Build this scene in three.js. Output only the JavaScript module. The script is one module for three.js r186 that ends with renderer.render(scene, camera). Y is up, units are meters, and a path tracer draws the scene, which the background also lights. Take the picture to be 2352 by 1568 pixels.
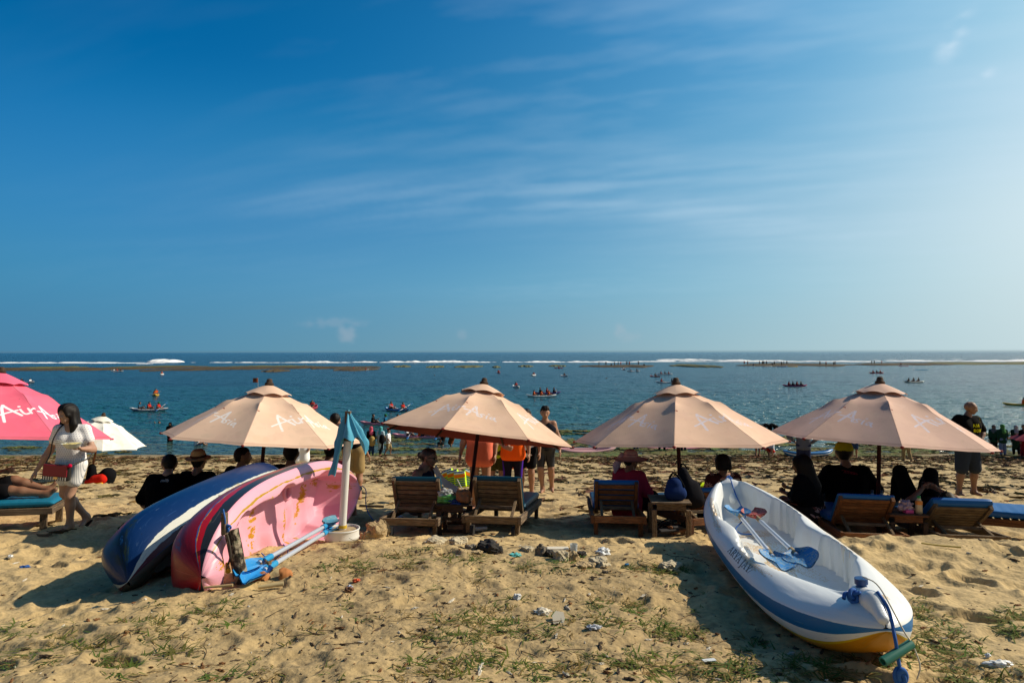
import * as THREE from 'three';
import { mergeGeometries, mergeVertices } from 'three/addons/utils/BufferGeometryUtils.js';
import { RoundedBoxGeometry } from 'three/addons/geometries/RoundedBoxGeometry.js';

// ---------- camera, sky, sun, exposure ----------
const scene = new THREE.Scene();
const EYE = 1.65, FOCAL = 1568;                       // eye height over the foreground sand; focal length in 2352 px wide picture units
const camera = new THREE.PerspectiveCamera(53.13, 1024 / 682, 0.1, 60000);
camera.position.set(0, EYE, 0);
camera.rotation.set(Math.atan(24.5 / FOCAL), 0, -0.0013, 'YXZ');
camera.updateMatrixWorld(true);
const renderer = new THREE.WebGLRenderer({ antialias: true });
renderer.toneMapping = THREE.LinearToneMapping;
renderer.toneMappingExposure = 1.0;
renderer.shadowMap.enabled = true;
renderer.shadowMap.type = THREE.PCFSoftShadowMap;

const RAD = Math.PI / 180, SUN_AZ = 79 * RAD, SUN_EL = 36 * RAD;
const sunDir = new THREE.Vector3(Math.sin(SUN_AZ) * Math.cos(SUN_EL), Math.sin(SUN_EL), -Math.cos(SUN_AZ) * Math.cos(SUN_EL));
const sun = new THREE.DirectionalLight(new THREE.Color().setRGB(1.0, 0.88, 0.69), 5);
sun.position.copy(sunDir).multiplyScalar(60).add(new THREE.Vector3(0, 0, -9));
sun.target.position.set(0, 0, -9);
sun.castShadow = true;
sun.shadow.mapSize.set(4096, 4096);
Object.assign(sun.shadow.camera, { left: -22, right: 22, top: 22, bottom: -22, near: 1, far: 130 });
scene.add(sun, sun.target);

// seeded randomness and gradient noise
function rng(seed) { let s = seed >>> 0; return () => { s = (s + 0x6d2b79f5) | 0; let t = Math.imul(s ^ (s >>> 15), 1 | s); t = (t + Math.imul(t ^ (t >>> 7), 61 | t)) ^ t; return ((t ^ (t >>> 14)) >>> 0) / 4294967296; }; }
const PERM = new Uint8Array(512), GX = new Float32Array(256), GY = new Float32Array(256), GZ = new Float32Array(256);
{ const r = rng(7), p = [...Array(256).keys()]; for (let i = 255; i > 0; i--) { const j = Math.floor(r() * (i + 1)); [p[i], p[j]] = [p[j], p[i]]; } for (let i = 0; i < 512; i++) PERM[i] = p[i & 255];
  for (let i = 0; i < 256; i++) { const z = r() * 2 - 1, a = r() * 6.2832, q = Math.sqrt(1 - z * z); GX[i] = q * Math.cos(a); GY[i] = q * Math.sin(a); GZ[i] = z; } }
const fade = (t) => t * t * t * (t * (t * 6 - 15) + 10), lerp = (a, b, t) => a + (b - a) * t, clamp = (x, a = 0, b = 1) => Math.min(b, Math.max(a, x));
const sstep = (a, b, x) => { const t = clamp((x - a) / (b - a)); return t * t * (3 - 2 * t); };
function noise3(x, y, z, per = 256) {
  const X = Math.floor(x), Y = Math.floor(y), Z = Math.floor(z), fx = x - X, fy = y - Y, fz = z - Z, u = fade(fx), v = fade(fy), w = fade(fz);
  const m = (k) => ((k % per) + per) % per & 255, x0 = m(X), x1 = m(X + 1), y0 = m(Y), y1 = m(Y + 1), z0 = Z & 255, z1 = (Z + 1) & 255;
  const g = (i, j, k, a, b, c) => { const h = PERM[PERM[PERM[i] + j] + k]; return GX[h] * a + GY[h] * b + GZ[h] * c; };
  return 1.5 * lerp(lerp(lerp(g(x0, y0, z0, fx, fy, fz), g(x1, y0, z0, fx - 1, fy, fz), u), lerp(g(x0, y1, z0, fx, fy - 1, fz), g(x1, y1, z0, fx - 1, fy - 1, fz), u), v),
    lerp(lerp(g(x0, y0, z1, fx, fy, fz - 1), g(x1, y0, z1, fx - 1, fy, fz - 1), u), lerp(g(x0, y1, z1, fx, fy - 1, fz - 1), g(x1, y1, z1, fx - 1, fy - 1, fz - 1), u), v), w);
}
const noise2 = (x, y, s = 0) => noise3(x, y, s + 0.37);
function fbm(x, y, oct, s = 0) { let v = 0, a = 0.5; for (let i = 0; i < oct; i++, a *= 0.5, x = x * 2.03 + 7.1, y = y * 2.03 + 3.7) v += a * noise2(x, y, s + i * 3); return v; }

// the sky: clear tropical afternoon air, deep blue away from the sun, pale haze towards it, thin cirrus
const s2l = (c) => (c <= 0.04045 ? c / 12.92 : Math.pow((c + 0.055) / 1.055, 2.4));
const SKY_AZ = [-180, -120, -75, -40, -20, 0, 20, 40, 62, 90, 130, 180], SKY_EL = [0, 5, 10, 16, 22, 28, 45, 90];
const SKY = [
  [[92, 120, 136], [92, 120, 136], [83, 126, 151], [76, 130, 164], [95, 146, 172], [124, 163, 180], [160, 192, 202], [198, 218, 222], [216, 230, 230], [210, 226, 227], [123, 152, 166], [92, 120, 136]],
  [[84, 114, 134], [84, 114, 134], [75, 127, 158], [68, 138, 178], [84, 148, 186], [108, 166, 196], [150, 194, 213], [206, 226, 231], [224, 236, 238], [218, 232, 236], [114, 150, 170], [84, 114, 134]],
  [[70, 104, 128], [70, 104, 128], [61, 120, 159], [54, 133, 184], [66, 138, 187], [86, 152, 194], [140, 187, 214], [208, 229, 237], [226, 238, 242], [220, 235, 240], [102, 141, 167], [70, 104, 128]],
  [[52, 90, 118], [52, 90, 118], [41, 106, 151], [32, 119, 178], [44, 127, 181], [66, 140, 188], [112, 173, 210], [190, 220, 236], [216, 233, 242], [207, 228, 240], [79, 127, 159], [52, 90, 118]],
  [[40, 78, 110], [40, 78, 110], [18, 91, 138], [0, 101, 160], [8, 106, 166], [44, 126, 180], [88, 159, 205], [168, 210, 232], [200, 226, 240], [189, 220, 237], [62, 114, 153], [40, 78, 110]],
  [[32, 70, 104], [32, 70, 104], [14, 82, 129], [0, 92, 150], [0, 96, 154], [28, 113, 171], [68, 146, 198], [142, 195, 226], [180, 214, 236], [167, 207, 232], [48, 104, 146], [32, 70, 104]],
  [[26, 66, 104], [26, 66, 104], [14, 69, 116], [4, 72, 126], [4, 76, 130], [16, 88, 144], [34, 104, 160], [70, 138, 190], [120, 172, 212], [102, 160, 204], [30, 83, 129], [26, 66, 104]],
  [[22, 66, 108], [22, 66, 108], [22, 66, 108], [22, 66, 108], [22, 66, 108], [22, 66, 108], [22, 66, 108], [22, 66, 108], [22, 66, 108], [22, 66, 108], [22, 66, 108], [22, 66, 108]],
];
function locate(list, v) { let i = 0; while (i < list.length - 2 && v > list[i + 1]) i++; return [i, clamp((v - list[i]) / (list[i + 1] - list[i]))]; }
const cub = (a, b, c, d, t) => b + 0.5 * t * (c - a + t * (2 * a - 5 * b + 4 * c - d + t * (3 * (b - c) + d - a)));
function skyTexture() {
  const W = 2048, H = 1024, data = new Float32Array(W * H * 4);
  for (let j = 0; j < H; j++) {
    const up = ((j + 0.5) / H - 0.5) * 180, [e, et] = locate(SKY_EL, Math.max(0, up));
    for (let i = 0; i < W; i++) {
      const th = ((i + 0.5) / W - 0.5) * 2 * Math.PI, dx = Math.cos(th), dz = Math.sin(th);
      let az = Math.atan2(dx, -dz) / RAD; const [a, at] = locate(SKY_AZ, az);
      const row = (r, c) => { const R = SKY[clamp(r, 0, 7)], k = (q) => R[clamp(q, 0, 11)][c]; return cub(k(a - 1), k(a), k(a + 1), k(a + 2), at); };
      const elr = up * RAD, y = Math.max(0.004, Math.sin(elr)), ce = Math.cos(elr);
      // cirrus: streaks on a high layer seen in perspective
      let cir = 0, puff = 0;
      if (up > 0) {
        const k = 1 / (y + 0.09), px = dx * ce * k, pz = dz * ce * k, wx = noise2(px * 0.5, pz * 0.5, 40) * 0.9, rx = px * 0.94 + pz * 0.34, rz = -px * 0.34 + pz * 0.94;
        const big = sstep(-0.15, 0.5, fbm(rx * 0.33 + 5, rz * 0.75, 4, 60)), st = fbm(rx * 0.55 + wx, rz * 3.6 + wx * 1.6, 6, 50), fine = fbm(rx * 3 + wx, rz * 13, 4, 70);
        cir = big * clamp(st * 0.85 + fine * 0.5 + 0.12) * sstep(2, 9, up) * 0.6 * (1 - 0.45 * sstep(20, 60, up)) * (0.22 + 0.78 * sstep(-30, 14, az));
        const A = (az - 3) / 30, band = Math.exp(-(((up - 13 - A * 1.5) / 2.2) ** 2)) * Math.exp(-(((az - 2) / 21) ** 2)), wisp = Math.exp(-(((az - 33.1 - (up - 21.2) * 0.4) / 0.75) ** 2) - (((up - 21.2) / 1.15) ** 2)), wisp2 = Math.exp(-(((az - 35.1 - (up - 18.5)) / 0.5) ** 2) - (((up - 18.5) / 0.35) ** 2));
        cir += band * (0.12 + 0.9 * clamp(st + fine * 0.4 + 0.2)) * 0.62 + (wisp * 1.6 + wisp2 * 1.1) * clamp(fbm(px * 16, pz * 18, 5, 90) * 2.2 + 0.42) + Math.exp(-(((up - 11 + (az - 16) * 0.17) / 1.3) ** 2) - (((az - 17) / 8) ** 2)) * 0.42 * (0.5 + st + 0.5 * fine) + 0.3 * sstep(-6, 26, az) * Math.exp(-(((up - 12) / 6) ** 2)) * clamp(0.35 + st + 0.6 * fine);
        for (const [ca, cu, w, h, s] of [[-13.6, 1.55, 0.75, 0.75, 0.3], [-14.8, 2.4, 2.6, 0.4, 0.16], [-4.2, 1.5, 0.4, 0.4, 0.14], [9, 1.7, 0.5, 0.7, 0.22], [9.8, 1.2, 0.9, 0.4, 0.14]])
          { const q = Math.exp(-(((az - ca) / w) ** 2) - (((up - cu) / h) ** 2)); if (q > 0.02) puff = Math.max(puff, s * sstep(0.15, 0.75, q * (1 + fbm(az * 1.3, up * 2.2, 4, 33) * 1.6))); }
      }
      const gam = Math.acos(clamp(sunDir.x * dx * ce + sunDir.y * Math.sin(elr) + sunDir.z * dz * ce, -1, 1)) / RAD, glow = up < 0 ? 0 : 0.9 * Math.exp(-gam / 7) + 0.16 * Math.exp(-gam / 18);
      const o = (j * W + i) * 4, cw = [0.8, 0.9, 0.97], pw = [0.72, 0.74, 0.78];
      for (let c = 0; c < 3; c++) {
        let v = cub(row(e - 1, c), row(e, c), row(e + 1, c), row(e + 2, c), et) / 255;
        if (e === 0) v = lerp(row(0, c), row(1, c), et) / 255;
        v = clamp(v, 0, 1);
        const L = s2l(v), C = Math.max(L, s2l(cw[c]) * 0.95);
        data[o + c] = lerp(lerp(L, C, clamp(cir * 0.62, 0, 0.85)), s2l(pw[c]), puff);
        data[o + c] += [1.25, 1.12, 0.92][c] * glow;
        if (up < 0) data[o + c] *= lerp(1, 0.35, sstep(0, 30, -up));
      }
      data[o + 3] = 1;
    }
  }
  const t = new THREE.DataTexture(data, W, H, THREE.RGBAFormat, THREE.FloatType);
  t.mapping = THREE.EquirectangularReflectionMapping; t.magFilter = t.minFilter = THREE.LinearFilter; t.needsUpdate = true;
  return t;
}
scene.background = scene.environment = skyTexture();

// ---------- helpers ----------
const V = (x, y, z) => new THREE.Vector3(x, y, z), UP = V(0, 1, 0);
const used = new Map();
function numbered(name) { const n = used.get(name) ?? 0; used.set(name, n + 1); return n ? `${name}_${String(n).padStart(3, '0')}` : name; }
function tag(o, label, category, group) { o.userData = { ...o.userData, label, category }; if (group) o.userData.group = group; return o; }
function shade(o) { o.castShadow = o.receiveShadow = true; return o; }
function mesh(name, geo, mat, parent) { const m = shade(new THREE.Mesh(geo, mat)); if (!parent) { m.name = numbered(name); scene.add(m); } else { m.name = name; parent.add(m); } return m; }
function thing(name, label, category, pos = [0, 0, 0], turn = 0, group) { const o = new THREE.Group(); o.name = numbered(name); o.position.set(...(pos.isVector3 ? pos.toArray() : pos)); o.rotation.y = turn; scene.add(o); return tag(o, label, category, group); }
function setting(name, geo, mat) { const m = mesh(name, geo, mat); m.userData.kind = 'structure'; return m; }
function copyOf(src, name, label, category, group) { const c = src.clone(); c.name = numbered(name); scene.add(c); c.userData = {}; return tag(c, label, category, group); }
const lin = (r, g, b) => new THREE.Color().setRGB(r, g, b), hex = (h) => new THREE.Color(h);
const mats = new Map();
function mat(color, rough = 0.8, extra = {}) { const key = JSON.stringify([color, rough, Object.keys(extra).length ? Math.random() : 0]); if (!mats.has(key)) mats.set(key, new THREE.MeshPhysicalMaterial({ color: Array.isArray(color) ? lin(...color) : hex(color), roughness: rough, side: THREE.DoubleSide, ...extra })); return mats.get(key); }
// geometry pieces, all brought to the same attributes so that they can be joined
function plain(g) { let q = g.index ? g.toNonIndexed() : g; if (!q.attributes.normal) q.computeVertexNormals(); if (!q.attributes.uv) q.setAttribute('uv', new THREE.BufferAttribute(new Float32Array(q.attributes.position.count * 2), 2)); for (const k of Object.keys(q.attributes)) if (!['position', 'normal', 'uv'].includes(k)) q.deleteAttribute(k); return q; }
const join = (...list) => { const f = list.flat(Infinity); return f.length === 1 ? plain(f[0]) : mergeGeometries(f.map(plain)); };
function box(w, h, d, x = 0, y = 0, z = 0, r = 0) { const g = r ? new RoundedBoxGeometry(w, h, d, 2, r) : new THREE.BoxGeometry(w, h, d); return g.translate(x, y, z); }
// a squared bar from a to b; w is its width sideways, h its depth
function bar(a, b, w, h, side = null, r = 0) {
  const d = b.clone().sub(a), L = d.length(), x = d.clone().normalize(), s = side ? side.clone() : (Math.abs(x.y) > 0.95 ? V(1, 0, 0) : V(0, 1, 0).cross(x).normalize()), z = s.sub(x.clone().multiplyScalar(s.dot(x))).normalize(), y = z.clone().cross(x);
  const g = r ? new RoundedBoxGeometry(L, h, w, 1, r) : new THREE.BoxGeometry(L, h, w);
  return g.applyMatrix4(new THREE.Matrix4().makeBasis(x, y, z).setPosition(a.clone().add(b).multiplyScalar(0.5)));
}
function tube(pts, r, seg = 8, n = 0, closed = false) { const c = new THREE.CatmullRomCurve3(pts, closed, 'catmullrom', 0.5); return new THREE.TubeGeometry(c, n || pts.length * 4, r, seg, closed); }
function rod(a, b, r0, r1 = r0, seg = 10) { const d = b.clone().sub(a), g = new THREE.CylinderGeometry(r1, r0, d.length(), seg); return g.applyQuaternion(new THREE.Quaternion().setFromUnitVectors(UP, d.normalize())).translate((a.x + b.x) / 2, (a.y + b.y) / 2, (a.z + b.z) / 2); }
function lathe(prof, seg = 24) { return new THREE.LatheGeometry(prof.map(([r, y]) => new THREE.Vector2(r, y)), seg); }
// a sheet from a function of two parameters
function sheet(nu, nv, f, uvf) {
  const p = [], uv = [], ix = [];
  for (let j = 0; j <= nv; j++) for (let i = 0; i <= nu; i++) { const q = f(i / nu, j / nv); p.push(q[0], q[1], q[2]); const t = uvf ? uvf(i / nu, j / nv, q) : [i / nu, j / nv]; uv.push(t[0], t[1]); }
  for (let j = 0; j < nv; j++) for (let i = 0; i < nu; i++) { const a = j * (nu + 1) + i, b = a + 1, c = a + nu + 1, d = c + 1; ix.push(a, b, d, a, d, c); }
  const g = new THREE.BufferGeometry(); g.setAttribute('position', new THREE.Float32BufferAttribute(p, 3)); g.setAttribute('uv', new THREE.Float32BufferAttribute(uv, 2)); g.setIndex(ix); g.computeVertexNormals(); return g;
}
// a smooth body from tapered capsules (a, b, radius at a, radius at b) blended into each other
function flesh(bones, cell, k = 0.02, clip = null) {
  const lo = V(9e9, 9e9, 9e9), hi = lo.clone().negate();
  for (const [a, b, ra, rb] of bones) for (const [p, r] of [[a, ra], [b, rb]]) { const m = r + k * 1.2 + cell * 2; lo.min(V(p.x - m, p.y - m, p.z - m)); hi.max(V(p.x + m, p.y + m, p.z + m)); }
  const nx = Math.ceil((hi.x - lo.x) / cell) + 1, ny = Math.ceil((hi.y - lo.y) / cell) + 1, nz = Math.ceil((hi.z - lo.z) / cell) + 1, F = new Float32Array(nx * ny * nz);
  for (const [a, b, ra, rb] of bones) {
    const m = Math.max(ra, rb) + 5 * k, i0 = Math.max(0, Math.floor((Math.min(a.x, b.x) - m - lo.x) / cell)), i1 = Math.min(nx - 1, Math.ceil((Math.max(a.x, b.x) + m - lo.x) / cell)), j0 = Math.max(0, Math.floor((Math.min(a.y, b.y) - m - lo.y) / cell)), j1 = Math.min(ny - 1, Math.ceil((Math.max(a.y, b.y) + m - lo.y) / cell)), k0 = Math.max(0, Math.floor((Math.min(a.z, b.z) - m - lo.z) / cell)), k1 = Math.min(nz - 1, Math.ceil((Math.max(a.z, b.z) + m - lo.z) / cell));
    const dx = b.x - a.x, dy = b.y - a.y, dz = b.z - a.z, l2 = dx * dx + dy * dy + dz * dz + 1e-12;
    for (let z = k0; z <= k1; z++) for (let y = j0; y <= j1; y++) for (let x = i0; x <= i1; x++) {
      const px = lo.x + x * cell - a.x, py = lo.y + y * cell - a.y, pz = lo.z + z * cell - a.z, t = Math.min(1, Math.max(0, (px * dx + py * dy + pz * dz) / l2)), ex = px - dx * t, ey = py - dy * t, ez = pz - dz * t;
      F[(z * ny + y) * nx + x] += Math.exp((ra + (rb - ra) * t - Math.sqrt(ex * ex + ey * ey + ez * ez)) / k);
    }
  }
  for (let z = 0, o = 0; z < nz; z++) for (let y = 0; y < ny; y++) for (let x = 0; x < nx; x++, o++) { let f = -k * Math.log(F[o] + 1e-9); if (clip) f = Math.max(f, clip(lo.x + x * cell, lo.y + y * cell, lo.z + z * cell)); F[o] = f; }
  const id = new Int32Array(nx * ny * nz).fill(-1), pos = [], ix = [], corner = [0, 1, nx, nx + 1, nx * ny, nx * ny + 1, nx * ny + nx, nx * ny + nx + 1], edges = [[0, 1], [2, 3], [4, 5], [6, 7], [0, 2], [1, 3], [4, 6], [5, 7], [0, 4], [1, 5], [2, 6], [3, 7]];
  for (let z = 0; z < nz - 1; z++) for (let y = 0; y < ny - 1; y++) for (let x = 0; x < nx - 1; x++) {
    const o = (z * ny + y) * nx + x; let n = 0, sx = 0, sy = 0, sz = 0;
    for (const [p, q] of edges) { const fa = F[o + corner[p]], fb = F[o + corner[q]]; if ((fa < 0) === (fb < 0)) continue; const t = fa / (fa - fb); n++; sx += lerp(p & 1, q & 1, t); sy += lerp((p >> 1) & 1, (q >> 1) & 1, t); sz += lerp(p >> 2, q >> 2, t); }
    if (n) { id[o] = pos.length / 3; pos.push(lo.x + (x + sx / n) * cell, lo.y + (y + sy / n) * cell, lo.z + (z + sz / n) * cell); }
  }
  const quad = (a, b, c, d, flip) => { if (a < 0 || b < 0 || c < 0 || d < 0) return; if (flip) ix.push(a, c, b, a, d, c); else ix.push(a, b, c, a, c, d); };
  for (let z = 1; z < nz - 1; z++) for (let y = 1; y < ny - 1; y++) for (let x = 1; x < nx - 1; x++) {
    const o = (z * ny + y) * nx + x, s = F[o] < 0;
    if (s !== F[o + 1] < 0) quad(id[o], id[o - nx], id[o - nx - nx * ny], id[o - nx * ny], !s);
    if (s !== F[o + nx] < 0) quad(id[o], id[o - nx * ny], id[o - 1 - nx * ny], id[o - 1], !s);
    if (s !== F[o + nx * ny] < 0) quad(id[o], id[o - 1], id[o - 1 - nx], id[o - nx], !s);
  }
  const g = new THREE.BufferGeometry(); g.setAttribute('position', new THREE.Float32BufferAttribute(pos, 3)); g.setIndex(ix);
  g.setAttribute('uv', new THREE.Float32BufferAttribute(pos.filter((_, i) => i % 3 !== 2), 2));
  g.computeVertexNormals(); return g;
}
// textures
function canvasTex(w, h, draw, repeat) { const c = document.createElement('canvas'); c.width = w; c.height = h; draw(c.getContext('2d'), w, h); const t = new THREE.CanvasTexture(c); t.colorSpace = THREE.SRGBColorSpace; t.wrapS = t.wrapT = repeat ? THREE.RepeatWrapping : THREE.ClampToEdgeWrapping; t.anisotropy = 8; return t; }
function dataTex(n, f, srgb = false) { const d = new Uint8Array(n * n * 4); for (let j = 0; j < n; j++) for (let i = 0; i < n; i++) { const v = f(i / n, j / n), o = (j * n + i) * 4; for (let c = 0; c < 3; c++) d[o + c] = clamp(Array.isArray(v) ? v[c] : v) * 255; d[o + 3] = 255; } const t = new THREE.DataTexture(d, n, n); t.wrapS = t.wrapT = THREE.RepeatWrapping; t.magFilter = THREE.LinearFilter; t.minFilter = THREE.LinearMipmapLinearFilter; if (srgb) t.colorSpace = THREE.SRGBColorSpace; t.needsUpdate = true; return t; }
function tnoise(u, v, p, oct, s = 0) { let r = 0, a = 0.5; for (let i = 0; i < oct; i++, a *= 0.5, p *= 2) r += a * noise3(u * p, v * p, s + i * 5 + 0.41, p); return r; }
// from the photograph's coordinates (2352 wide) to rays and places on the ground or the sea
const SEA = EYE - 5.85;
function ray(px, py) { return V((px - 1176) / FOCAL, -(py - 784) / FOCAL, -1).applyQuaternion(camera.quaternion); }
function at(px, py, d) { const r = ray(px, py); return r.multiplyScalar(d / -r.z).add(camera.position); }
function onSea(px, py) { const r = ray(px, py); return r.multiplyScalar((SEA - EYE) / r.y).add(camera.position); }
function onGround(px, py) { const r = ray(px, py); let d = 1.5; for (let i = 0; i < 4000; i++) { const k = d / -r.z; if (EYE + r.y * k < ground(r.x * k, r.z * k)) break; d *= 1.003; } const k = d / -r.z; return V(r.x * k, ground(r.x * k, r.z * k), r.z * k); }
const stand = (x, d) => V(x, ground(x, -d), -d);
// ---------- the beach ----------
const PROFILE = [[-60, 0.9], [-10, 1.35], [0, 1.52], [2, 1.59], [3.4, 1.66], [5, 1.76], [6.2, 1.85], [7.2, 1.99], [8, 2.1], [9, 2.23], [11, 2.49], [14, 2.88], [20, 3.63], [28, 4.6], [34, 5.35], [38.5, 5.8], [44, 6.15], [52, 6.6], [80, 8], [220, 9]];
function profile(d) { let i = 0; while (i < PROFILE.length - 2 && d > PROFILE[i + 1][0]) i++; const q = (k) => PROFILE[clamp(k, 0, PROFILE.length - 1)], [x1, y1] = q(i), [x2, y2] = q(i + 1), m = (a, b) => (b[1] - a[1]) / (b[0] - a[0] || 1), m1 = (m(q(i - 1), q(i)) || m(q(i), q(i + 1))) * 0.5 + m(q(i), q(i + 1)) * 0.5, m2 = m(q(i), q(i + 1)) * 0.5 + (m(q(i + 1), q(i + 2)) || m(q(i), q(i + 1))) * 0.5, h = x2 - x1, t = clamp((d - x1) / h), t2 = t * t, t3 = t2 * t; return (2 * t3 - 3 * t2 + 1) * y1 + (t3 - 2 * t2 + t) * h * m1 + (-2 * t3 + 3 * t2) * y2 + (t3 - t2) * h * m2; }
// the broad shape without the trampled surface
function ground(x, z) {
  const d = -z; let y = EYE - profile(d);
  const near = sstep(11, 6.5, d);
  y -= 0.2 * sstep(-2.3, -3.9, x) * near * sstep(1.5, 4, d);                          // lower sand at the left
  y += 0.1 * Math.exp(-(((x + 0.9) / 1.5) ** 2) - (((d - 6.3) / 1.1) ** 2));          // the rocky crest in the middle
  y += 0.13 * sstep(1.9, 3, x) * Math.exp(-(((d - 6.2) / 0.7) ** 2)) - 0.15 * sstep(2.3, 3.3, x) * Math.exp(-(((d - 8) / 1) ** 2));               // the mound before the right beds
  y += 0.05 * noise2(x * 0.5, z * 0.5, 3) * sstep(36, 12, d);
  return y;
}
const cellRand = (i, j, k) => PERM[PERM[PERM[i & 255] + (j & 255)] + k] / 255;
function surface(x, z) {
  const d = -z; let y = ground(x, z);
  const amp = sstep(40, 30, d) * (d < 2 ? 0.7 : 1), soil = sstep(6.8, 5.6, d) * sstep(-2.6, -1.2, x) * sstep(1.9, 0.7, x);
  const n = noise2(x * 1.9, z * 1.9, 5), n2 = noise2(x * 4.3 + n, z * 4.3, 9);
  y += amp * (0.03 * n + 0.029 * n2 * (1 - 0.45 * soil) + 0.008 * noise2(x * 11, z * 11, 14));
  if (d < 14) y += (0.0045 + 0.003 * soil) * noise2(x * 26, z * 26, 17) + (d < 8 ? 0.0022 * noise2(x * 60, z * 60, 19) : 0);
  // footprints: dents with a pushed-up rim
  const S = 0.34, ci = Math.floor(x / S), cj = Math.floor(z / S);
  if (d > 1 && d < 36) for (let i = ci - 1; i <= ci + 1; i++) for (let j = cj - 1; j <= cj + 1; j++) {
    if (cellRand(i, j, 1) < 0.16 + 0.3 * soil) continue;
    const cx = (i + cellRand(i, j, 2)) * S, cz = (j + cellRand(i, j, 3)) * S, an = cellRand(i, j, 4) * 6.28, ca = Math.cos(an), sa = Math.sin(an), u = ((x - cx) * ca + (z - cz) * sa) / 0.155, v = (-(x - cx) * sa + (z - cz) * ca) / (0.085 + 0.03 * cellRand(i, j, 6)), q = u * u + v * v;
    if (q < 4) y += amp * (0.42 + 0.85 * cellRand(i, j, 5) ** 2) * (-0.027 * sstep(1.7, 0.5, q) + 0.016 * Math.exp(-((Math.sqrt(q) - 1.35) ** 2) * 9)) * (1 - 0.5 * soil);
  }
  return y;
}
const weed = (x, z) => { const d = -z, w = noise2(x * 0.35, z * 0.8, 21) * 0.6; return sstep(0.2, 0.5, fbm(x * 1.1 + w, z * 3.4 + w, 4, 23) * 1.7 + 0.24 * Math.exp(-(((d - 33) / 4) ** 2)) + 0.12 * Math.exp(-(((d - 21) / 5) ** 2)) + 0.14 * sstep(-6, 12, x) - 0.16 * sstep(13, 9, d) + noise2(x * 0.16, z * 0.3, 25) * 0.28) * sstep(7.6, 10.5, d) * sstep(42, 37, d); };
{
  const ds = []; for (let d = -14; d < 1.4; d += d < -4 ? 1.5 : 0.35) ds.push(d);
  for (let d = 1.5; d < 47; d *= 1.0056) ds.push(d); for (let d = 48; d < 90; d *= 1.12) ds.push(d);
  const ts = []; for (let t = -3.6; t < -0.86; t += 0.06) ts.push(t); for (let t = -0.86; t <= 0.86; t += 0.0027) ts.push(t); for (let t = 0.9; t < 3.65; t += 0.06) ts.push(t);
  const nx = ts.length, ny = ds.length, pos = new Float32Array(nx * ny * 3), col = new Float32Array(nx * ny * 3), uv = new Float32Array(nx * ny * 2), ix = new Uint32Array((nx - 1) * (ny - 1) * 6);
  for (let j = 0, o = 0; j < ny; j++) for (let i = 0; i < nx; i++, o++) {
    const d = ds[j], x = ts[i] * (Math.max(d, 0) + 3), z = -d, y = surface(x, z);
    pos.set([x, y, z], o * 3); uv.set([x, z], o * 2);
    const v = 1 + 0.1 * fbm(x * 0.8, z * 0.8, 3, 31) + 0.1 * noise2(x * 7, z * 7, 35), soil = clamp(sstep(7, 5.2, d) * sstep(-3.4, -1.6, x + noise2(x, z, 37) * 0.8) * sstep(2.6, 0.6, x) * (0.55 + 0.6 * fbm(x * 1.3, z * 1.3, 4, 39)));
    let c = [0.57 * v, 0.41 * v, 0.19 * v];
    const dirt = [0.39 * v, 0.272 * v, 0.125 * v]; c = c.map((q, k) => lerp(q, dirt[k], soil * 0.9));
    const wt = weed(x, z), wc = [0.075, 0.046, 0.02]; c = c.map((q, k) => lerp(q, wc[k] * v, wt * 0.6));
    const speck = sstep(0.3, 0.5, noise2(x * 19, z * 19, 41)) * (soil * 0.7 + 0.12 * sstep(9, 5, d)) + 0.55 * sstep(0.12, 0.42, noise2(x * 6.5, z * 6.5, 45) * 0.6 + noise2(x * 24, z * 24, 46) * 0.55) * (soil * 0.8 + 0.08 * sstep(9, 5, d)); c = c.map((q) => q * (1 - clamp(speck) * 0.55));
    const wet = sstep(36.2, 38, d + noise2(x * 0.3, 0, 43) * 1.6); c = c.map((q, k) => lerp(q, [0.2, 0.15, 0.08][k], wet * 0.75));
    col.set(c, o * 3);
  }
  let q = 0; for (let j = 0; j < ny - 1; j++) for (let i = 0; i < nx - 1; i++) { const a = j * nx + i; ix.set([a, a + 1, a + nx, a + 1, a + nx + 1, a + nx], q); q += 6; }
  const g = new THREE.BufferGeometry(); g.setAttribute('position', new THREE.BufferAttribute(pos, 3)); g.setAttribute('color', new THREE.BufferAttribute(col, 3)); g.setAttribute('uv', new THREE.BufferAttribute(uv, 2)); g.setIndex(new THREE.BufferAttribute(ix, 1)); g.computeVertexNormals();
  const grain = dataTex(512, (u, v) => 0.5 + tnoise(u, v, 24, 5, 3) * 0.9), tone = dataTex(512, (u, v) => { const k = 0.9 + tnoise(u, v, 32, 4, 8) * 0.45; return [k, k, k]; });
  const m = new THREE.MeshStandardMaterial({ vertexColors: true, roughness: 0.97, bumpMap: grain, bumpScale: 0.006, map: tone });
  grain.repeat.set(1.3, 1.3); tone.repeat.set(0.83, 0.83);
  setting('sand_beach', g, m);
}

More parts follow.
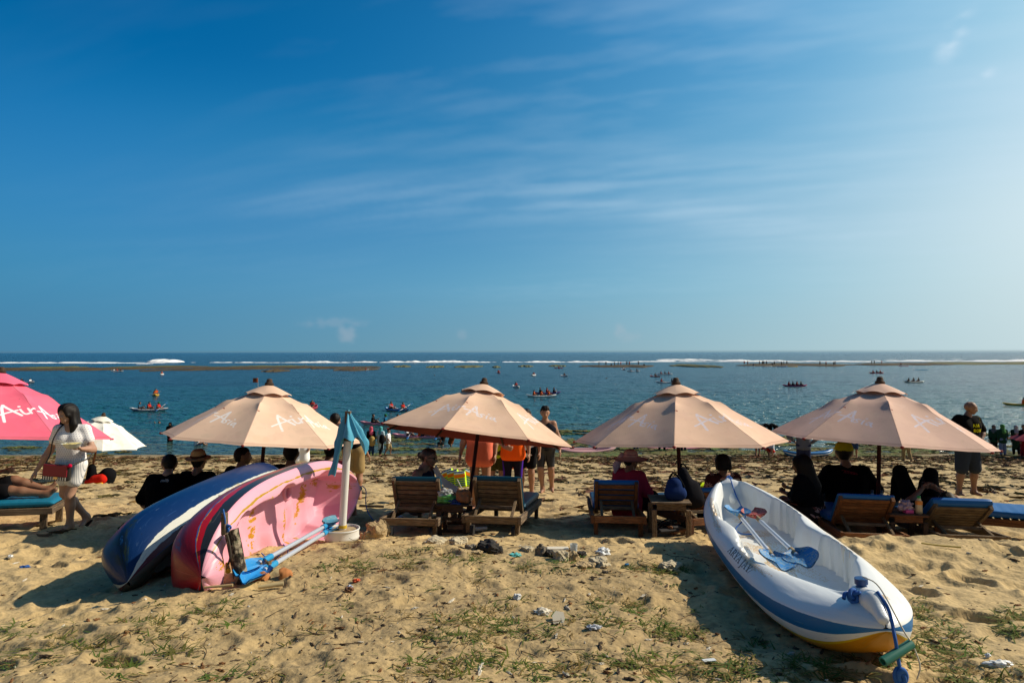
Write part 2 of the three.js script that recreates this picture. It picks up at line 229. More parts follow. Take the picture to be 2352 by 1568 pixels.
// ---------- the sea ----------
{
  const ds = [36.2]; while (ds[ds.length - 1] < 26000) ds.push(ds[ds.length - 1] * (ds[ds.length - 1] < 420 ? 1.006 : 1.05)); const ts = []; for (let t = -3; t <= 3.001; t += Math.abs(t) < 0.85 ? 0.006 : 0.06) ts.push(t);
  const nx = ts.length, ny = ds.length, pos = [], col = [], uv = [], ix = [];
  for (let j = 0; j < ny; j++) for (let i = 0; i < nx; i++) {
    const d = ds[j], x = ts[i] * d, z = -d;
    const amp = sstep(36, 60, d) * (d < 420 ? 1 : 0.3), h = amp * (0.08 * noise2(x * 0.22, z * 0.5, 51) + 0.06 * noise2(x * 0.7, z * 1.2, 53) * sstep(260, 80, d) + (d > 420 ? 0 : 0.035 * noise2(x * 1.6, z * 2.6, 55) * sstep(120, 60, d)));
    pos.push(x, SEA + h - 0.06 * (amp - 1) * 0, z); uv.push(x, z);
    const n = fbm(x * 0.03, z * 0.09, 4, 57), n2 = fbm(x * 0.006, z * 0.05, 3, 59), sh = sstep(150, 52, d * (1 + 0.3 * n)), shore = sstep(50, 39, d * (1 + 0.12 * fbm(x * 0.12, z * 0.3, 3, 61)));
    let c = [0.006, 0.04, 0.06]; const mix = (b, k) => { c = c.map((q, i) => lerp(q, b[i], clamp(k))); };
    mix([0.01, 0.085, 0.09], sh); mix([0.008, 0.028, 0.05], sstep(0.02, 0.3, n2) * sstep(60, 130, d) * 0.8); mix([0.004, 0.03, 0.06], sstep(330, 400, d)); mix([0.075, 0.095, 0.06], shore * 0.75);
    mix([0.09, 0.085, 0.03], sstep(0.1, 0.32, fbm(x * 0.22, z * 0.75, 4, 63) + 0.03 * sstep(-20, 15, x)) * sstep(62, 46, d) * 0.85);
    col.push(...c);
  }
  for (let j = 0; j < ny - 1; j++) for (let i = 0; i < nx - 1; i++) { const a = j * nx + i; ix.push(a, a + 1, a + nx, a + 1, a + nx + 1, a + nx); }
  const g = new THREE.BufferGeometry(); g.setAttribute('position', new THREE.Float32BufferAttribute(pos, 3)); g.setAttribute('color', new THREE.Float32BufferAttribute(col, 3)); g.setAttribute('uv', new THREE.Float32BufferAttribute(uv, 2)); g.setIndex(ix); g.computeVertexNormals();
  const rip = dataTex(1024, (u, v) => 0.5 + 0.55 * (tnoise(u, v * 1, 10, 2, 3) * 0.55 + 0.7 * tnoise(u, v, 26, 4, 6)));
  rip.repeat.set(1 / 17, 1 / 9.5); rip.rotation = 0.12;
  const m = new THREE.MeshPhysicalMaterial({ vertexColors: true, roughness: 0.16, ior: 1.33, bumpMap: rip, bumpScale: 0.95 });
  setting('sea_water', g, m);
}
// reef flats laid bare by the low tide: low brown-green banks
const reefMat = new THREE.MeshStandardMaterial({ color: lin(0.06, 0.04, 0.013), roughness: 0.9, bumpMap: dataTex(256, (u, v) => 0.5 + tnoise(u, v, 8, 5, 9)), bumpScale: 0.3 });
const reefGreen = new THREE.MeshStandardMaterial({ color: lin(0.09, 0.09, 0.022), roughness: 0.9 });
function reef(x0, x1, y, thick, green, slant = 0) {   // from left to right in the picture
  const a = onSea(x0, y), b = onSea(x1, y - slant), hw = (onSea(x0, y - thick / 2).z - onSea(x0, y + thick / 2).z) / -2, s = x0 + y;
  const g = sheet(70, 10, (u, v) => { const w = Math.pow(Math.sin(Math.PI * clamp(u, 0.001, 0.999)), 0.6) * (0.75 + 0.75 * Math.abs(noise2(u * 5, s, 3))) , k = v * 2 - 1, x = lerp(a.x, b.x, u), z = lerp(a.z, b.z, u) + hw * (k * w + 0.5 * noise2(u * 6, s, 8)); return [x, SEA - 0.12 + 0.75 * Math.sqrt(Math.max(0, 1 - k * k)) * (0.4 + 0.6 * w) + 0.16 * noise2(x * 0.5, z * 0.3, 2), z]; }, (u, v, q) => [q[0] * 0.2, q[2] * 0.2]);
  return setting('reef', g, green ? reefGreen : reefMat);
}
for (const r of [[10, 330, 850.5, 5, 0, 4], [20, 200, 846, 2.5, 1, 2], [160, 470, 851, 6, 0, 8], [240, 480, 844.5, 3, 1, 3], [305, 640, 852.5, 6.5, 0, 9], [450, 700, 850, 5, 0, 6], [560, 790, 847, 4, 0, 4], [600, 665, 853, 2.5, 0, 1], [470, 760, 844, 2.5, 1, 2], [720, 880, 846.5, 4, 0, 3], [775, 870, 849.5, 5, 0, 1], [905, 945, 842, 2, 1, 0], [980, 1020, 843, 2.5, 1, 0], [1045, 1110, 842.5, 4.5, 1, 1], [1130, 1150, 843.5, 2, 1, 0], [1190, 1225, 841.5, 2.5, 1, 0], [1260, 1300, 841, 2.5, 1, 0], [1330, 1505, 842, 5, 0, 1.5], [1545, 1645, 841, 5, 1, 0], [1690, 1945, 839.5, 6, 0, 2], [1965, 2160, 838, 5, 0, 2], [2100, 2352, 836.5, 4.5, 1, 2.5], [2290, 2520, 834.5, 4, 1, 1], [-260, 60, 849, 5, 0, 1]]) reef(...r);
// breakers on the outer reef: long lumpy ridges of white foam
{
  const foam = new THREE.MeshStandardMaterial({ color: lin(0.86, 0.87, 0.87), roughness: 0.85 });
  const breaker = (x0, x1, y, hpx, seed, gap = 0.2) => {
    const a = onSea(x0, y), b = onSea(x1, y), k = -a.z / FOCAL, n = Math.ceil((x1 - x0) / 2.2);
    const g = sheet(n, 12, (u, v) => { const x = lerp(a.x, b.x, u), e = Math.pow(Math.sin(Math.PI * clamp(u, 0.002, 0.998)), 0.35), on = sstep(-gap, gap * 0.4, noise2(x * 0.013, 2, seed) + 0.5) * e, h = hpx * k * on * (0.55 + 0.5 * noise2(x * 0.02, 5, seed) + 0.4 * noise2(x * 0.12, 1, seed) + 0.22 * noise2(x * 0.5, v * 3, seed)), an = Math.PI * v; return [x, SEA - 0.3 + Math.max(0, h) * Math.sin(an) + 0.1 * noise2(x, v * 9, seed), lerp(a.z, b.z, u) + Math.cos(an) * (5 + 9 * on) * (0.7 + 0.5 * noise2(x * 0.07, 3, seed)) + noise2(x * 0.02, 4, seed) * 6]; });
    setting('breaking_wave', g, foam);
  };
  breaker(-500, 420, 833.4, 4.5, 71, 0.5); breaker(350, 412, 831.5, 10, 72); breaker(424, 830, 832.5, 7, 73, 0.4); breaker(808, 1130, 831.8, 9, 74, 0.5); breaker(1100, 1480, 831.5, 6.5, 75, 0.6); breaker(1440, 2000, 830.2, 6.5, 76, 0.5); breaker(1950, 2900, 829.6, 6, 77, 0.45); breaker(240, 420, 836, 2, 78, 0.2); breaker(1505, 1700, 826.5, 3.5, 79, 0.1); breaker(2000, 2240, 826, 2.5, 80, 0.05);
}
// ---------- woven and wooden materials ----------
const weave = dataTex(128, (u, v) => 0.5 + 0.25 * Math.sin(u * 128 * 1.57) * Math.sin(v * 128 * 1.57) + 0.5 * tnoise(u, v, 4, 4, 2)); weave.repeat.set(3, 3);
const woodTex = (seed, tint) => dataTex(256, (u, v) => { const g = tnoise(u * 0.35, v, 24, 3, seed), k = 0.74 + 0.5 * g + 0.35 * tnoise(u, v, 5, 4, seed + 9), gr = clamp(0.5 + tnoise(u, v, 6, 4, seed + 20) * 1.4); return [k * lerp(tint[0], tint[3], gr), k * lerp(tint[1], tint[4], gr), k * lerp(tint[2], tint[5], gr)]; }, true);
const woodBump = dataTex(256, (u, v) => 0.5 + tnoise(u * 0.3, v, 24, 3, 4));
const woodMat = (seed, tint) => new THREE.MeshStandardMaterial({ map: woodTex(seed, tint), roughness: 0.85, bumpMap: woodBump, bumpScale: 0.004 });
const greyWood = [woodMat(1, [0.52, 0.40, 0.29, 0.68, 0.59, 0.47]), woodMat(2, [0.44, 0.34, 0.23, 0.61, 0.51, 0.39]), woodMat(3, [0.55, 0.42, 0.26, 0.65, 0.55, 0.42])];
const teakWood = [woodMat(4, [0.60, 0.35, 0.17, 0.73, 0.49, 0.29]), woodMat(5, [0.52, 0.29, 0.13, 0.65, 0.43, 0.23]), woodMat(6, [0.65, 0.40, 0.21, 0.75, 0.52, 0.33])];
const darkWood = [woodMat(7, [0.29, 0.20, 0.13, 0.42, 0.31, 0.22])];

// ---------- parasols ----------
// brushed lettering drawn with round strokes
const LETTERS = [[0.115, [[0.3, -0.05], [0.4, 0.35], [0.58, 0.98], [0.66, 1.0]]], [0.12, [[0.64, 1.0], [0.8, 0.6], [1.02, 0.22]]], [0.085, [[0.02, 0.36], [0.45, 0.46], [0.8, 0.53], [1.02, 0.58]]], [0.095, [[1.12, 0.6], [1.12, 0.34], [1.22, 0.24], [1.33, 0.3]]], [0.1, [[1.14, 0.79], [1.16, 0.79]]], [0.09, [[1.4, 0.6], [1.4, 0.28]]], [0.08, [[1.4, 0.42], [1.52, 0.58], [1.68, 0.6]]],
  [0.105, [[1.98, 0.0], [2.02, 0.4], [2.08, 0.88]]], [0.105, [[2.1, 0.9], [2.22, 0.55], [2.4, 0.2]]], [0.08, [[1.72, 0.42], [2.05, 0.47], [2.4, 0.36]]], [0.07, [[2.62, 0.44], [2.5, 0.46], [2.46, 0.36], [2.56, 0.31], [2.6, 0.22], [2.5, 0.16], [2.42, 0.2]]], [0.075, [[2.76, 0.44], [2.75, 0.26], [2.81, 0.19]]], [0.085, [[2.77, 0.6], [2.79, 0.6]]], [0.075, [[3.1, 0.42], [2.98, 0.44], [2.91, 0.29], [3.01, 0.2], [3.1, 0.33], [3.12, 0.43], [3.13, 0.23], [3.24, 0.18]]]];
const CONE = 1.6;   // slant length that the canopy print covers
function canopyPrint(base, ink, worn, seed, size = 1536) {
  return canvasTex(size, size, (c, w) => {
    c.fillStyle = base; c.fillRect(0, 0, w, w);
    const r = rng(seed), k = w / (2 * CONE * 1.04);
    for (let i = 0; i < 900; i++) { const q = r() * 6.28, s = Math.sqrt(r()) * w / 2, z = 4 + r() * r() * 70; c.fillStyle = r() < 0.55 ? `rgba(90,60,50,${0.012 + 0.02 * r()})` : `rgba(255,235,220,${0.014 + 0.02 * r()})`; c.beginPath(); c.ellipse(w / 2 + s * Math.cos(q), w / 2 + s * Math.sin(q), z, z * (0.3 + r()), r() * 3, 0, 7); c.fill(); }
    for (let i = 0; i < 70; i++) { const q = r() * 6.28, s = (0.3 + 0.65 * r()) * w / 2; c.fillStyle = `rgba(70,45,40,${0.1 + 0.25 * r()})`; c.beginPath(); c.ellipse(w / 2 + s * Math.cos(q), w / 2 + s * Math.sin(q), 0.6 + r() * 2.2, 0.6 + r() * 2, 0, 0, 7); c.fill(); }
    for (let i = 0; i < 8; i++) { const f = -i * 45 * RAD * 0.89, L = w / 2.08; c.strokeStyle = 'rgba(80,55,50,.3)'; c.lineWidth = 5; c.beginPath(); c.moveTo(w / 2, w / 2); c.lineTo(w / 2 - L * Math.sin(f), w / 2 + L * Math.cos(f)); c.stroke(); }
    c.strokeStyle = 'rgba(90,60,50,.22)'; c.lineWidth = 6; c.beginPath(); c.arc(w / 2, w / 2, w / 2.08 * 0.965, 0, 7); c.stroke(); c.lineWidth = 22; c.strokeStyle = 'rgba(110,80,60,.12)'; c.beginPath(); c.arc(w / 2, w / 2, w / 2.08 * 0.985, 0, 7); c.stroke();
    for (let i = 0; i < 4; i++) {
      c.save(); c.translate(w / 2, w / 2); c.rotate(-(i * 90 + 45) * RAD * 0.89); c.translate(0, 1.0 * k); const s = 0.32 * k; c.scale(s, -s); c.translate(-1.56, -0.35); c.lineCap = c.lineJoin = 'round'; c.strokeStyle = ink;
      for (const [lw, p] of LETTERS) { c.lineWidth = lw; c.beginPath(); c.moveTo(...p[0]); if (p.length > 2) for (let j = 1; j < p.length - 1; j++) { const q = p[j], n = p[j + 1], m = j === p.length - 2 ? n : [(q[0] + n[0]) / 2, (q[1] + n[1]) / 2]; c.quadraticCurveTo(q[0], q[1], m[0], m[1]); } else c.lineTo(...p[1]); c.stroke(); }
      c.fillStyle = base; for (let j = 0; j < worn; j++) { c.globalAlpha = 0.35 + 0.5 * r(); c.beginPath(); const x = r() * 3.2, y = r() * 1.1 - 0.1; c.ellipse(x, y, 0.02 + 0.05 * r(), 0.008 + 0.02 * r(), -0.7, 0, 7); c.fill(); }
      c.restore();
    }
  });
}
const beigeFaceOf = (base, ink, worn, seed) => new THREE.MeshPhysicalMaterial({ map: canopyPrint(base, ink, worn, seed, 1280), roughness: 0.85, bumpMap: weave, bumpScale: 0.002, sheen: 0.2, sheenRoughness: 0.7, sheenColor: lin(0.6, 0.45, 0.4) });
const beigePlain = mat('#dcb99f', 0.85), mauvePlain = mat('#d2ae9b', 0.85), redLining = mat([0.21, 0.018, 0.014], 0.8), pinkFace = new THREE.MeshPhysicalMaterial({ map: canopyPrint('#f0647f', '#fbe9ec', 0, 6, 1024), roughness: 0.75, bumpMap: weave, bumpScale: 0.002 }), pinkPlain = mat('#ef6482', 0.75);
const whiteFace = new THREE.MeshPhysicalMaterial({ map: canvasTex(512, 512, (c, w) => { c.fillStyle = '#e9e6dc'; c.fillRect(0, 0, w, w); const r = rng(4); for (let i = 0; i < 160; i++) { const q = r() * 6.28, s = w / 2 * (0.55 + 0.45 * r()); c.fillStyle = `rgba(190,160,90,${0.03 + 0.06 * r()})`; c.beginPath(); c.ellipse(w / 2 + s * Math.cos(q), w / 2 + s * Math.sin(q), 6 + r() * 26, 4 + r() * 14, r() * 3, 0, 7); c.fill(); } }), roughness: 0.85 }), whitePlain = mat('#e4e0d2', 0.85), whiteUnder = mat('#cfc8b4', 0.9);
const poleWood = woodMat(12, [0.34, 0.12, 0.08, 0.44, 0.17, 0.12]), palePole = woodMat(13, [0.65, 0.39, 0.23, 0.73, 0.47, 0.29]);
function parasol(name, label, apex, R, rise, lean, turn, skins, poleMat, group, seed) {
  // apex: the top of the pole; lean: [to the right, away] in degrees
  const axis = V(Math.tan(lean[0] * RAD), 1, -Math.tan(lean[1] * RAD)).normalize(), len = (apex.y - ground(apex.x, apex.z)) / axis.y + 0.12, foot = apex.clone().sub(axis.clone().multiplyScalar(len));
  const o = thing(name, label, 'parasol', foot, 0, group); o.quaternion.setFromUnitVectors(UP, axis);
  const [face, plainMat, under] = skins, rr = rng(seed);
  mesh('pole', rod(V(0, 0, 0), V(0, len - 0.02, 0), 0.027, 0.024, 14), poleMat, o);
  const prof = (q) => q < 0.4 ? q / 0.4 * 0.335 : q < 0.8 ? 0.335 + (q - 0.4) / 0.4 * 0.445 : 0.78 + (q - 0.8) / 0.2 * 0.22, S = CONE, top = len - 0.05;
  const at8 = (i) => turn * RAD + i * Math.PI / 4, low = [...Array(8)].map(() => (rr() - 0.5) * 0.05), tip = (i) => 1 + (rr() - 0.5) * 0 + 0.02 * Math.sin(i * 5 + seed);
  const point = (i, u, q, drop) => {
    const a = at8(i), b = at8(i + 1), ra = R * q * tip(i), rb = R * q * tip((i + 1) % 8), y = top - rise * prof(q), sag = Math.sin(Math.PI * u);
    let x = lerp(ra * Math.sin(a), rb * Math.sin(b), u), z = lerp(ra * Math.cos(a), rb * Math.cos(b), u); const ed = 1 - 0.045 * sag * q ** 4; x *= ed; z *= ed;
    return [x, y - 0.045 * sag * q * (1 - 0.45 * q * q) * R + lerp(low[i], low[(i + 1) % 8], u) * q * q + 0.028 * Math.exp(-(((q - 0.42) / 0.05) ** 2)) * (1 - sag) ** 3 + 0.05 * q ** 5 * (sag - 0.5) * 0.6 + 0.006 * noise3(x * 5, z * 5, seed) * q - drop, z];
  };
  for (let i = 0; i < 8; i++) {
    mesh('canopy_panel', sheet(12, 18, (u, v) => point(i, u, 0.1 + 0.9 * v, 0), (u, v) => { const q = (0.1 + 0.9 * v) * S, f = (at8(i) + u * Math.PI / 4 - turn * RAD) * 0.89; return [0.5 + q * Math.sin(f) / (2 * S * 1.04), 0.5 - q * Math.cos(f) / (2 * S * 1.04)]; }), face, o);
    const lining = sheet(10, 10, (u, v) => point(i, u, 0.1 + 0.893 * v, 0.006)); mesh('canopy_lining', lining, under, o);
    const e = point(i, 0, 0.985, 0.026), m = point(i, 0, 0.42, 0.055); mesh('rib', join(bar(V(0, top - 0.085, 0), V(...m), 0.016, 0.02), bar(V(...m), V(...e), 0.016, 0.02)), darkWood[0], o);
    mesh('strut', bar(V(0, top - rise * 0.78, 0), V(...m), 0.014, 0.018), darkWood[0], o);
    mesh('rib_pocket', new THREE.SphereGeometry(0.022, 8, 6).scale(1, 0.7, 1).translate(e[0] * 1.01, e[1] + 0.012, e[2] * 1.01), under === redLining ? redLining : plainMat, o);
  }
  mesh('hub', lathe([[0.001, 0.05], [0.05, 0.05], [0.055, 0], [0.05, -0.04], [0.001, -0.04]], 16).translate(0, top - rise * 0.78, 0), darkWood[0], o);
  mesh('vent_cap', sheet(64, 8, (u, v) => { const a = u * 2 * Math.PI + turn * RAD, s8 = Math.abs(Math.sin(u * 8 * Math.PI)), q = R * (0.02 + 0.215 * v) * (1 - 0.07 * s8 * v); return [q * Math.sin(a), top + 0.028 - rise * 0.18 * v ** 1.15 - 0.014 * v ** 5 * (1 - s8) + 0.02 * v ** 4 * s8 * (0.5 + 0.6 * noise2(u * 9, 1, seed)), q * Math.cos(a)]; }), plainMat, o);
  mesh('finial', lathe([[0.001, 0.075], [0.03, 0.07], [0.04, 0.045], [0.043, 0.02], [0.06, 0.01], [0.06, -0.02], [0.001, -0.02]], 16).translate(0, len - 0.01, 0), darkWood[0], o);
  return o;
}
const PG = 'faded pink market parasols in a row behind the loungers';
parasol('parasol', 'faded pink parasol above the overturned boats, nearest the blue towel', at(618, 880, 9.5), 1.36, 0.7, [3.4, 4], 9.6, [beigeFaceOf('#e4c1a6', '#ece4e0', 90, 5), beigePlain, redLining], poleWood, PG, 1);
parasol('parasol', 'faded pink parasol tipped to the right with its dark red underside showing', at(1112, 878, 9.5), 1.36, 0.7, [6.8, 10], -60, [beigeFaceOf('#dfbb9f', '#dcd4d8', 420, 15), beigePlain, redLining], poleWood, PG, 2);
parasol('parasol', 'faded pink level parasol over the woman in the wide pink hat', at(1553, 878, 8.9), 1.34, 0.7, [-0.8, 4.6], -15.5, [beigeFaceOf('#ddb89e', '#d2c9d2', 380, 25), beigePlain, redLining], poleWood, PG, 3);
parasol('parasol', 'faded pink parasol partly covering the bald man in a black shirt', at(2022, 876, 8.9), 1.37, 0.71, [3.6, 4.2], -109, [beigeFaceOf('#d4af9c', '#cdc4cf', 420, 35), mauvePlain, redLining], poleWood, PG, 4);
parasol('parasol', 'bright pink parasol cut off by the left edge behind the walking woman', at(2, 852, 10.2), 1.56, 0.85, [4, 5], 20, [pinkFace, pinkPlain, pinkPlain], poleWood, undefined, 5);
parasol('parasol', 'white parasol on a leaning brown pole near the waterline', at(237, 953, 18.3), 1.15, 0.66, [10.5, 2], -8, [whiteFace, whitePlain, whiteUnder], palePole, undefined, 6);

// ---------- loungers ----------
const blueVinyl = new THREE.MeshPhysicalMaterial({ color: lin(0.005, 0.1, 0.33), roughness: 0.42, specularIntensity: 0.6, bumpMap: dataTex(128, (u, v) => 0.5 + tnoise(u, v, 3, 3, 5)), bumpScale: 0.02 }), tealVinyl = new THREE.MeshPhysicalMaterial({ color: lin(0.005, 0.065, 0.11), roughness: 0.5, specularIntensity: 0.5 }), rubber = mat('#17171a', 0.7);
function cushion(w, t, l) {  // a padded slab with sewn rolls across it
  return flattened(sheet(20, 44, (u, v) => { const a = u * 2 * Math.PI, ca = Math.cos(a), sa = Math.sin(a), e = 0.28, sg = (q) => Math.sign(q) * Math.abs(q) ** e, roll = 0.92 + 0.08 * Math.abs(Math.sin(v * Math.PI * l / 0.11)), end = Math.pow(Math.max(0, 1 - (2 * v - 1) ** 16), 0.5); return [w / 2 * sg(ca) * (0.97 + 0.03 * end), t / 2 * sg(sa) * roll * end, (v - 0.5) * l]; }));
}
function flattened(g) { g.computeVertexNormals(); return g; }
function lounger(label, group, pos, turn, { beta = 57, back = 0.6, W = 0.7, L = 1.95, H = 0.27, wood = greyWood, pad = tealVinyl, wheels = true, flat = false, ...opt }) {
  const o = thing('beach_lounger', label, 'lounger', pos, turn, group), hz = L / 2, w0 = wood[0], w1 = wood[1], w2 = wood[2 % wood.length];
  for (const s of [-1, 1]) {
    mesh('side_rail', bar(V(s * (W / 2 - 0.02), H - 0.035, hz), V(s * (W / 2 - 0.02), H - 0.035, -hz), 0.038, 0.085, V(1, 0, 0), 0.006), s < 0 ? w1 : w0, o);
    for (const e of [-1, 1]) {
      const z = e * (hz - 0.12);
      mesh('leg', bar(V(s * (W / 2 - 0.055), H - 0.08, z), V(s * (W / 2 - 0.06), e > 0 && wheels ? 0.05 : -0.1, z), 0.045, 0.085, V(1, 0, 0), 0.005), w1, o);
      if (e > 0 && wheels) mesh('wheel', new THREE.CylinderGeometry(0.075, 0.075, 0.035, 20).rotateZ(Math.PI / 2).translate(s * (W / 2 - 0.1), 0.06, z), rubber, o);
    }
  }
  mesh('head_bar', bar(V(-W / 2 + 0.04, H - 0.035, hz - 0.02), V(W / 2 - 0.04, H - 0.035, hz - 0.02), 0.035, 0.075, V(0, 0, 1), 0.005), w2, o);
  mesh('foot_bar', bar(V(-W / 2 + 0.04, H - 0.035, -hz + 0.02), V(W / 2 - 0.04, H - 0.035, -hz + 0.02), 0.035, 0.075, V(0, 0, 1), 0.005), w1, o);
  mesh('cross_bar', bar(V(-W / 2 + 0.04, H - 0.09, hz - 0.42), V(W / 2 - 0.04, H - 0.09, hz - 0.42), 0.05, 0.03, V(0, 0, 1)), w1, o);
  const hinge = hz - 0.42 - (flat ? 0.3 : back * Math.cos(beta * RAD) * 0.55), B = beta * RAD, dir = V(0, Math.sin(B), Math.cos(B)), nrm = V(0, Math.cos(B), -Math.sin(B)), h0 = V(0, H - 0.01, hinge), bw = W - 0.15;
  for (let i = 0, n = Math.floor((hinge + hz - 0.03) / 0.085); i < n; i++) mesh('seat_slat', box(W - 0.085, 0.016, 0.062, 0, H + 0.001, -hz + 0.06 + i * 0.085), wood[i % wood.length], o);
  for (const s of [-1, 1]) { const a = h0.clone().add(V(s * bw / 2, 0, 0)); mesh('back_post', bar(a, a.clone().addScaledVector(dir, back + 0.03), 0.04, 0.06, V(1, 0, 0), 0.006), w1, o); }
  for (let i = 0, n = Math.round(back / 0.066); i < n; i++) { const c = h0.clone().addScaledVector(dir, 0.05 + i * (back - 0.04) / (n - 0.5)); mesh('back_slat', bar(c.clone().add(V(-bw / 2 + 0.024, 0, 0)), c.clone().add(V(bw / 2 - 0.024, 0, 0)), 0.05, 0.018, dir, 0.003), wood[(i * 2 + 1) % wood.length], o); }
  const m = h0.clone().addScaledVector(dir, back * 0.46).addScaledVector(nrm, -0.04), pe = V(0, H - 0.02, hz - 0.1), pw = bw - 0.1;
  for (const s of [-1, 1]) mesh('prop', bar(m.clone().add(V(s * pw / 2, 0, 0)), pe.clone().add(V(s * pw / 2, 0, 0)), 0.03, 0.036, V(1, 0, 0), 0.004), greyWood[2], o);
  const pm = m.clone().lerp(pe, 0.42); mesh('prop_bar', bar(pm.clone().add(V(-pw / 2, 0, 0)), pm.clone().add(V(pw / 2, 0, 0)), 0.034, 0.026, V(0, 1, 0), 0.003), greyWood[0], o);
  mesh('prop_bar', bar(pe.clone().add(V(-pw / 2, 0, 0)), pe.clone().add(V(pw / 2, 0, 0)), 0.03, 0.03, V(0, 1, 0), 0.003), greyWood[2], o);
  const sl = hinge + hz, sc = cushion(W - 0.06, 0.085, sl).translate(0, H + 0.055, -hz + sl / 2); mesh('seat_cushion', sc, pad, o);
  const bc = cushion(W - 0.09, opt.thick ?? 0.06, back + (opt.thick ? 0.06 : 0.03)); bc.rotateX(-B); const cc = h0.clone().addScaledVector(dir, back / 2 + 0.02).addScaledVector(nrm, 0.012 + (opt.thick ?? 0.06) / 2); bc.translate(cc.x, cc.y, cc.z); mesh('back_cushion', bc, pad, o);
  return o;
}
const level = (p, dy = 0) => V(p.x, ground(p.x, p.z) + dy, p.z);
const LG = 'wooden beach loungers';
// px: where the middle of the head end shows; d: its distance
function placeLounger(label, px, d, deg, opt) { const L = opt.L ?? 1.95, t = deg * RAD, h = at(px, 1200, d), p = level(V(h.x - Math.sin(t) * L / 2, 0, h.z - Math.cos(t) * L / 2)), o = lounger(label, LG, p, t, opt), z = L / 2, f = (s) => ground(p.x + s * Math.sin(t) * z, p.z + s * Math.cos(t) * z); o.rotation.order = 'YXZ'; o.rotation.x = -Math.atan2(f(1) - f(-1), 2 * z) * (opt.slope ?? 0.75); return o; }
const lounger1 = placeLounger('dark wooden lounger under the woman with sunglasses', 937, 7.55, -5, { beta: 58, back: 0.46, W: 0.67, H: 0.24, pad: tealVinyl });
const lounger2 = placeLounger('empty grey wooden lounger right of the table with a coconut', 1127, 7.4, -9, { beta: 56, back: 0.44, W: 0.66, H: 0.24, pad: tealVinyl });
const lounger3 = placeLounger('brown wooden lounger under the woman in the wide pink hat', 1422, 7.4, -5, { beta: 62, back: 0.36, W: 0.6, H: 0.24, wood: teakWood, pad: blueVinyl, wheels: false });
const lounger4 = placeLounger('wooden lounger half hidden by the far tip of the white kayak', 1648, 7.4, 10, { beta: 54, back: 0.3, W: 0.6, H: 0.24, wood: teakWood, pad: blueVinyl, wheels: false });
const lounger5 = placeLounger('orange brown lounger where the long haired woman in black sits', 2012, 7.25, -11, { beta: 42, back: 0.5, W: 0.68, H: 0.24, wood: teakWood, pad: blueVinyl, wheels: false });
const lounger6 = placeLounger('grey brown lounger under the person lying with knees up', 2243, 7.2, -9, { beta: 33, back: 0.5, W: 0.7, H: 0.24, wood: greyWood, pad: blueVinyl, wheels: false, thick: 0.1 });
const lounger7 = placeLounger('lounger with a flat blue pad cut off at the right edge', 2580, 7.9, 62, { beta: 20, back: 0.5, W: 0.66, H: 0.3, wood: teakWood, pad: blueVinyl, wheels: false });
const lounger8 = placeLounger('grey lounger with a teal pad under the lying man, at the left edge', -250, 9.0, -74, { beta: 30, back: 0.6, W: 0.7, H: 0.3, wood: greyWood, pad: new THREE.MeshPhysicalMaterial({ color: lin(0.008, 0.16, 0.27), roughness: 0.5, specularIntensity: 0.5 }), wheels: false });

// ---------- small tables ----------
function beachTable(label, px, py, deg, w, h, wood, o2 = {}) {
  const p = level(at(px, 1200, py)), o = thing('side_table', label, 'table', [p.x, p.y, p.z], deg * RAD, 'low wooden tables between the loungers'), d = o2.d ?? 0.42;
  for (let i = 0; i < 4; i++) mesh('top_board', box(w, 0.022, d / 4 - 0.006, 0, h - 0.011, -d / 2 + (i + 0.5) * d / 4, 0.003), wood[i % wood.length], o);
  for (const s of [-1, 1]) for (const e of [-1, 1]) mesh('leg', box(0.05, h - 0.022, 0.05, s * (w / 2 - 0.03), (h - 0.022) / 2 - 0.06, e * (d / 2 - 0.03), 0.004), wood[0], o);
  for (const e of [-1, 1]) { mesh('apron', box(w - 0.115, 0.06, 0.022, 0, h - 0.055, e * (d / 2 - 0.03)), wood[1 % wood.length], o); if (o2.low) mesh('stretcher', box(w - 0.115, 0.035, 0.025, 0, 0.06, e * (d / 2 - 0.03)), wood[0], o); if (o2.low) mesh('stretcher', box(w - 0.115, 0.03, 0.025, 0, h * 0.55, e * (d / 2 - 0.03)), wood[0], o); }
  return o;
}
const table1 = beachTable('dark slim table between two loungers holding a coconut', 1045, 7.95, -5, 0.36, 0.36, darkWood, { low: true });
const table2 = beachTable('weathered table with bags under the level parasol', 1537, 7.5, -5, 0.42, 0.4, greyWood);
const table3 = beachTable('brown table with bottles beside the parasol pole at right', 2072, 7.7, -8, 0.4, 0.4, darkWood.concat(teakWood[1]));
const onTable = (t, h, x, z) => t.localToWorld(V(x, h, z));
for (const t of [table1, table2, table3]) t.updateMatrixWorld(true);
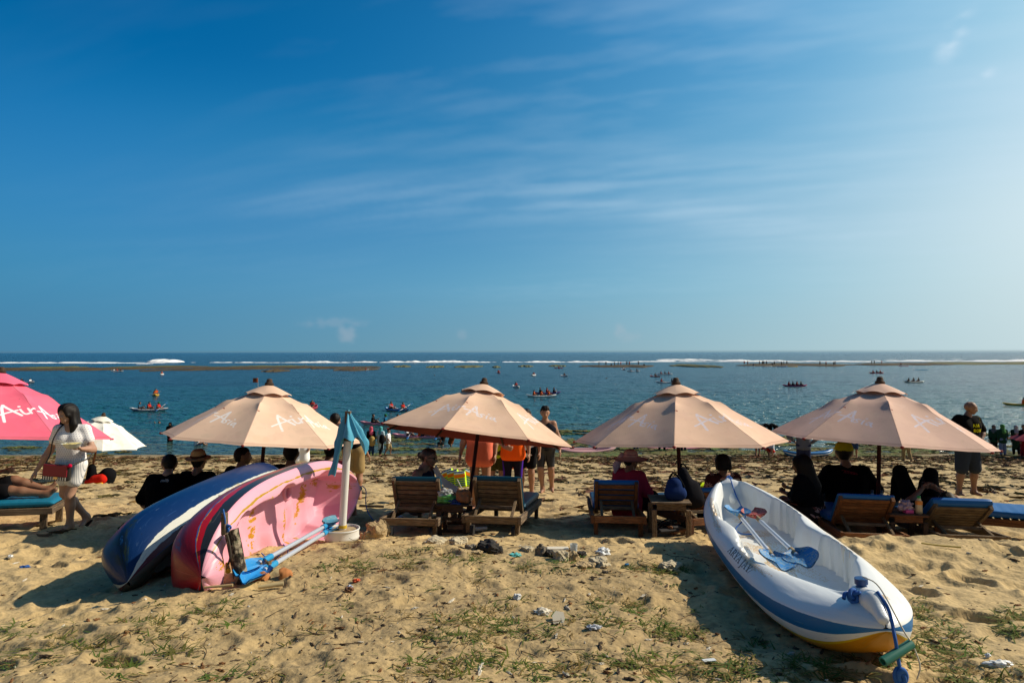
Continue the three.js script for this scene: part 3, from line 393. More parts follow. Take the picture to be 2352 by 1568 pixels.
// ---------- kayaks ----------
// local frame: z along the keel with the bow at +z, y up out of the cockpit, x across; the gunwale tips lie at (0, tipY, +-L/2)
function kayakShape({ L = 3.6, B = 0.86, D = 0.33, sheer = 0.13, rocker = 0.05, bow = [3, 0.62], stern = [2.4, 0.75], keelPow = 10, crown = 0.05, rim = () => 0.75, wells = [[-0.86, 0.66]], floor = 0.1, ribs = [], seats = [], lump = 0, nu = 300, nv = 100 }) {
  const wid = (t) => { const [p, q] = t > 0 ? bow : stern; return B / 2 * Math.pow(Math.max(0, 1 - Math.abs(t) ** p), q); }, gun = (t) => D + sheer * Math.abs(t) ** 2.4, keel = (t) => rocker * t * t + (gun(1) - rocker - 0.02) * Math.abs(t) ** keelPow;
  const T = (u) => { const a = u * 2 - 1; return Math.sign(a) * (1 - Math.pow(1 - Math.abs(a), 1.35)); };
  const hull = sheet(120, 48, (u, v) => { const t = T(u), f = (v - 0.5) * Math.PI, s = Math.sin(f), c = Math.cos(f), w = wid(t), k = keel(t), g = gun(t); return [w * Math.sign(s) * Math.abs(s) ** 0.55, k + (g - k) * (1 - c ** 0.8), t * L / 2]; });
  const well = (t) => { let a = 0; for (const [t0, t1, e = 0.07] of wells) a = Math.max(a, sstep(t0, t0 + e, t) * sstep(t1, t1 - e, t)); return a; };
  const deckY = (t, s) => {
    const g = gun(t), as = Math.abs(s), ri = rim(t), cr = crown * Math.min(1, wid(t) / (B * 0.22)), wl = well(t);
    const top = as > ri ? g + cr * Math.sin((1 - as) / (1 - ri) * Math.PI / 2) ** 0.75 : g + cr + 0.03 * (1 - (as / ri) ** 2) * (1 - wl);
    let pocket = 0, steep = 0.2; for (const [t0, t1, n, dp] of ribs) if (t > t0 && t < t1) { const q = (t - t0) / (t1 - t0), fr = q * n - Math.floor(q * n), env = Math.sin(Math.PI * q) ** 0.4; pocket = dp * env * (0.45 + 0.55 * sstep(0, 0.15, fr) * (1 - 0.9 * sstep(0.55, 1, fr))); steep = lerp(steep, 0.11, env); }
    let fl = floor; for (const [c, hw, h] of seats) fl += h * sstep(hw, hw * 0.45, Math.abs(t - c)) * (1 - 0.35 * (1 - s * s));
    fl += lump * noise3(t * 4, s * 1.4, 3.3) + 0.3 * lump * noise3(t * 11, s * 3, 5.1);
    const edge = ri - 0.03 + pocket * 0.3, depth = wl * sstep(edge, edge - steep, as - pocket * 0.5 * sstep(g + cr - 0.03, g - 0.05, lerp(top, fl, sstep(edge, edge - steep, as))));
    return lerp(top, Math.min(Math.max(fl, keel(t) + 0.035), g), depth);
  };
  const deck = sheet(nu, nv, (u, v) => { const t = T(u) * 0.999, e = v * 2 - 1, s = Math.sin(e * Math.PI / 2) * 0.4 + e * 0.6; return [wid(t) * s, Math.abs(e) === 1 ? gun(t) : deckY(t, s), t * L / 2]; });
  return { hull, deck, wid, gun, keel, deckY, L };
}
const scuff = dataTex(256, (u, v) => 0.5 + tnoise(u, v, 12, 5, 31) * 0.7);
function hullPaint(w, h, bands, base, wear) {   // bands: [from, to, colour, ragged], measured from the gunwale (0) to the keel (0.5); the same on both sides
  return canvasTex(w, h, (c) => {
    c.fillStyle = base; c.fillRect(0, 0, w, h); const r = rng(wear.seed);
    for (const side of [0, 1]) { const Y = (v) => (side ? v : 1 - v) * h; for (const [a, b, col, rag = 0] of bands) { c.fillStyle = col; c.beginPath(); const n = 160; for (let i = 0; i <= n; i++) c.lineTo(i / n * w, Y(a + (rag ? rag * noise2(i * 0.21, a * 50, wear.seed) + rag * 0.6 * noise2(i * 0.9, 4, wear.seed) : 0))); for (let i = n; i >= 0; i--) c.lineTo(i / n * w, Y(b + (rag ? rag * noise2(i * 0.23, b * 50, wear.seed + 1) + rag * 0.6 * noise2(i * 0.8, 7, wear.seed) : 0))); c.fill(); } }
    for (const [n, cols, len, wd, al] of wear.marks) for (let i = 0; i < n; i++) { c.strokeStyle = cols[Math.floor(r() * cols.length)]; c.globalAlpha = al * (0.3 + r()); c.lineWidth = wd * (0.4 + r()); const x = r() * w, y = r() * h, a = (r() - 0.5) * 0.7; c.beginPath(); c.moveTo(x, y); c.quadraticCurveTo(x + len * r() * Math.cos(a), y + len * 0.3 * (r() - 0.5), x + len * r() * Math.cos(a), y + len * r() * Math.sin(a)); c.stroke(); }
    for (const [x, y, rx, ry, col, al] of wear.patches ?? []) for (let i = 0; i < 40; i++) { c.globalAlpha = al * (0.3 + 0.7 * r()); c.fillStyle = col; const q = r() * 6.28, s = Math.sqrt(r()); c.beginPath(); c.ellipse((x + rx * s * Math.cos(q)) * w, (1 - (y + ry * s * Math.sin(q))) * h, w * rx * (0.08 + 0.2 * r()), h * ry * (0.1 + 0.25 * r()), r() * 3, 0, 7); c.fill(); }
    c.globalAlpha = 1; wear.extra?.(c, w, h, r);
  });
}
function setFrame(o, N, F, n, tipY, L) {  // bow tip near N, stern tip near F, cockpit opening towards n
  const z = N.clone().sub(F).normalize(), y = n.clone().sub(z.clone().multiplyScalar(n.dot(z))).normalize(), x = y.clone().cross(z), c = N.clone().add(F).multiplyScalar(0.5).sub(y.clone().multiplyScalar(tipY));
  o.quaternion.setFromRotationMatrix(new THREE.Matrix4().makeBasis(x, y, z)); o.position.copy(c); o.updateMatrixWorld(true); return o;
}
const gloss = (map, rough = 0.3, extra = {}) => new THREE.MeshPhysicalMaterial({ map, roughness: rough + 0.08, specularIntensity: 0.7, bumpMap: scuff, bumpScale: 0.0025, ...extra });
const blueRope = mat([0.02, 0.12, 0.42], 0.8), whiteRope = mat([0.62, 0.58, 0.46], 0.8);

// the white kayak at the right
const N1 = at(2036, 1444, 3.5), F1 = at(1671, 1114, 7.0), L1 = N1.distanceTo(F1);
const k1 = kayakShape({ L: L1, B: 0.9, D: 0.22, sheer: 0.12, rocker: 0.03, crown: 0.095, bow: [3, 0.6], stern: [2.8, 0.62], keelPow: 8, rim: (t) => 0.74 - 0.5 * sstep(0.3, 0.86, t) - 0.12 * sstep(-0.6, -0.95, t) - 0.07 * Math.exp(-(((t + 0.16) / 0.09) ** 2)), wells: [[-0.94, 0.8, 0.15]], floor: 0.085, ribs: [[-0.62, -0.28, 5, 0.3], [0.0, 0.36, 5, 0.3]], seats: [[-0.7, 0.14, 0.04], [-0.16, 0.14, 0.06], [0.56, 0.2, 0.05]] });
const kayakWhite = thing('kayak', 'white sit on top kayak with a blue stripe and two paddles inside', 'kayak', [0, 0, 0]);
setFrame(kayakWhite, N1, F1, V(-0.07, 1, 0.02), k1.gun(1), L1);
mesh('hull', k1.hull, gloss(hullPaint(2048, 512, [[0, 0.5, '#e9ecec'], [0, 0.105, '#1a6fae', 0.003], [0.2, 0.235, '#d9b91f', 0.002], [0.235, 0.5, '#c88a14']], '#e9ecec', { seed: 3, marks: [[260, ['#9aa4a8', '#c9b58e', '#7d8a90'], 80, 2.4, 0.35], [70, ['#3b4a55', '#2b5f8f'], 26, 3, 0.4]], patches: [[0.62, 0.12, 0.012, 0.03, '#2b6f9f', 0.25]] }), 0.27), kayakWhite);
const sandyDeck = canvasTex(2048, 1024, (c, w, h) => {
  c.fillStyle = '#e8ebea'; c.fillRect(0, 0, w, h); const r = rng(12);
  for (let i = 0; i < 300; i++) { c.fillStyle = `rgba(160,140,100,${0.02 + 0.03 * r()})`; c.beginPath(); c.ellipse(r() * w, r() * h, 8 + r() * 40, 4 + r() * 16, 0, 0, 7); c.fill(); }
  const spill = (u, v, ru, rv, n, al) => { for (let i = 0; i < n; i++) { const q = r() * 6.28, s = Math.sqrt(r()) * (0.6 + 0.6 * noise2(Math.cos(q) * 2 + u * 30, Math.sin(q) * 2, 4)); c.fillStyle = `rgba(${190 + r() * 30 | 0},${158 + r() * 26 | 0},${108 + r() * 26 | 0},${al * (0.4 + 0.6 * r())})`; c.fillRect((u + ru * s * Math.cos(q)) * w, (1 - (v + rv * s * Math.sin(q))) * h, 2 + r() * 5, 2 + r() * 5); } };
  spill(0.66, 0.5, 0.045, 0.15, 3600, 0.95); spill(0.45, 0.5, 0.25, 0.26, 5200, 0.6); spill(0.3, 0.13, 0.14, 0.05, 1500, 0.6); spill(0.62, 0.12, 0.12, 0.06, 1100, 0.6); spill(0.5, 0.9, 0.3, 0.05, 1400, 0.5); spill(0.5, 0.5, 0.03, 0.2, 1500, 0.7); spill(0.3, 0.5, 0.05, 0.2, 1800, 0.75); spill(0.42, 0.42, 0.05, 0.12, 900, 0.6); spill(0.86, 0.68, 0.02, 0.09, 900, 0.8); spill(0.89, 0.62, 0.012, 0.1, 500, 0.8); spill(0.2, 0.5, 0.05, 0.15, 900, 0.6); spill(0.62, 0.12, 0.05, 0.05, 500, 0.6); spill(0.4, 0.1, 0.06, 0.04, 500, 0.55); spill(0.55, 0.87, 0.1, 0.03, 300, 0.5); spill(0.58, 0.35, 0.05, 0.1, 700, 0.6);
  for (const sd of [0, 1]) { c.fillStyle = '#1877bd'; c.beginPath(); c.moveTo(0, sd ? 0 : h); for (let i = 0; i <= 60; i++) { const u = i / 60 * 0.34, k = 0.075 * (1 - i / 60) ** 1.4 + (i < 58 ? 0.004 : 0); c.lineTo(u * w, (sd ? k : 1 - k) * h); } c.lineTo(0.34 * w, sd ? 0 : h); c.fill(); }
  c.save(); c.translate(w * 0.525, h * (1 - 0.066)); c.rotate(-0.03); c.scale(0.5, 0.95); c.font = 'bold 98px serif'; c.textBaseline = 'middle'; c.fillStyle = '#15171a'; c.fillText('ARYA JAY', 0, 0); c.strokeStyle = '#e3e6e6'; c.lineWidth = 3; for (let i = 0; i < 11; i++) { c.beginPath(); c.moveTo(i * 46 + 20, -50); c.lineTo(i * 46 + 22, 50); c.stroke(); } c.lineWidth = 6; c.strokeStyle = '#15171a'; c.globalAlpha = 0.6; c.beginPath(); c.moveTo(484, 36); c.lineTo(506, -8); c.stroke(); c.restore();
});
mesh('deck', k1.deck, gloss(sandyDeck, 0.3, { side: THREE.DoubleSide }), kayakWhite);
const deckAt = (k, t, s, up = 0) => V(k.wid(t) * s, k.deckY(t, s) + up, t * k.L / 2);
{
  const b = deckAt(k1, 0.74, 0, -0.012); mesh('bow_ridge', flesh([[deckAt(k1, 0.83, 0, -0.02), deckAt(k1, 0.92, 0, -0.01), 0.06, 0.045], [deckAt(k1, 0.92, 0, -0.01), deckAt(k1, 0.985, 0, -0.02), 0.045, 0.03]], 0.01, 0.02), mat('#e9ecec', 0.28), kayakWhite);
  const d = deckAt(k1, 0.845, 0, 0.05); mesh('drain_plug', join(new THREE.CylinderGeometry(0.034, 0.034, 0.03, 20).translate(d.x, d.y + 0.015, d.z), new THREE.CylinderGeometry(0.022, 0.03, 0.02, 16).translate(d.x, d.y - 0.008, d.z)), mat([0.01, 0.06, 0.2], 0.4), kayakWhite);
  const kn = deckAt(k1, 0.89, -0.33, 0.035); mesh('rope_knot', join(new THREE.TorusKnotGeometry(0.022, 0.011, 60, 7, 2, 3).translate(kn.x, kn.y, kn.z), tube([kn.clone(), kn.clone().add(V(-0.04, 0.012, -0.01)), kn.clone().add(V(-0.06, -0.01, 0.01))], 0.011, 6)), blueRope, kayakWhite);
  const tip = V(0, k1.gun(1) - 0.05, k1.L / 2 + 0.02), hole = deckAt(k1, 0.93, 0.12, 0.06), pipe = tip.clone().add(V(0.02, -0.045, 0.04));
  mesh('bow_rope', tube([hole, hole.clone().lerp(tip, 0.5).add(V(0.03, 0.03, 0)), tip.clone().add(V(0.02, 0.02, 0.03)), pipe, pipe.clone().add(V(0, -0.08, 0.02))], 0.009, 7), blueRope, kayakWhite);
  mesh('rope_knot', new THREE.TorusKnotGeometry(0.018, 0.011, 70, 7, 3, 2).scale(1, 1.5, 1).translate(pipe.x, pipe.y - 0.11, pipe.z + 0.02), blueRope, kayakWhite);
  const s = V(0.11, 0.03, -0.05); mesh('pipe_handle', (() => { const q = []; for (const [r, y] of [[0.019, -1], [0.028, -1], [0.028, 1], [0.019, 1], [0.019, -1]]) q.push([r * 0.85, y * 0.1]); return lathe(q, 18).applyQuaternion(new THREE.Quaternion().setFromUnitVectors(UP, s.clone().normalize())).translate(pipe.x, pipe.y, pipe.z); })(), mat([0.02, 0.17, 0.12], 0.5), kayakWhite);
  const e = pipe.clone().add(V(0.09, 0.03, -0.04)); mesh('white_cord', tube([deckAt(k1, 0.85, 0.02, 0.09), deckAt(k1, 0.92, 0.22, 0.09), tip.clone().add(V(0.07, 0.05, 0.02)), e, e.clone().add(V(0.02, -0.1, 0.03)), e.clone().add(V(0, -0.17, 0.03))], 0.004, 6), whiteRope, kayakWhite);
  const ft = V(0, k1.gun(1), -k1.L / 2); mesh('stern_handle', join(box(0.2, 0.045, 0.03, 0.03, ft.y + 0.035, ft.z - 0.01, 0.006)), darkWood[0], kayakWhite);
  mesh('stern_rope', join(tube([ft.clone().add(V(0.02, 0.02, 0.02)), deckAt(k1, -0.93, 0, 0.04), deckAt(k1, -0.86, 0.1, 0.03), deckAt(k1, -0.72, 0.12, 0.06), deckAt(k1, -0.62, -0.05, 0.05), deckAt(k1, -0.55, -0.3, 0.03), deckAt(k1, -0.48, -0.25, 0.02), deckAt(k1, -0.44, 0.0, 0.03)], 0.006, 6, 60), new THREE.TorusKnotGeometry(0.02, 0.008, 50, 6, 2, 3).translate(0.02, ft.y + 0.06, ft.z)), blueRope, kayakWhite);
  mesh('stern_ridge', flesh([[deckAt(k1, -0.98, 0, -0.01), deckAt(k1, -0.86, 0, -0.02), 0.03, 0.045]], 0.01, 0.015), mat('#e9ecec', 0.28), kayakWhite);
}
// paddles: aluminium shaft with a shaped blade at each end
function bladeShape(len, w, seed, cup = 0.03) { return sheet(14, 20, (u, v) => { const a = v, wd = w / 2 * Math.pow(Math.sin(Math.PI * clamp(0.08 + 0.84 * a, 0, 1)), 0.55) * (a < 0.15 ? 0.35 + a * 4.3 : 1), k = u * 2 - 1; return [k * wd, cup * k * k - 0.01 * (1 - k * k) + 0.006 * noise2(u * 4, v * 4, seed), a * len]; }); }
function thick(g, t) { const a = g.clone(), p = a.attributes.position, n = a.attributes.normal; for (let i = 0; i < p.count; i++) p.setXYZ(i, p.getX(i) - n.getX(i) * t, p.getY(i) - n.getY(i) * t, p.getZ(i) - n.getZ(i) * t); return [g, a]; }
const bladePaint = (base, seed, sand) => new THREE.MeshPhysicalMaterial({ side: THREE.DoubleSide, roughness: 0.6, map: canvasTex(128, 256, (c, w, h) => { c.fillStyle = base; c.fillRect(0, 0, w, h); const r = rng(seed); for (let i = 0; i < 2600 * sand; i++) { const x = r() * w, y = r() * h; if (noise2(x / 26, y / 34, seed) + 0.5 * noise2(x / 9, y / 9, seed + 3) < 0.1 - sand * 0.4) continue; c.fillStyle = `rgba(${196 + r() * 40 | 0},${168 + r() * 36 | 0},${125 + r() * 30 | 0},${0.4 + 0.5 * r()})`; c.fillRect(x, y, 1 + r() * 3, 1 + r() * 3); } c.strokeStyle = 'rgba(20,40,80,.35)'; c.lineWidth = 5; c.beginPath(); c.moveTo(w / 2, 0); c.lineTo(w / 2, h * 0.55); c.stroke(); }) });
const shaftMat = new THREE.MeshPhysicalMaterial({ color: lin(0.55, 0.6, 0.68), roughness: 0.35, metalness: 0.3 }), tapeMat = mat([0.3, 0.22, 0.12], 0.9);
function paddle(name, label, a, b, up, bl, { r = 0.0155, colA, colB, lenA = 0.4, lenB = 0.42, wA = 0.17, wB = 0.19, sleeve, twistB = 0, group } = {}) {  // shaft from a to b; blades stick out beyond both ends
  const z = b.clone().sub(a), L = z.length(); z.normalize(); const y = up.clone().sub(z.clone().multiplyScalar(up.dot(z))).normalize(), x = y.clone().cross(z), o = thing(name, label, 'paddle', a, 0, group);
  o.quaternion.setFromRotationMatrix(new THREE.Matrix4().makeBasis(x, y, z)); o.updateMatrixWorld(true);
  mesh('shaft', rod(V(0, 0, -0.05), V(0, 0, L + 0.05), r, r, 14), shaftMat, o);
  mesh('blade', join(thick(bladeShape(lenB, wB, 3), 0.008)).rotateZ(twistB).translate(0, 0, L - 0.02), colB, o);
  mesh('blade', join(thick(bladeShape(lenA, wA, 5), 0.008)).rotateY(Math.PI).translate(0, 0, 0.02), colA, o);
  mesh('collar', rod(V(0, 0, L - (sleeve ? 0.17 : 0.09)), V(0, 0, L + 0.02), r * 1.35, r * 1.25, 12), sleeve ?? tapeMat, o); mesh('collar', rod(V(0, 0, -0.02), V(0, 0, 0.09), r * 1.25, r * 1.35, 12), sleeve ?? tapeMat, o);
  return o;
}
const inK = (t, s, up) => kayakWhite.localToWorld(deckAt(k1, t, s, up));
const PK = 'paddles lying in the white kayak';
paddle('paddle', 'paddle with blue sandy blades at both ends inside the white kayak', at(1700, 1185, 6.05), at(1772, 1274, 4.9), V(0.1, 1, 0.1), 1, { colA: bladePaint('#2a7fc0', 21, 0.75), colB: bladePaint('#2077ba', 22, 0.9), lenA: 0.3, wA: 0.235, lenB: 0.36, wB: 0.25, twistB: -0.1 });
paddle('paddle', 'paddle with a red worn blade at its far end inside the white kayak', at(1741, 1190, 6.0), at(1826, 1270, 4.95), V(-0.12, 1, 0.1), 1, { colA: bladePaint('#9c2f30', 23, 0.8), colB: bladePaint('#1f74b6', 24, 1), lenA: 0.3, wA: 0.22, lenB: 0.34, wB: 0.24, twistB: 0.18 });

// the red kayak with a pink cockpit, lying on its side at the left
const N2 = at(462, 1326, 4.95), F2 = at(822, 1122, 8.3), L2 = N2.distanceTo(F2);
const k2 = kayakShape({ L: L2, B: 1.02, D: 0.42, sheer: 0.06, rocker: 0.03, crown: 0.06, bow: [3.2, 0.6], stern: [2.8, 0.65], keelPow: 12, rim: (t) => 0.76 - 0.2 * sstep(0.6, 0.95, t) - 0.1 * sstep(-0.7, -0.98, t) - 0.05 * Math.exp(-(((t - 0.3) / 0.1) ** 2)), wells: [[-0.95, 0.9, 0.2]], floor: 0.12, ribs: [[-0.55, -0.3, 1, 0.2], [0.05, 0.25, 1, 0.22], [0.6, 0.74, 1, 0.16]], seats: [[-0.62, 0.12, 0.05], [-0.12, 0.16, 0.07], [0.36, 0.12, 0.05]], lump: 0.055 });
const sideways = (N, F, rho) => { const z = N.clone().sub(F).normalize(), r = UP.clone().cross(z).normalize(), u = z.clone().cross(r); return r.multiplyScalar(Math.cos(rho)).add(u.multiplyScalar(Math.sin(rho))); };
const kayakRed = thing('kayak', 'red kayak with a pink cockpit lying on its side, paddles leaning on it', 'kayak', [0, 0, 0]);
setFrame(kayakRed, N2, F2, sideways(N2, F2, 1 * RAD), k2.gun(1), L2);
mesh('hull', k2.hull, gloss(hullPaint(2048, 1024, [[0, 0.5, '#950f20'], [0.05, 0.1, '#c21a28', 0.006], [0.098, 0.108, '#3f62a8', 0.008], [0.092, 0.098, '#d8a83a', 0.008], [0, 0.052, '#2b3136', 0.006]], '#950f20', { seed: 14, marks: [[520, ['#c96a4e', '#d9a08a', '#3d040d'], 90, 2.2, 0.3], [170, ['#e0b23a', '#d43a30', '#3b62a8'], 26, 3.5, 0.5], [130, ['#f0d8c0', '#d8a898'], 170, 2, 0.32]], patches: [[0.9, 0.3, 0.03, 0.05, '#2a5f9a', 0.25], [0.68, 0.17, 0.06, 0.02, '#c8a070', 0.22], [0.25, 0.07, 0.09, 0.02, '#c07a4a', 0.25], [0.35, 0.14, 0.1, 0.015, '#d8b050', 0.25], [0.95, 0.45, 0.05, 0.1, '#4a0a12', 0.1]] }), 0.24), kayakRed);
const pinkDeck = canvasTex(2048, 1024, (c, w, h) => {
  c.fillStyle = '#e5a5b6'; c.fillRect(0, 0, w, h); const r = rng(17);
  for (let i = 0; i < 260; i++) { c.fillStyle = r() < 0.5 ? `rgba(215,120,140,${0.05 * r()})` : `rgba(255,225,230,${0.06 * r()})`; c.beginPath(); c.ellipse(r() * w, r() * h, 20 + r() * 120, 10 + r() * 50, r() * 3, 0, 7); c.fill(); }
  const flakes = (u, v, ru, rv, n, ang = 0) => { for (let i = 0; i < n; i++) { const a = (r() + r() + r()) / 1.5 - 1, b = (r() + r() + r()) / 1.5 - 1, x = (u + ru * a + ang * b * rv) * w, y = (1 - (v + rv * b)) * h; if (noise2(x / 40, y / 30, 9) < -0.05) continue; c.fillStyle = `rgba(${170 + r() * 35 | 0},${118 + r() * 30 | 0},${22 + r() * 20 | 0},${0.5 + 0.5 * r()})`; c.beginPath(); c.ellipse(x, y, 3 + r() * r() * 15, 2 + r() * 7, r() * 3, 0, 7); c.fill(); } };
  // a ragged yellow line round the cockpit rim and worn yellow streaks across the floor
  for (const side of [0, 1]) for (let i = 0; i < 2600; i++) { const u = 0.06 + 0.88 * i / 2600, v0 = 0.118 + 0.012 * Math.sin(u * 9), v = side ? 1 - v0 : v0, wdt = Math.max(0, 22 + 16 * noise2(u * 12, side, 5) + 12 * noise2(u * 70, side, 6)); if (wdt > 4) { c.fillStyle = '#b08a1c'; c.fillRect(u * w, (1 - v) * h - wdt / 2 + 10 * noise2(u * 30, side, 8), 2, wdt); } }
  for (const [u, v, ru, rv, n, a] of [[0.3, 0.5, 0.012, 0.2, 260, 0.08], [0.55, 0.5, 0.014, 0.24, 360, 0.1], [0.7, 0.45, 0.02, 0.2, 260, 0.1], [0.22, 0.3, 0.03, 0.08, 220, 0], [0.82, 0.35, 0.05, 0.12, 420, 0], [0.9, 0.4, 0.04, 0.1, 200, 0], [0.42, 0.6, 0.01, 0.2, 150, 0.06], [0.6, 0.22, 0.05, 0.04, 260, 0], [0.76, 0.22, 0.05, 0.05, 320, 0], [0.12, 0.4, 0.03, 0.1, 120, 0]]) flakes(u, v, ru * 1.5, rv, n * 1.5, a);
});
mesh('deck', k2.deck, gloss(pinkDeck, 0.3, { side: THREE.DoubleSide }), kayakRed);
{ const p = (t, s, up) => deckAt(k2, t, s, up); mesh('grip_recess', join(...[[-0.25, -0.4], [0.45, -0.45], [0.7, 0.3]].map(([t, s]) => { const q = p(t, s, 0.015); return new THREE.TorusGeometry(0.07, 0.022, 10, 26).scale(1, 1, 1.6).rotateX(Math.PI / 2).translate(q.x, q.y, q.z); })), mat('#dd98ab', 0.3), kayakRed);
  const a = p(0.86, -0.1, 0.05); mesh('bow_rope', tube([a, a.clone().add(V(-0.08, 0.05, 0.06)), a.clone().add(V(-0.2, 0.06, 0.1)), a.clone().add(V(-0.3, 0.04, 0.12))], 0.008, 7), mat([0.06, 0.05, 0.035], 0.9), kayakRed);
  const e = a.clone().add(V(-0.3, 0.04, 0.12)); mesh('wooden_toggle', box(0.16, 0.035, 0.05, e.x - 0.03, e.y, e.z, 0.006), greyWood[0], kayakRed); mesh('rope_knot', join(new THREE.TorusKnotGeometry(0.018, 0.008, 60, 6, 2, 3).translate(e.x, e.y + 0.02, e.z), tube([e.clone(), e.clone().add(V(-0.07, 0.02, 0.03)), e.clone().add(V(-0.14, 0.0, 0.02))], 0.007, 6)), blueRope, kayakRed);
  mesh('yellow_peg', rod(p(0.88, 0.06, 0.03), p(0.83, -0.05, 0.09), 0.02, 0.012), mat('#c39a22', 0.5), kayakRed);
  const f = V(0, k2.gun(1), -k2.L / 2), fw = kayakRed.localToWorld(f.clone()), dn = (x, y, z) => kayakRed.worldToLocal(fw.clone().add(V(x, y, z))); mesh('stern_cord', tube([f, dn(0.05, 0.03, 0), dn(0.1, -0.02, 0.02), dn(0.1, -0.16, 0.03), dn(0.13, -0.27, 0.05), dn(0.2, -0.36, 0.08)], 0.006, 6), blueRope, kayakRed); mesh('stern_plug', new THREE.SphereGeometry(0.028, 12, 10).translate(f.x, f.y + 0.02, f.z - 0.01), mat([0.03, 0.22, 0.12], 0.5), kayakRed); }

// the blue kayak tipped over behind it
const N3 = at(292, 1338, 5.35), F3 = at(662, 1128, 8.7), L3 = N3.distanceTo(F3);
const k3 = kayakShape({ L: L3, B: 0.88, D: 0.42, sheer: 0.06, rocker: 0.03, bow: [3.2, 0.6], stern: [2.8, 0.65], keelPow: 12, nu: 100, nv: 40, rim: () => 0.8, wells: [[-0.95, 0.9, 0.16]], floor: 0.12, seats: [[-0.3, 0.2, 0.05], [0.3, 0.2, 0.05]] });
const kayakBlue = thing('kayak', 'dark blue kayak with a white gunwale band, tipped over behind the red one', 'kayak', [0, 0, 0]);
setFrame(kayakBlue, N3, F3, sideways(N3, F3, -44 * RAD), k3.gun(1), L3);
mesh('hull', k3.hull, gloss(hullPaint(2048, 1024, [[0, 0.5, '#0a2b5a'], [0, 0.03, '#5c1b1c', 0.004], [0.03, 0.085, '#d0d1c6', 0.006]], '#0a2b5a', { seed: 24, marks: [[500, ['#5d83b8', '#8aa6cc', '#061a3a'], 70, 2.4, 0.32], [120, ['#c3cbd4'], 60, 2.6, 0.35], [60, ['#2a2018'], 18, 4, 0.6]], patches: [[0.94, 0.4, 0.045, 0.11, '#23261a', 0.4], [0.88, 0.34, 0.03, 0.05, '#343a26', 0.35], [0.95, 0.3, 0.02, 0.05, '#3d4a2c', 0.35], [0.915, 0.4, 0.012, 0.02, '#3b87cc', 0.5], [0.55, 0.06, 0.05, 0.04, '#b08a3a', 0.28], [0.2, 0.08, 0.1, 0.03, '#b9a67a', 0.3], [0.62, 0.055, 0.008, 0.015, '#53392c', 0.7]] }), 0.26), kayakBlue);
mesh('deck', k3.deck, mat('#4f463b', 0.6), kayakBlue);
{ const a = deckAt(k3, 0.9, 0, 0.03); mesh('bow_cord', tube([a, a.clone().add(V(0.05, 0.12, 0.02)), a.clone().add(V(0.02, 0.26, -0.02))], 0.008, 6), blueRope, kayakBlue); mesh('cord_float', flesh([[a.clone().add(V(0.02, 0.28, -0.02)), a.clone().add(V(0.01, 0.34, -0.02)), 0.035, 0.04]], 0.012, 0.01), mat([0.35, 0.13, 0.08], 0.7), kayakBlue); }
// two paddles propped on the pink cockpit
const silver = { colA: bladePaint('#1c86c9', 31, 0.05), colB: bladePaint('#1c86c9', 32, 0.06), r: 0.02, lenA: 0.38, lenB: 0.42, wA: 0.17, wB: 0.18 };
paddle('paddle', 'upper of two silver paddles leaning on the pink cockpit', at(748, 1207, 6.9), at(600, 1290, 5.5), V(0.15, 1, -0.1), 1, { ...silver, sleeve: mat([0.02, 0.28, 0.55], 0.45), colA: bladePaint('#3f7f9a', 33, 0.35) });
paddle('paddle', 'lower of two silver paddles leaning on the pink cockpit', at(748, 1222, 6.8), at(612, 1306, 5.4), V(0.15, 1, -0.1), 1, { ...silver, sleeve: mat([0.02, 0.28, 0.55], 0.45) });
for (const [x0, y0, x1, y1, d] of [[600, 1270, 612, 1296, 5.7], [650, 1250, 660, 1272, 6.15], [628, 1290, 640, 1262, 5.85]]) { const a = at(x0, y0, d), b = at(x1, y1, d - 0.02); tag(mesh('lashing_cord', tube([a, a.clone().lerp(b, 0.5).add(V(0.03, 0.01, 0.03)), b], 0.005, 6), blueRope), x0 === 600 ? 'thin blue cord loop tying the paddle shafts, nearest the blue blades' : x0 === 650 ? 'thin blue cord loop tying the paddle shafts, farthest up the shafts' : 'thin blue cord loop tying the paddle shafts, middle one', 'cord'); }
// ---------- people ----------
// local frame: the person faces +z, the left hand is at +x; joints in metres for a 1.70 m figure
const P3 = (a) => (a.isVector3 ? a : V(...a));
function joints(o = {}) {
  const J = { pel: [0, 0.93, 0], chest: [0, 1.26, 0], neck: [0, 1.435, -0.015], head: [0, 1.605, 0.015], side: [1, 0, 0], ...o };
  for (const k of ['pel', 'chest', 'neck', 'head', 'side']) J[k] = P3(J[k]);
  const up = J.neck.clone().sub(J.chest).normalize(), hs = P3(J.hipSide ?? J.side).normalize(), sd = J.side.normalize();
  for (const [k, s] of [['L', 1], ['R', -1]]) {
    J['s' + k] = P3(o['s' + k] ?? J.neck.clone().addScaledVector(sd, s * 0.17).addScaledVector(up, -0.055)); J['h' + k] = P3(o['h' + k] ?? J.pel.clone().addScaledVector(hs, s * 0.085).add(V(0, -0.04, 0)));
    J['e' + k] = P3(o['e' + k] ?? J['s' + k].clone().add(V(s * 0.05, -0.28, -0.02))); J['w' + k] = P3(o['w' + k] ?? J['e' + k].clone().add(V(s * 0.01, -0.24, 0.06)));
    J['k' + k] = P3(o['k' + k] ?? [s * 0.1, 0.49, 0.02]); J['a' + k] = P3(o['a' + k] ?? [s * 0.1, 0.085, -0.02]); J['t' + k] = P3(o['t' + k] ?? J['a' + k].clone().add(V(s * 0.025, -0.055, 0.14)));
  }
  return J;
}
const mid = (a, b, t = 0.5) => a.clone().lerp(b, t);
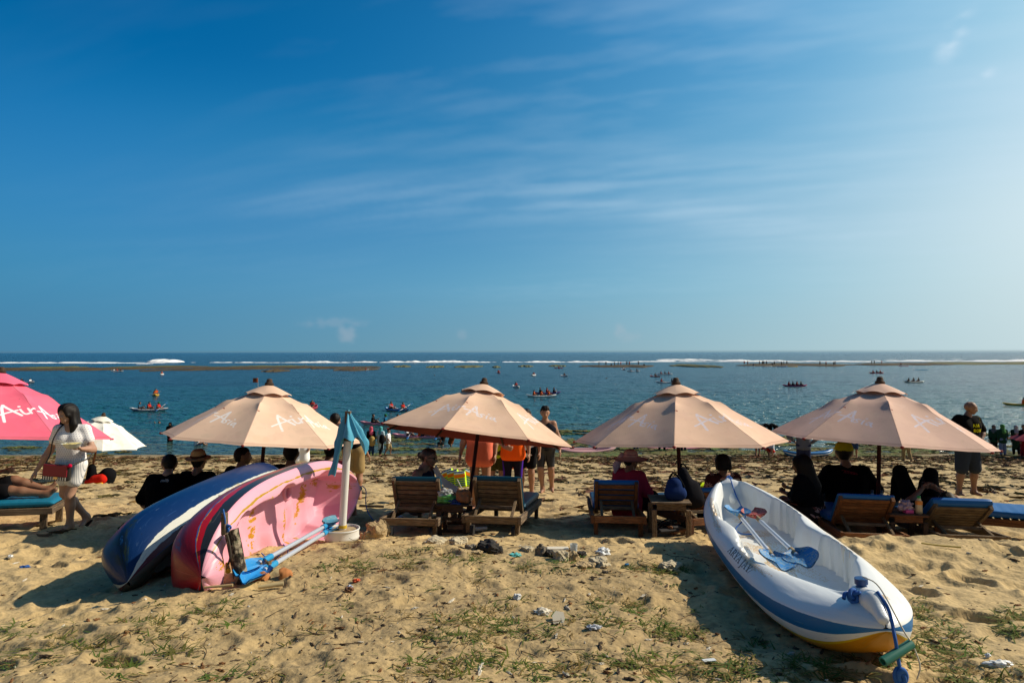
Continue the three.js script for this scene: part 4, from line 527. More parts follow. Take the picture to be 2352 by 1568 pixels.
const torsoBones = (J, g, off = 0, low = 0, waist = 0.098) => [1, -1].flatMap((s) => { const sd = J.side.clone().multiplyScalar(s), hs = P3(J.hipSide ?? J.side).clone().multiplyScalar(s), p = J.pel.clone().addScaledVector(hs, 0.075 * g).add(V(0, -low, 0)), w = mid(J.pel, J.chest, 0.5).addScaledVector(sd, 0.052 * g), c = J.chest.clone().addScaledVector(sd, 0.075 * g); return [[p, w, 0.108 * g + off, waist * g + off], [w, c, waist * g + off, 0.108 * g + off], [c, mid(J.chest, J.neck, 0.6).addScaledVector(sd, 0.06), 0.108 * g + off, 0.062 + off]]; }).concat([[J.sL, J.sR, 0.054 + off, 0.054 + off]]);
function bodyBones(J, g) {
  const B = torsoBones(J, g), q = Math.sqrt(g);
  B.push([mid(J.chest, J.neck, 0.7), J.neck, 0.075, 0.058], [J.neck, J.head.clone().add(V(0, -0.05, -0.01)), 0.053, 0.05]);
  for (const k of ['L', 'R']) {
    B.push([J['s' + k], J['e' + k], 0.05 * q, 0.04 * q], [J['e' + k], mid(J['e' + k], J['w' + k], 0.35), 0.041 * q, 0.04 * q], [mid(J['e' + k], J['w' + k], 0.35), J['w' + k], 0.04 * q, 0.026 * q]);
    const kn = J['k' + k], an = J['a' + k], back = mid(kn, an, 0.33); back.z -= 0.015 * Math.sign(J['t' + k].z - an.z || 1);
    B.push([J['h' + k], kn, 0.086 * g, 0.056 * q], [kn, back, 0.055 * q, 0.056 * q], [back, an, 0.056 * q, 0.037], [an.clone().add(V(0, -0.035, -0.02)), J['t' + k], 0.036, 0.026], [an, an.clone().add(V(0, -0.04, -0.03)), 0.036, 0.034]);
  }
  return B;
}
const HEAD = [[[0, 0.012, -0.018], [0, 0.02, 0.012], 0.086, 0.08], [[0, -0.02, 0.03], [0, -0.055, 0.042], 0.058, 0.046], [[0.034, -0.04, 0.012], [0.014, -0.088, 0.05], 0.04, 0.026], [[-0.034, -0.04, 0.012], [-0.014, -0.088, 0.05], 0.04, 0.026], [[0, -0.086, 0.056], [0, -0.092, 0.058], 0.024, 0.024], [[0, 0.008, 0.085], [0, -0.036, 0.104], 0.01, 0.015], [[0.014, -0.036, 0.09], [-0.014, -0.036, 0.09], 0.011, 0.011], [[0.05, 0.022, 0.068], [0.012, 0.018, 0.08], 0.012, 0.013], [[-0.05, 0.022, 0.068], [-0.012, 0.018, 0.08], 0.012, 0.013], [[0.045, -0.025, 0.062], [0.036, -0.03, 0.062], 0.02, 0.02], [[-0.045, -0.025, 0.062], [-0.036, -0.03, 0.062], 0.02, 0.02], [[0.085, 0.008, -0.012], [0.082, -0.028, -0.002], 0.015, 0.01], [[-0.085, 0.008, -0.012], [-0.082, -0.028, -0.002], 0.015, 0.01], [[0.02, -0.063, 0.082], [-0.02, -0.063, 0.082], 0.009, 0.009]];
const HAND = (curl, spread = 1) => { const b = []; for (const z of [-0.026, -0.009, 0.009, 0.026]) b.push([[0, -0.008, z * 0.6], [0, -0.078, z], 0.0145, 0.0125]); [[0.03, 0.074, 0.0095], [0.0105, 0.082, 0.0098], [-0.0095, 0.077, 0.0092], [-0.029, 0.06, 0.0082]].forEach(([z, L, r]) => { let p = V(0, -0.08, z), a = 0; for (const [f, c, i] of [[0.45, 0.55, 0], [0.32, 1, 1], [0.23, 0.8, 2]]) { a += curl * c; const n = p.clone().add(V(-Math.sin(a) * L * f, -Math.cos(a) * L * f, z * 0.12 * spread * (i ? 0 : 1))); b.push([p.toArray(), n.toArray(), r * (1 - 0.08 * i), r * (0.94 - 0.08 * i)]); p = n; } }); b.push([[-0.004, -0.022, 0.022], [-0.016, -0.052, 0.046], 0.0135, 0.0115], [[-0.016, -0.052, 0.046], [-0.026 - 0.014 * curl, -0.085, 0.05 - 0.018 * curl], 0.0112, 0.009]); return b; };
const cache = new Map(), memo = (k, f) => { if (!cache.has(k)) cache.set(k, f()); return cache.get(k); };
const bonesOf = (list) => list.map(([a, b, r, q]) => [V(...a), V(...b), r, q]);
const headGeo = (c) => memo('head' + c, () => flesh(bonesOf(HEAD), c, 0.009)), handGeo = (curl, c) => memo('hand' + curl + c, () => flesh(bonesOf(HAND(curl)), c, 0.0045));
function mirrored(g) { const m = g.clone().scale(-1, 1, 1), i = m.index.array; for (let k = 0; k < i.length; k += 3) { const t = i[k]; i[k] = i[k + 1]; i[k + 1] = t; } m.computeVertexNormals(); return m; }
const headMatrix = (J, r = [0, 0, 0], s = 1) => new THREE.Matrix4().compose(J.head, new THREE.Quaternion().setFromEuler(new THREE.Euler(r[0], r[1], r[2], 'YXZ')), V(s, s, s));
function handMatrix(J, k, thumb, dir) { const f = (dir ? P3(dir) : J['w' + k].clone().sub(J['e' + k])).clone().normalize(), y = f.clone().negate(), z = P3(thumb ?? [0, 0, 1]).clone().addScaledVector(y, -P3(thumb ?? [0, 0, 1]).dot(y)).normalize(), x = y.clone().cross(z); return new THREE.Matrix4().makeBasis(x, y, z).setPosition(J['w' + k]); }
// hair and headgear in the head's own frame
const faceCut = (x, y, z) => Math.max(z - (0.03 + 0.75 * y), -0.075 - y, Math.abs(x) > 0.05 ? z + 0.01 - Math.max(0, y) : -1);
const HAIRS = {
  short: (c) => flesh(bonesOf([[[0, 0.03, -0.022], [0, 0.034, 0.01], 0.093, 0.087], [[0, -0.01, -0.045], [0, -0.04, -0.05], 0.07, 0.055]]), c, 0.012, faceCut),
  quiff: (c) => flesh(bonesOf([[[0, 0.03, -0.02], [0, 0.045, 0.02], 0.094, 0.088], [[-0.03, 0.1, 0.03], [0.03, 0.1, 0.03], 0.045, 0.045], [[0, -0.01, -0.045], [0, -0.03, -0.05], 0.07, 0.055]]), c, 0.012, (x, y, z) => Math.max(z - (0.05 + 0.6 * y), -0.06 - y, Math.abs(x) > 0.05 ? z + 0.01 - Math.max(0, y) : -1)),
  long: (c) => flesh(bonesOf([[[0, 0.03, -0.02], [0, 0.036, 0.014], 0.1, 0.093], [[0.07, 0.01, -0.01], [0.095, -0.14, 0.012], 0.038, 0.04], [[0.095, -0.14, 0.012], [0.082, -0.25, 0.02], 0.04, 0.03], [[-0.075, 0.01, -0.02], [-0.088, -0.14, -0.01], 0.034, 0.036], [[-0.088, -0.14, -0.01], [-0.075, -0.24, 0.0], 0.036, 0.028], [[0, -0.02, -0.055], [0, -0.17, -0.075], 0.085, 0.085], [[0, -0.17, -0.075], [0, -0.27, -0.06], 0.085, 0.06], [[0.03, 0.06, 0.06], [0.066, -0.02, 0.068], 0.03, 0.02], [[-0.03, 0.07, 0.052], [-0.07, 0.0, 0.05], 0.026, 0.014]]), c, 0.014, (x, y, z) => (y < 0.05 && z > 0.02 ? 0.052 - Math.abs(x - 0.004) - Math.max(0, y) * 0.6 : -1)),
  veryLong: (c) => flesh(bonesOf([[[0, 0.03, -0.02], [0, 0.03, 0.01], 0.105, 0.095], [[0, -0.02, -0.05], [0.01, -0.3, -0.09], 0.1, 0.105], [[0.01, -0.3, -0.09], [0.02, -0.46, -0.08], 0.105, 0.07], [[0.07, -0.02, 0], [0.1, -0.3, 0.02], 0.045, 0.05], [[-0.07, -0.02, 0], [-0.11, -0.28, 0.02], 0.045, 0.05], [[-0.11, -0.28, 0.02], [-0.13, -0.4, 0.03], 0.05, 0.03]]), c, 0.02, (x, y, z) => (y < 0.05 && z > 0.03 ? 0.05 - Math.abs(x) : -1)),
  bun: (c) => flesh(bonesOf([[[0, 0.026, -0.022], [0, 0.03, 0.01], 0.092, 0.086], [[0, -0.005, -0.05], [0, -0.02, -0.05], 0.066, 0.05], [[0, -0.01, -0.12], [0, -0.0, -0.13], 0.038, 0.034]]), c, 0.012, faceCut),
  bob: (c) => flesh(bonesOf([[[0, 0.028, -0.03], [0, 0.03, 0.005], 0.105, 0.092], [[0.03, -0.03, -0.06], [-0.03, -0.05, -0.06], 0.075, 0.075], [[0.05, -0.06, -0.075], [0.05, -0.08, -0.06], 0.05, 0.045]]), c, 0.012, faceCut),
  hijab: (c) => flesh(bonesOf([[[0, 0.022, -0.02], [0, 0.025, 0.012], 0.104, 0.1], [[0, -0.05, 0], [0, -0.16, 0], 0.088, 0.1], [[0, -0.16, 0], [0, -0.3, -0.01], 0.1, 0.16], [[0.1, -0.24, 0], [-0.1, -0.24, 0], 0.09, 0.09]]), c, 0.02, (x, y, z) => (z > 0.02 ? 0.03 * (1 - Math.sqrt((x / 0.056) ** 2 + ((y + 0.02) / 0.078) ** 2)) * 2 : -1)),
};
const hatGeo = { straw: () => lathe([[0.001, 0.125], [0.06, 0.125], [0.085, 0.1], [0.1, 0.03], [0.102, 0.02], [0.155, 0.008], [0.16, 0.012], [0.155, 0.004], [0.1, 0.014]], 28), wide: () => lathe([[0.001, 0.118], [0.05, 0.115], [0.09, 0.085], [0.106, 0.03], [0.112, 0.02], [0.18, -0.002], [0.235, -0.02], [0.238, -0.014], [0.23, -0.026], [0.11, 0.012]], 36), bucket: () => lathe([[0.001, 0.112], [0.07, 0.108], [0.095, 0.07], [0.105, 0.025], [0.15, -0.01], [0.152, -0.004], [0.146, -0.014], [0.1, 0.018]], 26), cap: () => join(lathe([[0.001, 0.118], [0.045, 0.112], [0.082, 0.085], [0.104, 0.03], [0.106, 0.012], [0.098, 0.012]], 26), sheet(12, 6, (u, v) => { const a = (u - 0.5) * 2.1; return [Math.sin(a) * (0.104 + 0.075 * v * Math.cos(a * 0.75)), 0.014 - 0.022 * v * v + 0.0, Math.cos(a) * (0.102 + 0.085 * v)]; })) };
const skinMat = (k) => memo('skin' + k, () => new THREE.MeshPhysicalMaterial({ color: lin(...[[0.42, 0.235, 0.15], [0.34, 0.17, 0.1], [0.23, 0.115, 0.065], [0.13, 0.068, 0.04]][k]), roughness: 0.55, sheen: 0.15, sheenColor: lin(0.5, 0.25, 0.15) }));
const cloth = (c, extra = {}) => memo('cloth' + JSON.stringify(c) + Object.keys(extra).length, () => new THREE.MeshPhysicalMaterial({ color: Array.isArray(c) ? lin(...c) : hex(c), roughness: 0.95, specularIntensity: 0.15, bumpMap: clothBump, bumpScale: 0.006, side: THREE.DoubleSide, ...extra }));
const clothBump = dataTex(256, (u, v) => 0.5 + 0.9 * tnoise(u, v * 0.5, 5, 4, 13)); clothBump.repeat.set(1.6, 1.6);
const hairMat = new THREE.MeshPhysicalMaterial({ color: lin(0.009, 0.0065, 0.0055), roughness: 0.6, specularIntensity: 0.45, bumpMap: dataTex(256, (u, v) => 0.5 + tnoise(u, v * 0.15, 30, 3, 15)), bumpScale: 0.01 });
const black = cloth([0.006, 0.006, 0.0075]), faceInk = mat([0.02, 0.012, 0.01], 0.4), lipMat = mat([0.3, 0.075, 0.065], 0.5), eyeWhite = mat([0.55, 0.5, 0.46], 0.3);
// garments as bone lists
const W = {
  tee: (J, g, { sleeve = 0.55, low = 0.05, off = 0.015, cuff = 0.012 } = {}) => { const B = torsoBones(J, g, off, low, 0.104), q = Math.sqrt(g); if (sleeve) for (const k of ['L', 'R']) B.push([J['s' + k], mid(J['s' + k], J['e' + k], Math.min(1, sleeve)), 0.053 * q + off, 0.05 * q + cuff]); if (sleeve > 1) for (const k of ['L', 'R']) B.push([J['e' + k], mid(J['e' + k], J['w' + k], Math.min(1, sleeve - 1)), 0.047 * q + off * 0.7, 0.036 * q + off * 0.5]); return B; },
  tank: (J, g, { low = 0.06, off = 0.014 } = {}) => torsoBones(J, g, off, low, 0.102).filter((b) => b[2] > 0.08 * g || b[3] > 0.09),
  shorts: (J, g, { len = 0.55, off = 0.016, flare = 0.035 } = {}) => [...torsoBones(J, g, off, 0.02, 0.1).filter((_, i) => i % 3 === 0 && i < 6).map(([a, b, r]) => [a, mid(a, b, 0.4), r, r - 0.004]), ...['L', 'R'].map((k) => [J['h' + k], mid(J['h' + k], J['k' + k], len), 0.09 * g + off, lerp(0.086 * g, 0.056, len) + flare])],
  legs: (J, g, { off = 0.014, to = 0.9 } = {}) => [...W.shorts(J, g, { len: 1, off, flare: off }), ...['L', 'R'].flatMap((k) => [[J['k' + k], mid(J['k' + k], J['a' + k], 0.35), 0.056 + off, 0.056 + off], [mid(J['k' + k], J['a' + k], 0.35), mid(J['k' + k], J['a' + k], to), 0.056 + off, 0.045 + off]])],
};
function person(label, pos, turn, J0, sp) {
  const o = thing('person', label, 'person', pos, turn, sp.group), J = joints(J0), g = sp.girth ?? 1, c = sp.cell ?? 0.016, s = (sp.h ?? 1.7) / 1.7, hc = sp.headCell ?? 0.006, hm = headMatrix(J, sp.look, sp.headSize ?? 1);
  o.scale.setScalar(s);
  const parts = [flesh(bodyBones(J, g), c, 0.016), headGeo(hc).clone().applyMatrix4(hm)], hcell = sp.handCell ?? 0.006;
  for (const k of ['L', 'R']) { const h = handGeo(sp['curl' + k] ?? 0.32, hcell); parts.push((k === 'L' ? h.clone() : mirrored(h)).applyMatrix4(handMatrix(J, k, sp['thumb' + k], sp['hand' + k]))); }
  mesh('body', join(parts), skinMat(sp.skin ?? 1), o);
  for (const [name, m, kind, opt = {}] of sp.wear ?? []) { const B = typeof kind === 'function' ? kind(J, g) : W[kind](J, g, opt), gm = flesh(B, opt.cell ?? c, opt.k ?? 0.014, opt.clip ? opt.clip(J) : null); if (opt.uv) opt.uv(gm); mesh(name, gm, m, o); }
  if (sp.hair) mesh('hair', memo('hair' + sp.hair + hc, () => HAIRS[sp.hair](Math.max(hc, 0.007))).clone().applyMatrix4(hm), sp.hairMat ?? hairMat, o);
  if (sp.hat) { const q = new THREE.Matrix4().makeRotationX(sp.hatTilt ?? -0.12).setPosition(0, sp.hatUp ?? 0.028, -0.012); const hg = hatGeo[sp.hat[0]]().applyMatrix4(new THREE.Matrix4().makeRotationY(sp.hatTurn ?? 0)).applyMatrix4(q).applyMatrix4(hm); const hat = mesh(sp.hat[2] ?? 'hat', hg, sp.hat[1], o); if (sp.band) mesh('hat_band', lathe([[0.103, 0.028], [0.1045, 0.03], [0.1, 0.055], [0.098, 0.055]], 28).applyMatrix4(q).applyMatrix4(hm), sp.band, hat); }
  if (sp.face) { for (const x of [-0.031, 0.031]) { mesh('eye', join(new THREE.SphereGeometry(0.0125, 10, 8).scale(1.15, 0.62, 0.6).translate(x, 0.002, 0.084)).applyMatrix4(hm), faceInk, o); mesh('eyebrow', tube([V(x - 0.019, 0.02, 0.083), V(x, 0.026, 0.09), V(x + 0.019, 0.02, 0.083)], 0.0035, 6).applyMatrix4(hm), faceInk, o); } mesh('lips', flesh(bonesOf([[[-0.017, -0.063, 0.086], [0, -0.061, 0.093], 0.005, 0.0065], [[0.017, -0.063, 0.086], [0, -0.061, 0.093], 0.005, 0.0065]]), 0.003, 0.003).applyMatrix4(hm), lipMat, o); }
  o.userData.J = undefined; delete o.userData.J; o.updateMatrixWorld(true);
  return [o, J, hm];
}
const planar = (k = 1) => (g) => { const p = g.attributes.position, u = g.attributes.uv; for (let i = 0; i < p.count; i++) u.setXY(i, p.getX(i) * k, p.getY(i) * k); };

// the walking woman with the red bag
const lace = canvasTex(256, 256, (c, w) => { c.fillStyle = '#f1eeea'; c.fillRect(0, 0, w, w); for (let j = 0; j < 4; j++) for (let i = 0; i < 4; i++) { const x = (i + (j % 2) / 2 + 0.25) * 64, y = (j + 0.5) * 64; c.fillStyle = 'rgba(165,155,175,.6)'; for (const q of [x, x - 256]) { c.beginPath(); c.ellipse(q, y, 15, 17, 0, 0, 7); c.fill(); } c.fillStyle = 'rgba(235,232,232,.55)'; c.beginPath(); c.arc(x, y, 6, 0, 7); c.fill(); } }, true);
lace.repeat.set(9, 9);
const pinstripe = canvasTex(128, 16, (c) => { c.fillStyle = '#eceae6'; c.fillRect(0, 0, 128, 16); c.fillStyle = 'rgba(110,120,135,.55)'; for (let i = 0; i < 8; i++) c.fillRect(i * 16, 0, 4, 16); }, true); pinstripe.repeat.set(7, 1);
{
  const k = 1.7 / 1.58, f = (x, y, z) => V(x * k, y * k, z * k), p = onGround(165, 1217), hw = 297 / FOCAL * -p.z;
  const [o, J, hm] = person('woman in white lace top and pinstripe shorts walking with a bowl', p, 0.02, { pel: f(-0.02, 0.83, 0), chest: f(-0.015, 1.1, 0.01), neck: f(-0.03, 1.275, -0.01), head: f(-0.055, 1.42, 0.02), side: [0.99, -0.02, -0.1], sL: f(0.128, 1.215, -0.03), sR: f(-0.17, 1.22, 0), eR: f(-0.285, 0.965, -0.02), wR: f(-0.39, 0.735, 0.07), eL: f(0.25, 0.98, 0.02), wL: f(0.24, 1.015, 0.23), kL: f(0.0, 0.42, 0.06), aL: f(-0.03, 0.075, 0.0), tL: f(-0.05, 0.02, 0.13), kR: f(-0.1, 0.44, -0.01), aR: f(0.045, 0.12, -0.2), tR: f(0.05, 0.02, -0.09), hL: f(0.07, 0.79, 0), hR: f(-0.1, 0.79, 0) },
    { h: hw, girth: 0.95, cell: 0.011, headCell: 0.004, handCell: 0.004, skin: 0, hair: 'long', face: true, look: [0.05, -0.28, 0.03], curlL: 0.5, thumbL: [0.5, 0.1, 1], handL: [-0.45, 0.15, 0.9], curlR: 0.3, thumbR: [0.6, 0, 0.7], headSize: 1.04,
      wear: [['lace_top', new THREE.MeshStandardMaterial({ map: lace, roughness: 0.9, bumpMap: lace, bumpScale: 0.003, side: THREE.DoubleSide }), 'tee', { sleeve: 0.5, low: 0.0, off: 0.012, cuff: 0.018, uv: planar() }], ['shorts', new THREE.MeshStandardMaterial({ map: pinstripe, roughness: 0.9, bumpMap: clothBump, bumpScale: 0.008, side: THREE.DoubleSide }), 'shorts', { len: 0.5, off: 0.016, flare: 0.028, k: 0.008, uv: planar() }]] });
  o.name = 'person';
  // sandals
  for (const [a, t] of [[J.aL, J.tL], [J.aR, J.tR]]) { const d = t.clone().sub(a), y = t.clone().sub(a.clone().add(V(0, -0.045, -0.03))).normalize(), c0 = mid(a.clone().add(V(0, -0.05, -0.03)), t, 0.5).add(V(0, -0.045, 0)); mesh('flip_flop', new RoundedBoxGeometry(0.1, 0.022, 0.27, 2, 0.01).applyQuaternion(new THREE.Quaternion().setFromUnitVectors(V(0, 0, 1), y)).translate(c0.x, c0.y, c0.z), cloth('#2a1c16'), o); }
  o.updateMatrixWorld(true); const w = (v) => o.localToWorld(v.clone());
  // bag on a cross-body strap
  const bag = thing('crossbody_bag', 'red shoulder bag with striped lower edge worn by the walking woman', 'bag', w(f(-0.065, 0.735, 0.2)), 0.03); bag.rotation.z = -0.08;
  mesh('bag_body', new RoundedBoxGeometry(0.335, 0.205, 0.075, 3, 0.022), mat('#15130f', 0.5), bag);
  mesh('flap', new RoundedBoxGeometry(0.305, 0.15, 0.02, 2, 0.009).translate(0, 0.026, 0.036), mat([0.26, 0.008, 0.022], 0.45), bag);
  for (let i = 0; i < 10; i++) mesh('white_stripe', box(0.015, 0.042, 0.006, -0.135 + i * 0.03, -0.073, 0.0375), mat('#e6dfd2', 0.6), bag);
  mesh('clasp', new RoundedBoxGeometry(0.055, 0.032, 0.014, 2, 0.005).translate(0.02, -0.062, 0.048), mat([0.7, 0.48, 0.2], 0.3, { metalness: 0.8 }), bag);
  mesh('pompom', new THREE.IcosahedronGeometry(0.026, 2).translate(0.175, 0.1, 0.03), cloth('#c8123f'), bag);
  const bl = (v) => bag.worldToLocal(w(v)); bag.updateMatrixWorld(true);
  mesh('strap', join(tube([V(-0.15, 0.1, 0), bl(f(-0.165, 0.95, 0.165)), bl(f(-0.135, 1.12, 0.16)), bl(f(-0.1, 1.27, 0.06)), bl(f(-0.06, 1.29, -0.06)), bl(f(0.05, 1.15, -0.19)), bl(f(0.17, 0.9, -0.1)), V(0.17, 0.1, -0.02)], 0.009, 6, 70)), mat('#12100e', 0.5), bag);
  const hand = w(f(0.2, 1.035, 0.34)), bowl = thing('noodle_bowl', 'white styrofoam bowl with a fork carried by the walking woman', 'bowl', hand, 0.1);
  mesh('bowl', lathe([[0.001, 0], [0.06, 0.002], [0.085, 0.03], [0.115, 0.062], [0.122, 0.066], [0.112, 0.062], [0.08, 0.032], [0.055, 0.008], [0.001, 0.006]], 28), mat('#dfe0d2', 0.5), bowl);
  mesh('noodles', sheet(24, 10, (u, v) => { const a = u * 6.2832, r = 0.1 * v; return [r * Math.cos(a), 0.062 + 0.012 * noise2(r * 40 * Math.cos(a), r * 40 * Math.sin(a), 3) + 0.012 * (1 - v), r * Math.sin(a)]; }), mat('#cdbb7a', 0.6), bowl);
  mesh('fork', join(rod(V(-0.02, 0.07, 0.02), V(-0.16, 0.115, 0.05), 0.005, 0.004, 8), rod(V(-0.08, 0.07, 0.02), V(-0.19, 0.085, 0.045), 0.006, 0.005, 8)), mat('#b9b8ac', 0.4), bowl);
}
// people standing beyond the loungers
const at0 = (px, d) => stand(at(px, 1000, d).x, d);
person('man in black tank top and tight shorts walking barefoot up the beach', at0(1252, 14), -0.08, { pel: [0, 0.92, 0], eR: [-0.26, 1.1, -0.03], wR: [-0.29, 0.86, 0.05], eL: [0.27, 1.1, -0.04], wL: [0.3, 0.87, 0.05], kL: [0.12, 0.49, 0.06], aL: [0.13, 0.09, -0.06], kR: [-0.09, 0.49, 0.09], aR: [-0.05, 0.085, 0.05] }, { h: 1.73, girth: 1.12, cell: 0.014, headCell: 0.005, skin: 1, hair: 'quiff', face: true, look: [0.12, 0.12, 0], wear: [['tank_top', cloth([0.012, 0.013, 0.02]), 'tank', { low: 0.03 }], ['shorts', new THREE.MeshPhysicalMaterial({ color: lin(0.012, 0.011, 0.014), roughness: 0.4 }), 'shorts', { len: 0.85, off: 0.012, flare: 0.014 }]] });
person('person in coral top and bare legs standing behind the tipped parasol', at0(1103, 10.8), 0.05, { eR: [-0.26, 1.15, -0.02], wR: [-0.32, 0.9, 0.05], eL: [0.24, 1.14, 0], wL: [0.24, 0.9, 0.08], side: [1, 0.02, 0.1] }, { h: 1.66, girth: 1.16, cell: 0.014, skin: 1, hair: 'short', wear: [['coral_top', cloth([0.85, 0.2, 0.12]), 'tee', { sleeve: 0, low: 0.1, off: 0.03 }], ['shorts', cloth([0.3, 0.14, 0.28]), 'shorts', { len: 0.3, off: 0.008, flare: 0.02 }]] });
person('person in neon yellow shirt standing half hidden behind the coral top', at0(1141, 12.2), 0.1, {}, { h: 1.66, cell: 0.016, skin: 1, hair: 'short', wear: [['yellow_shirt', cloth([0.55, 0.75, 0.04]), 'tee', { low: 0.05 }], ['floral_shorts', cloth([0.06, 0.06, 0.015]), 'shorts', { len: 0.55 }]] });
person('person in bright orange shirt with black and purple leggings', at0(1178, 12), -0.06, { eR: [-0.28, 1.15, 0.02], wR: [-0.13, 1.02, 0.2], eL: [0.27, 1.14, 0], wL: [0.29, 0.9, 0.08] }, { h: 1.66, girth: 1.14, cell: 0.014, skin: 1, hair: 'short', curlR: 0.6, thumbR: [0, 1, 0.2], handR: [1, -0.2, 0.1], wear: [['orange_shirt', cloth([0.95, 0.13, 0.012]), 'tee', { sleeve: 0.9, low: 0.06, off: 0.02 }], ['leggings', cloth([0.014, 0.012, 0.022]), 'legs', { off: 0.009 }], ['purple_panel', cloth([0.07, 0.02, 0.3]), (J) => ['L', 'R'].map((k) => { const s = k === 'L' ? 1 : -1; return [J['h' + k].clone().add(V(s * 0.055, -0.06, 0.01)), J['k' + k].clone().add(V(s * 0.03, -0.06, 0.03)), 0.055, 0.035]; }), { k: 0.008 }]] });
person('person in white shirt and black shorts behind the bright orange shirt', at0(1209, 13), -0.2, { eL: [0.25, 1.14, 0], wL: [0.27, 0.9, 0.06] }, { h: 1.66, cell: 0.016, skin: 1, hair: 'short', wear: [['white_shirt', cloth('#e4e6ea'), 'tee', { sleeve: 0.9, low: 0.06 }], ['shorts', black, 'shorts', { len: 0.6 }]] });
const teamShirt = canvasTex(512, 512, (c, w) => { c.fillStyle = '#0a0a0c'; c.fillRect(0, 0, w, w); c.fillStyle = '#e8d81c'; c.font = 'bold 78px sans-serif'; c.textAlign = 'center'; c.fillText('AM', 318, 150); c.fillText('RON', 346, 236); });
{
  const [o, J] = person('bald man in black printed shirt and denim shorts, hands on hips', at0(2222, 13), 0.12, { side: [1, -0.02, -0.08], neck: [0.02, 1.43, -0.01], head: [0.05, 1.6, 0.03], sL: [0.2, 1.36, -0.02], sR: [-0.18, 1.39, 0.02], eL: [0.4, 1.15, -0.1], wL: [0.25, 0.99, 0.04], eR: [-0.38, 1.15, -0.06], wR: [-0.25, 0.98, 0.02], kL: [0.13, 0.49, 0.02], kR: [-0.13, 0.49, 0.02], aL: [0.14, 0.085, -0.02], aR: [-0.15, 0.085, -0.02] }, { h: 1.78, girth: 1.2, cell: 0.014, headCell: 0.005, skin: 2, face: true, look: [0.12, 0.85, 0], curlL: 0.5, curlR: 0.5, handL: [-0.8, -0.5, 0.3], handR: [0.8, -0.5, 0.3], wear: [['shirt', new THREE.MeshPhysicalMaterial({ map: teamShirt, roughness: 0.95, specularIntensity: 0.15, bumpMap: clothBump, bumpScale: 0.006 }), 'tee', { sleeve: 0.85, low: 0.02, off: 0.022, cuff: 0.022, uv: (g) => { const p = g.attributes.position, n = g.attributes.normal, u = g.attributes.uv; for (let i = 0; i < p.count; i++) n.getZ(i) > 0.1 && Math.abs(p.getX(i)) < 0.2 ? u.setXY(i, 0.5 + p.getX(i) * 1.9, 0.5 + (p.getY(i) - 1.14) * 1.9) : u.setXY(i, 0.02, 0.02); } }], ['denim_shorts', cloth([0.028, 0.036, 0.052]), 'shorts', { len: 0.98, off: 0.026, flare: 0.052 }]] });
  mesh('wrist_watch', new THREE.TorusGeometry(0.033, 0.012, 8, 18).applyQuaternion(new THREE.Quaternion().setFromUnitVectors(V(0, 0, 1), J.wL.clone().sub(J.eL).normalize())).translate(...mid(J.eL, J.wL, 0.9).toArray()), mat('#0a0a0c', 0.3), o);
  const p = o.localToWorld(V(0.3, 0.9, 0.1)); const b = thing('waist_pouch', 'dark red pouch hanging at the bald man\'s hip', 'pouch', p, 0.2); mesh('pouch_body', flesh([[V(-0.04, 0, 0), V(0.05, -0.03, 0), 0.075, 0.085]], 0.012, 0.01), mat([0.14, 0.008, 0.02], 0.5), b); mesh('pouch_strap', tube([V(-0.08, 0.04, 0), V(-0.05, 0.12, 0), V(0.03, 0.12, 0.01), V(0.09, 0.03, 0)], 0.008, 6), mat('#1a0608', 0.6), b);
}
person('man in grey hooded top with hands on hips nearer the waterline', at0(1846, 19.7), Math.PI - 0.35, { eL: [0.4, 1.16, -0.08], wL: [0.24, 1.0, 0.06], eR: [-0.36, 1.15, -0.12], wR: [-0.22, 0.98, 0.02], aL: [0.14, 0.085, -0.1] }, { h: 1.68, girth: 1.04, cell: 0.018, headCell: 0.009, skin: 2, hair: 'short', wear: [['hooded_top', cloth([0.1, 0.11, 0.15]), 'tee', { sleeve: 1.8, low: 0.06, off: 0.02 }], ['shorts', cloth([0.02, 0.025, 0.06]), 'shorts', { len: 0.85, flare: 0.04 }]] });
person('person in white shorts standing beyond the parasol over the boats', at0(690, 16), 0.3, { eL: [0.3, 1.15, 0], wL: [0.22, 0.95, 0.1] }, { h: 1.66, girth: 1.1, cell: 0.018, headCell: 0.009, skin: 1, hair: 'short', wear: [['white_top', cloth('#dcdce4'), 'tee', { low: 0.04 }], ['white_shorts', cloth('#eef0f2'), 'shorts', { len: 0.55, flare: 0.05 }]] });
person('person in khaki shorts and black top behind the white pole', at0(812, 12.4), Math.PI + 0.2, { pel: [0, 0.92, 0.04], chest: [0.12, 1.2, 0.08], neck: [0.22, 1.34, 0.12], head: [0.34, 1.47, 0.16], eR: [-0.12, 1.06, 0.06], wR: [-0.24, 0.84, 0.12], eL: [0.42, 1.08, 0.14], wL: [0.4, 0.84, 0.24], kL: [0.11, 0.48, 0.03], aL: [0.12, 0.085, -0.08] }, { h: 1.68, girth: 1.08, cell: 0.016, headCell: 0.008, skin: 1, hair: 'short', wear: [['black_top', black, 'tee', { low: 0.02 }], ['khaki_shorts', cloth([0.33, 0.23, 0.1]), 'shorts', { len: 0.8, flare: 0.045 }]] });

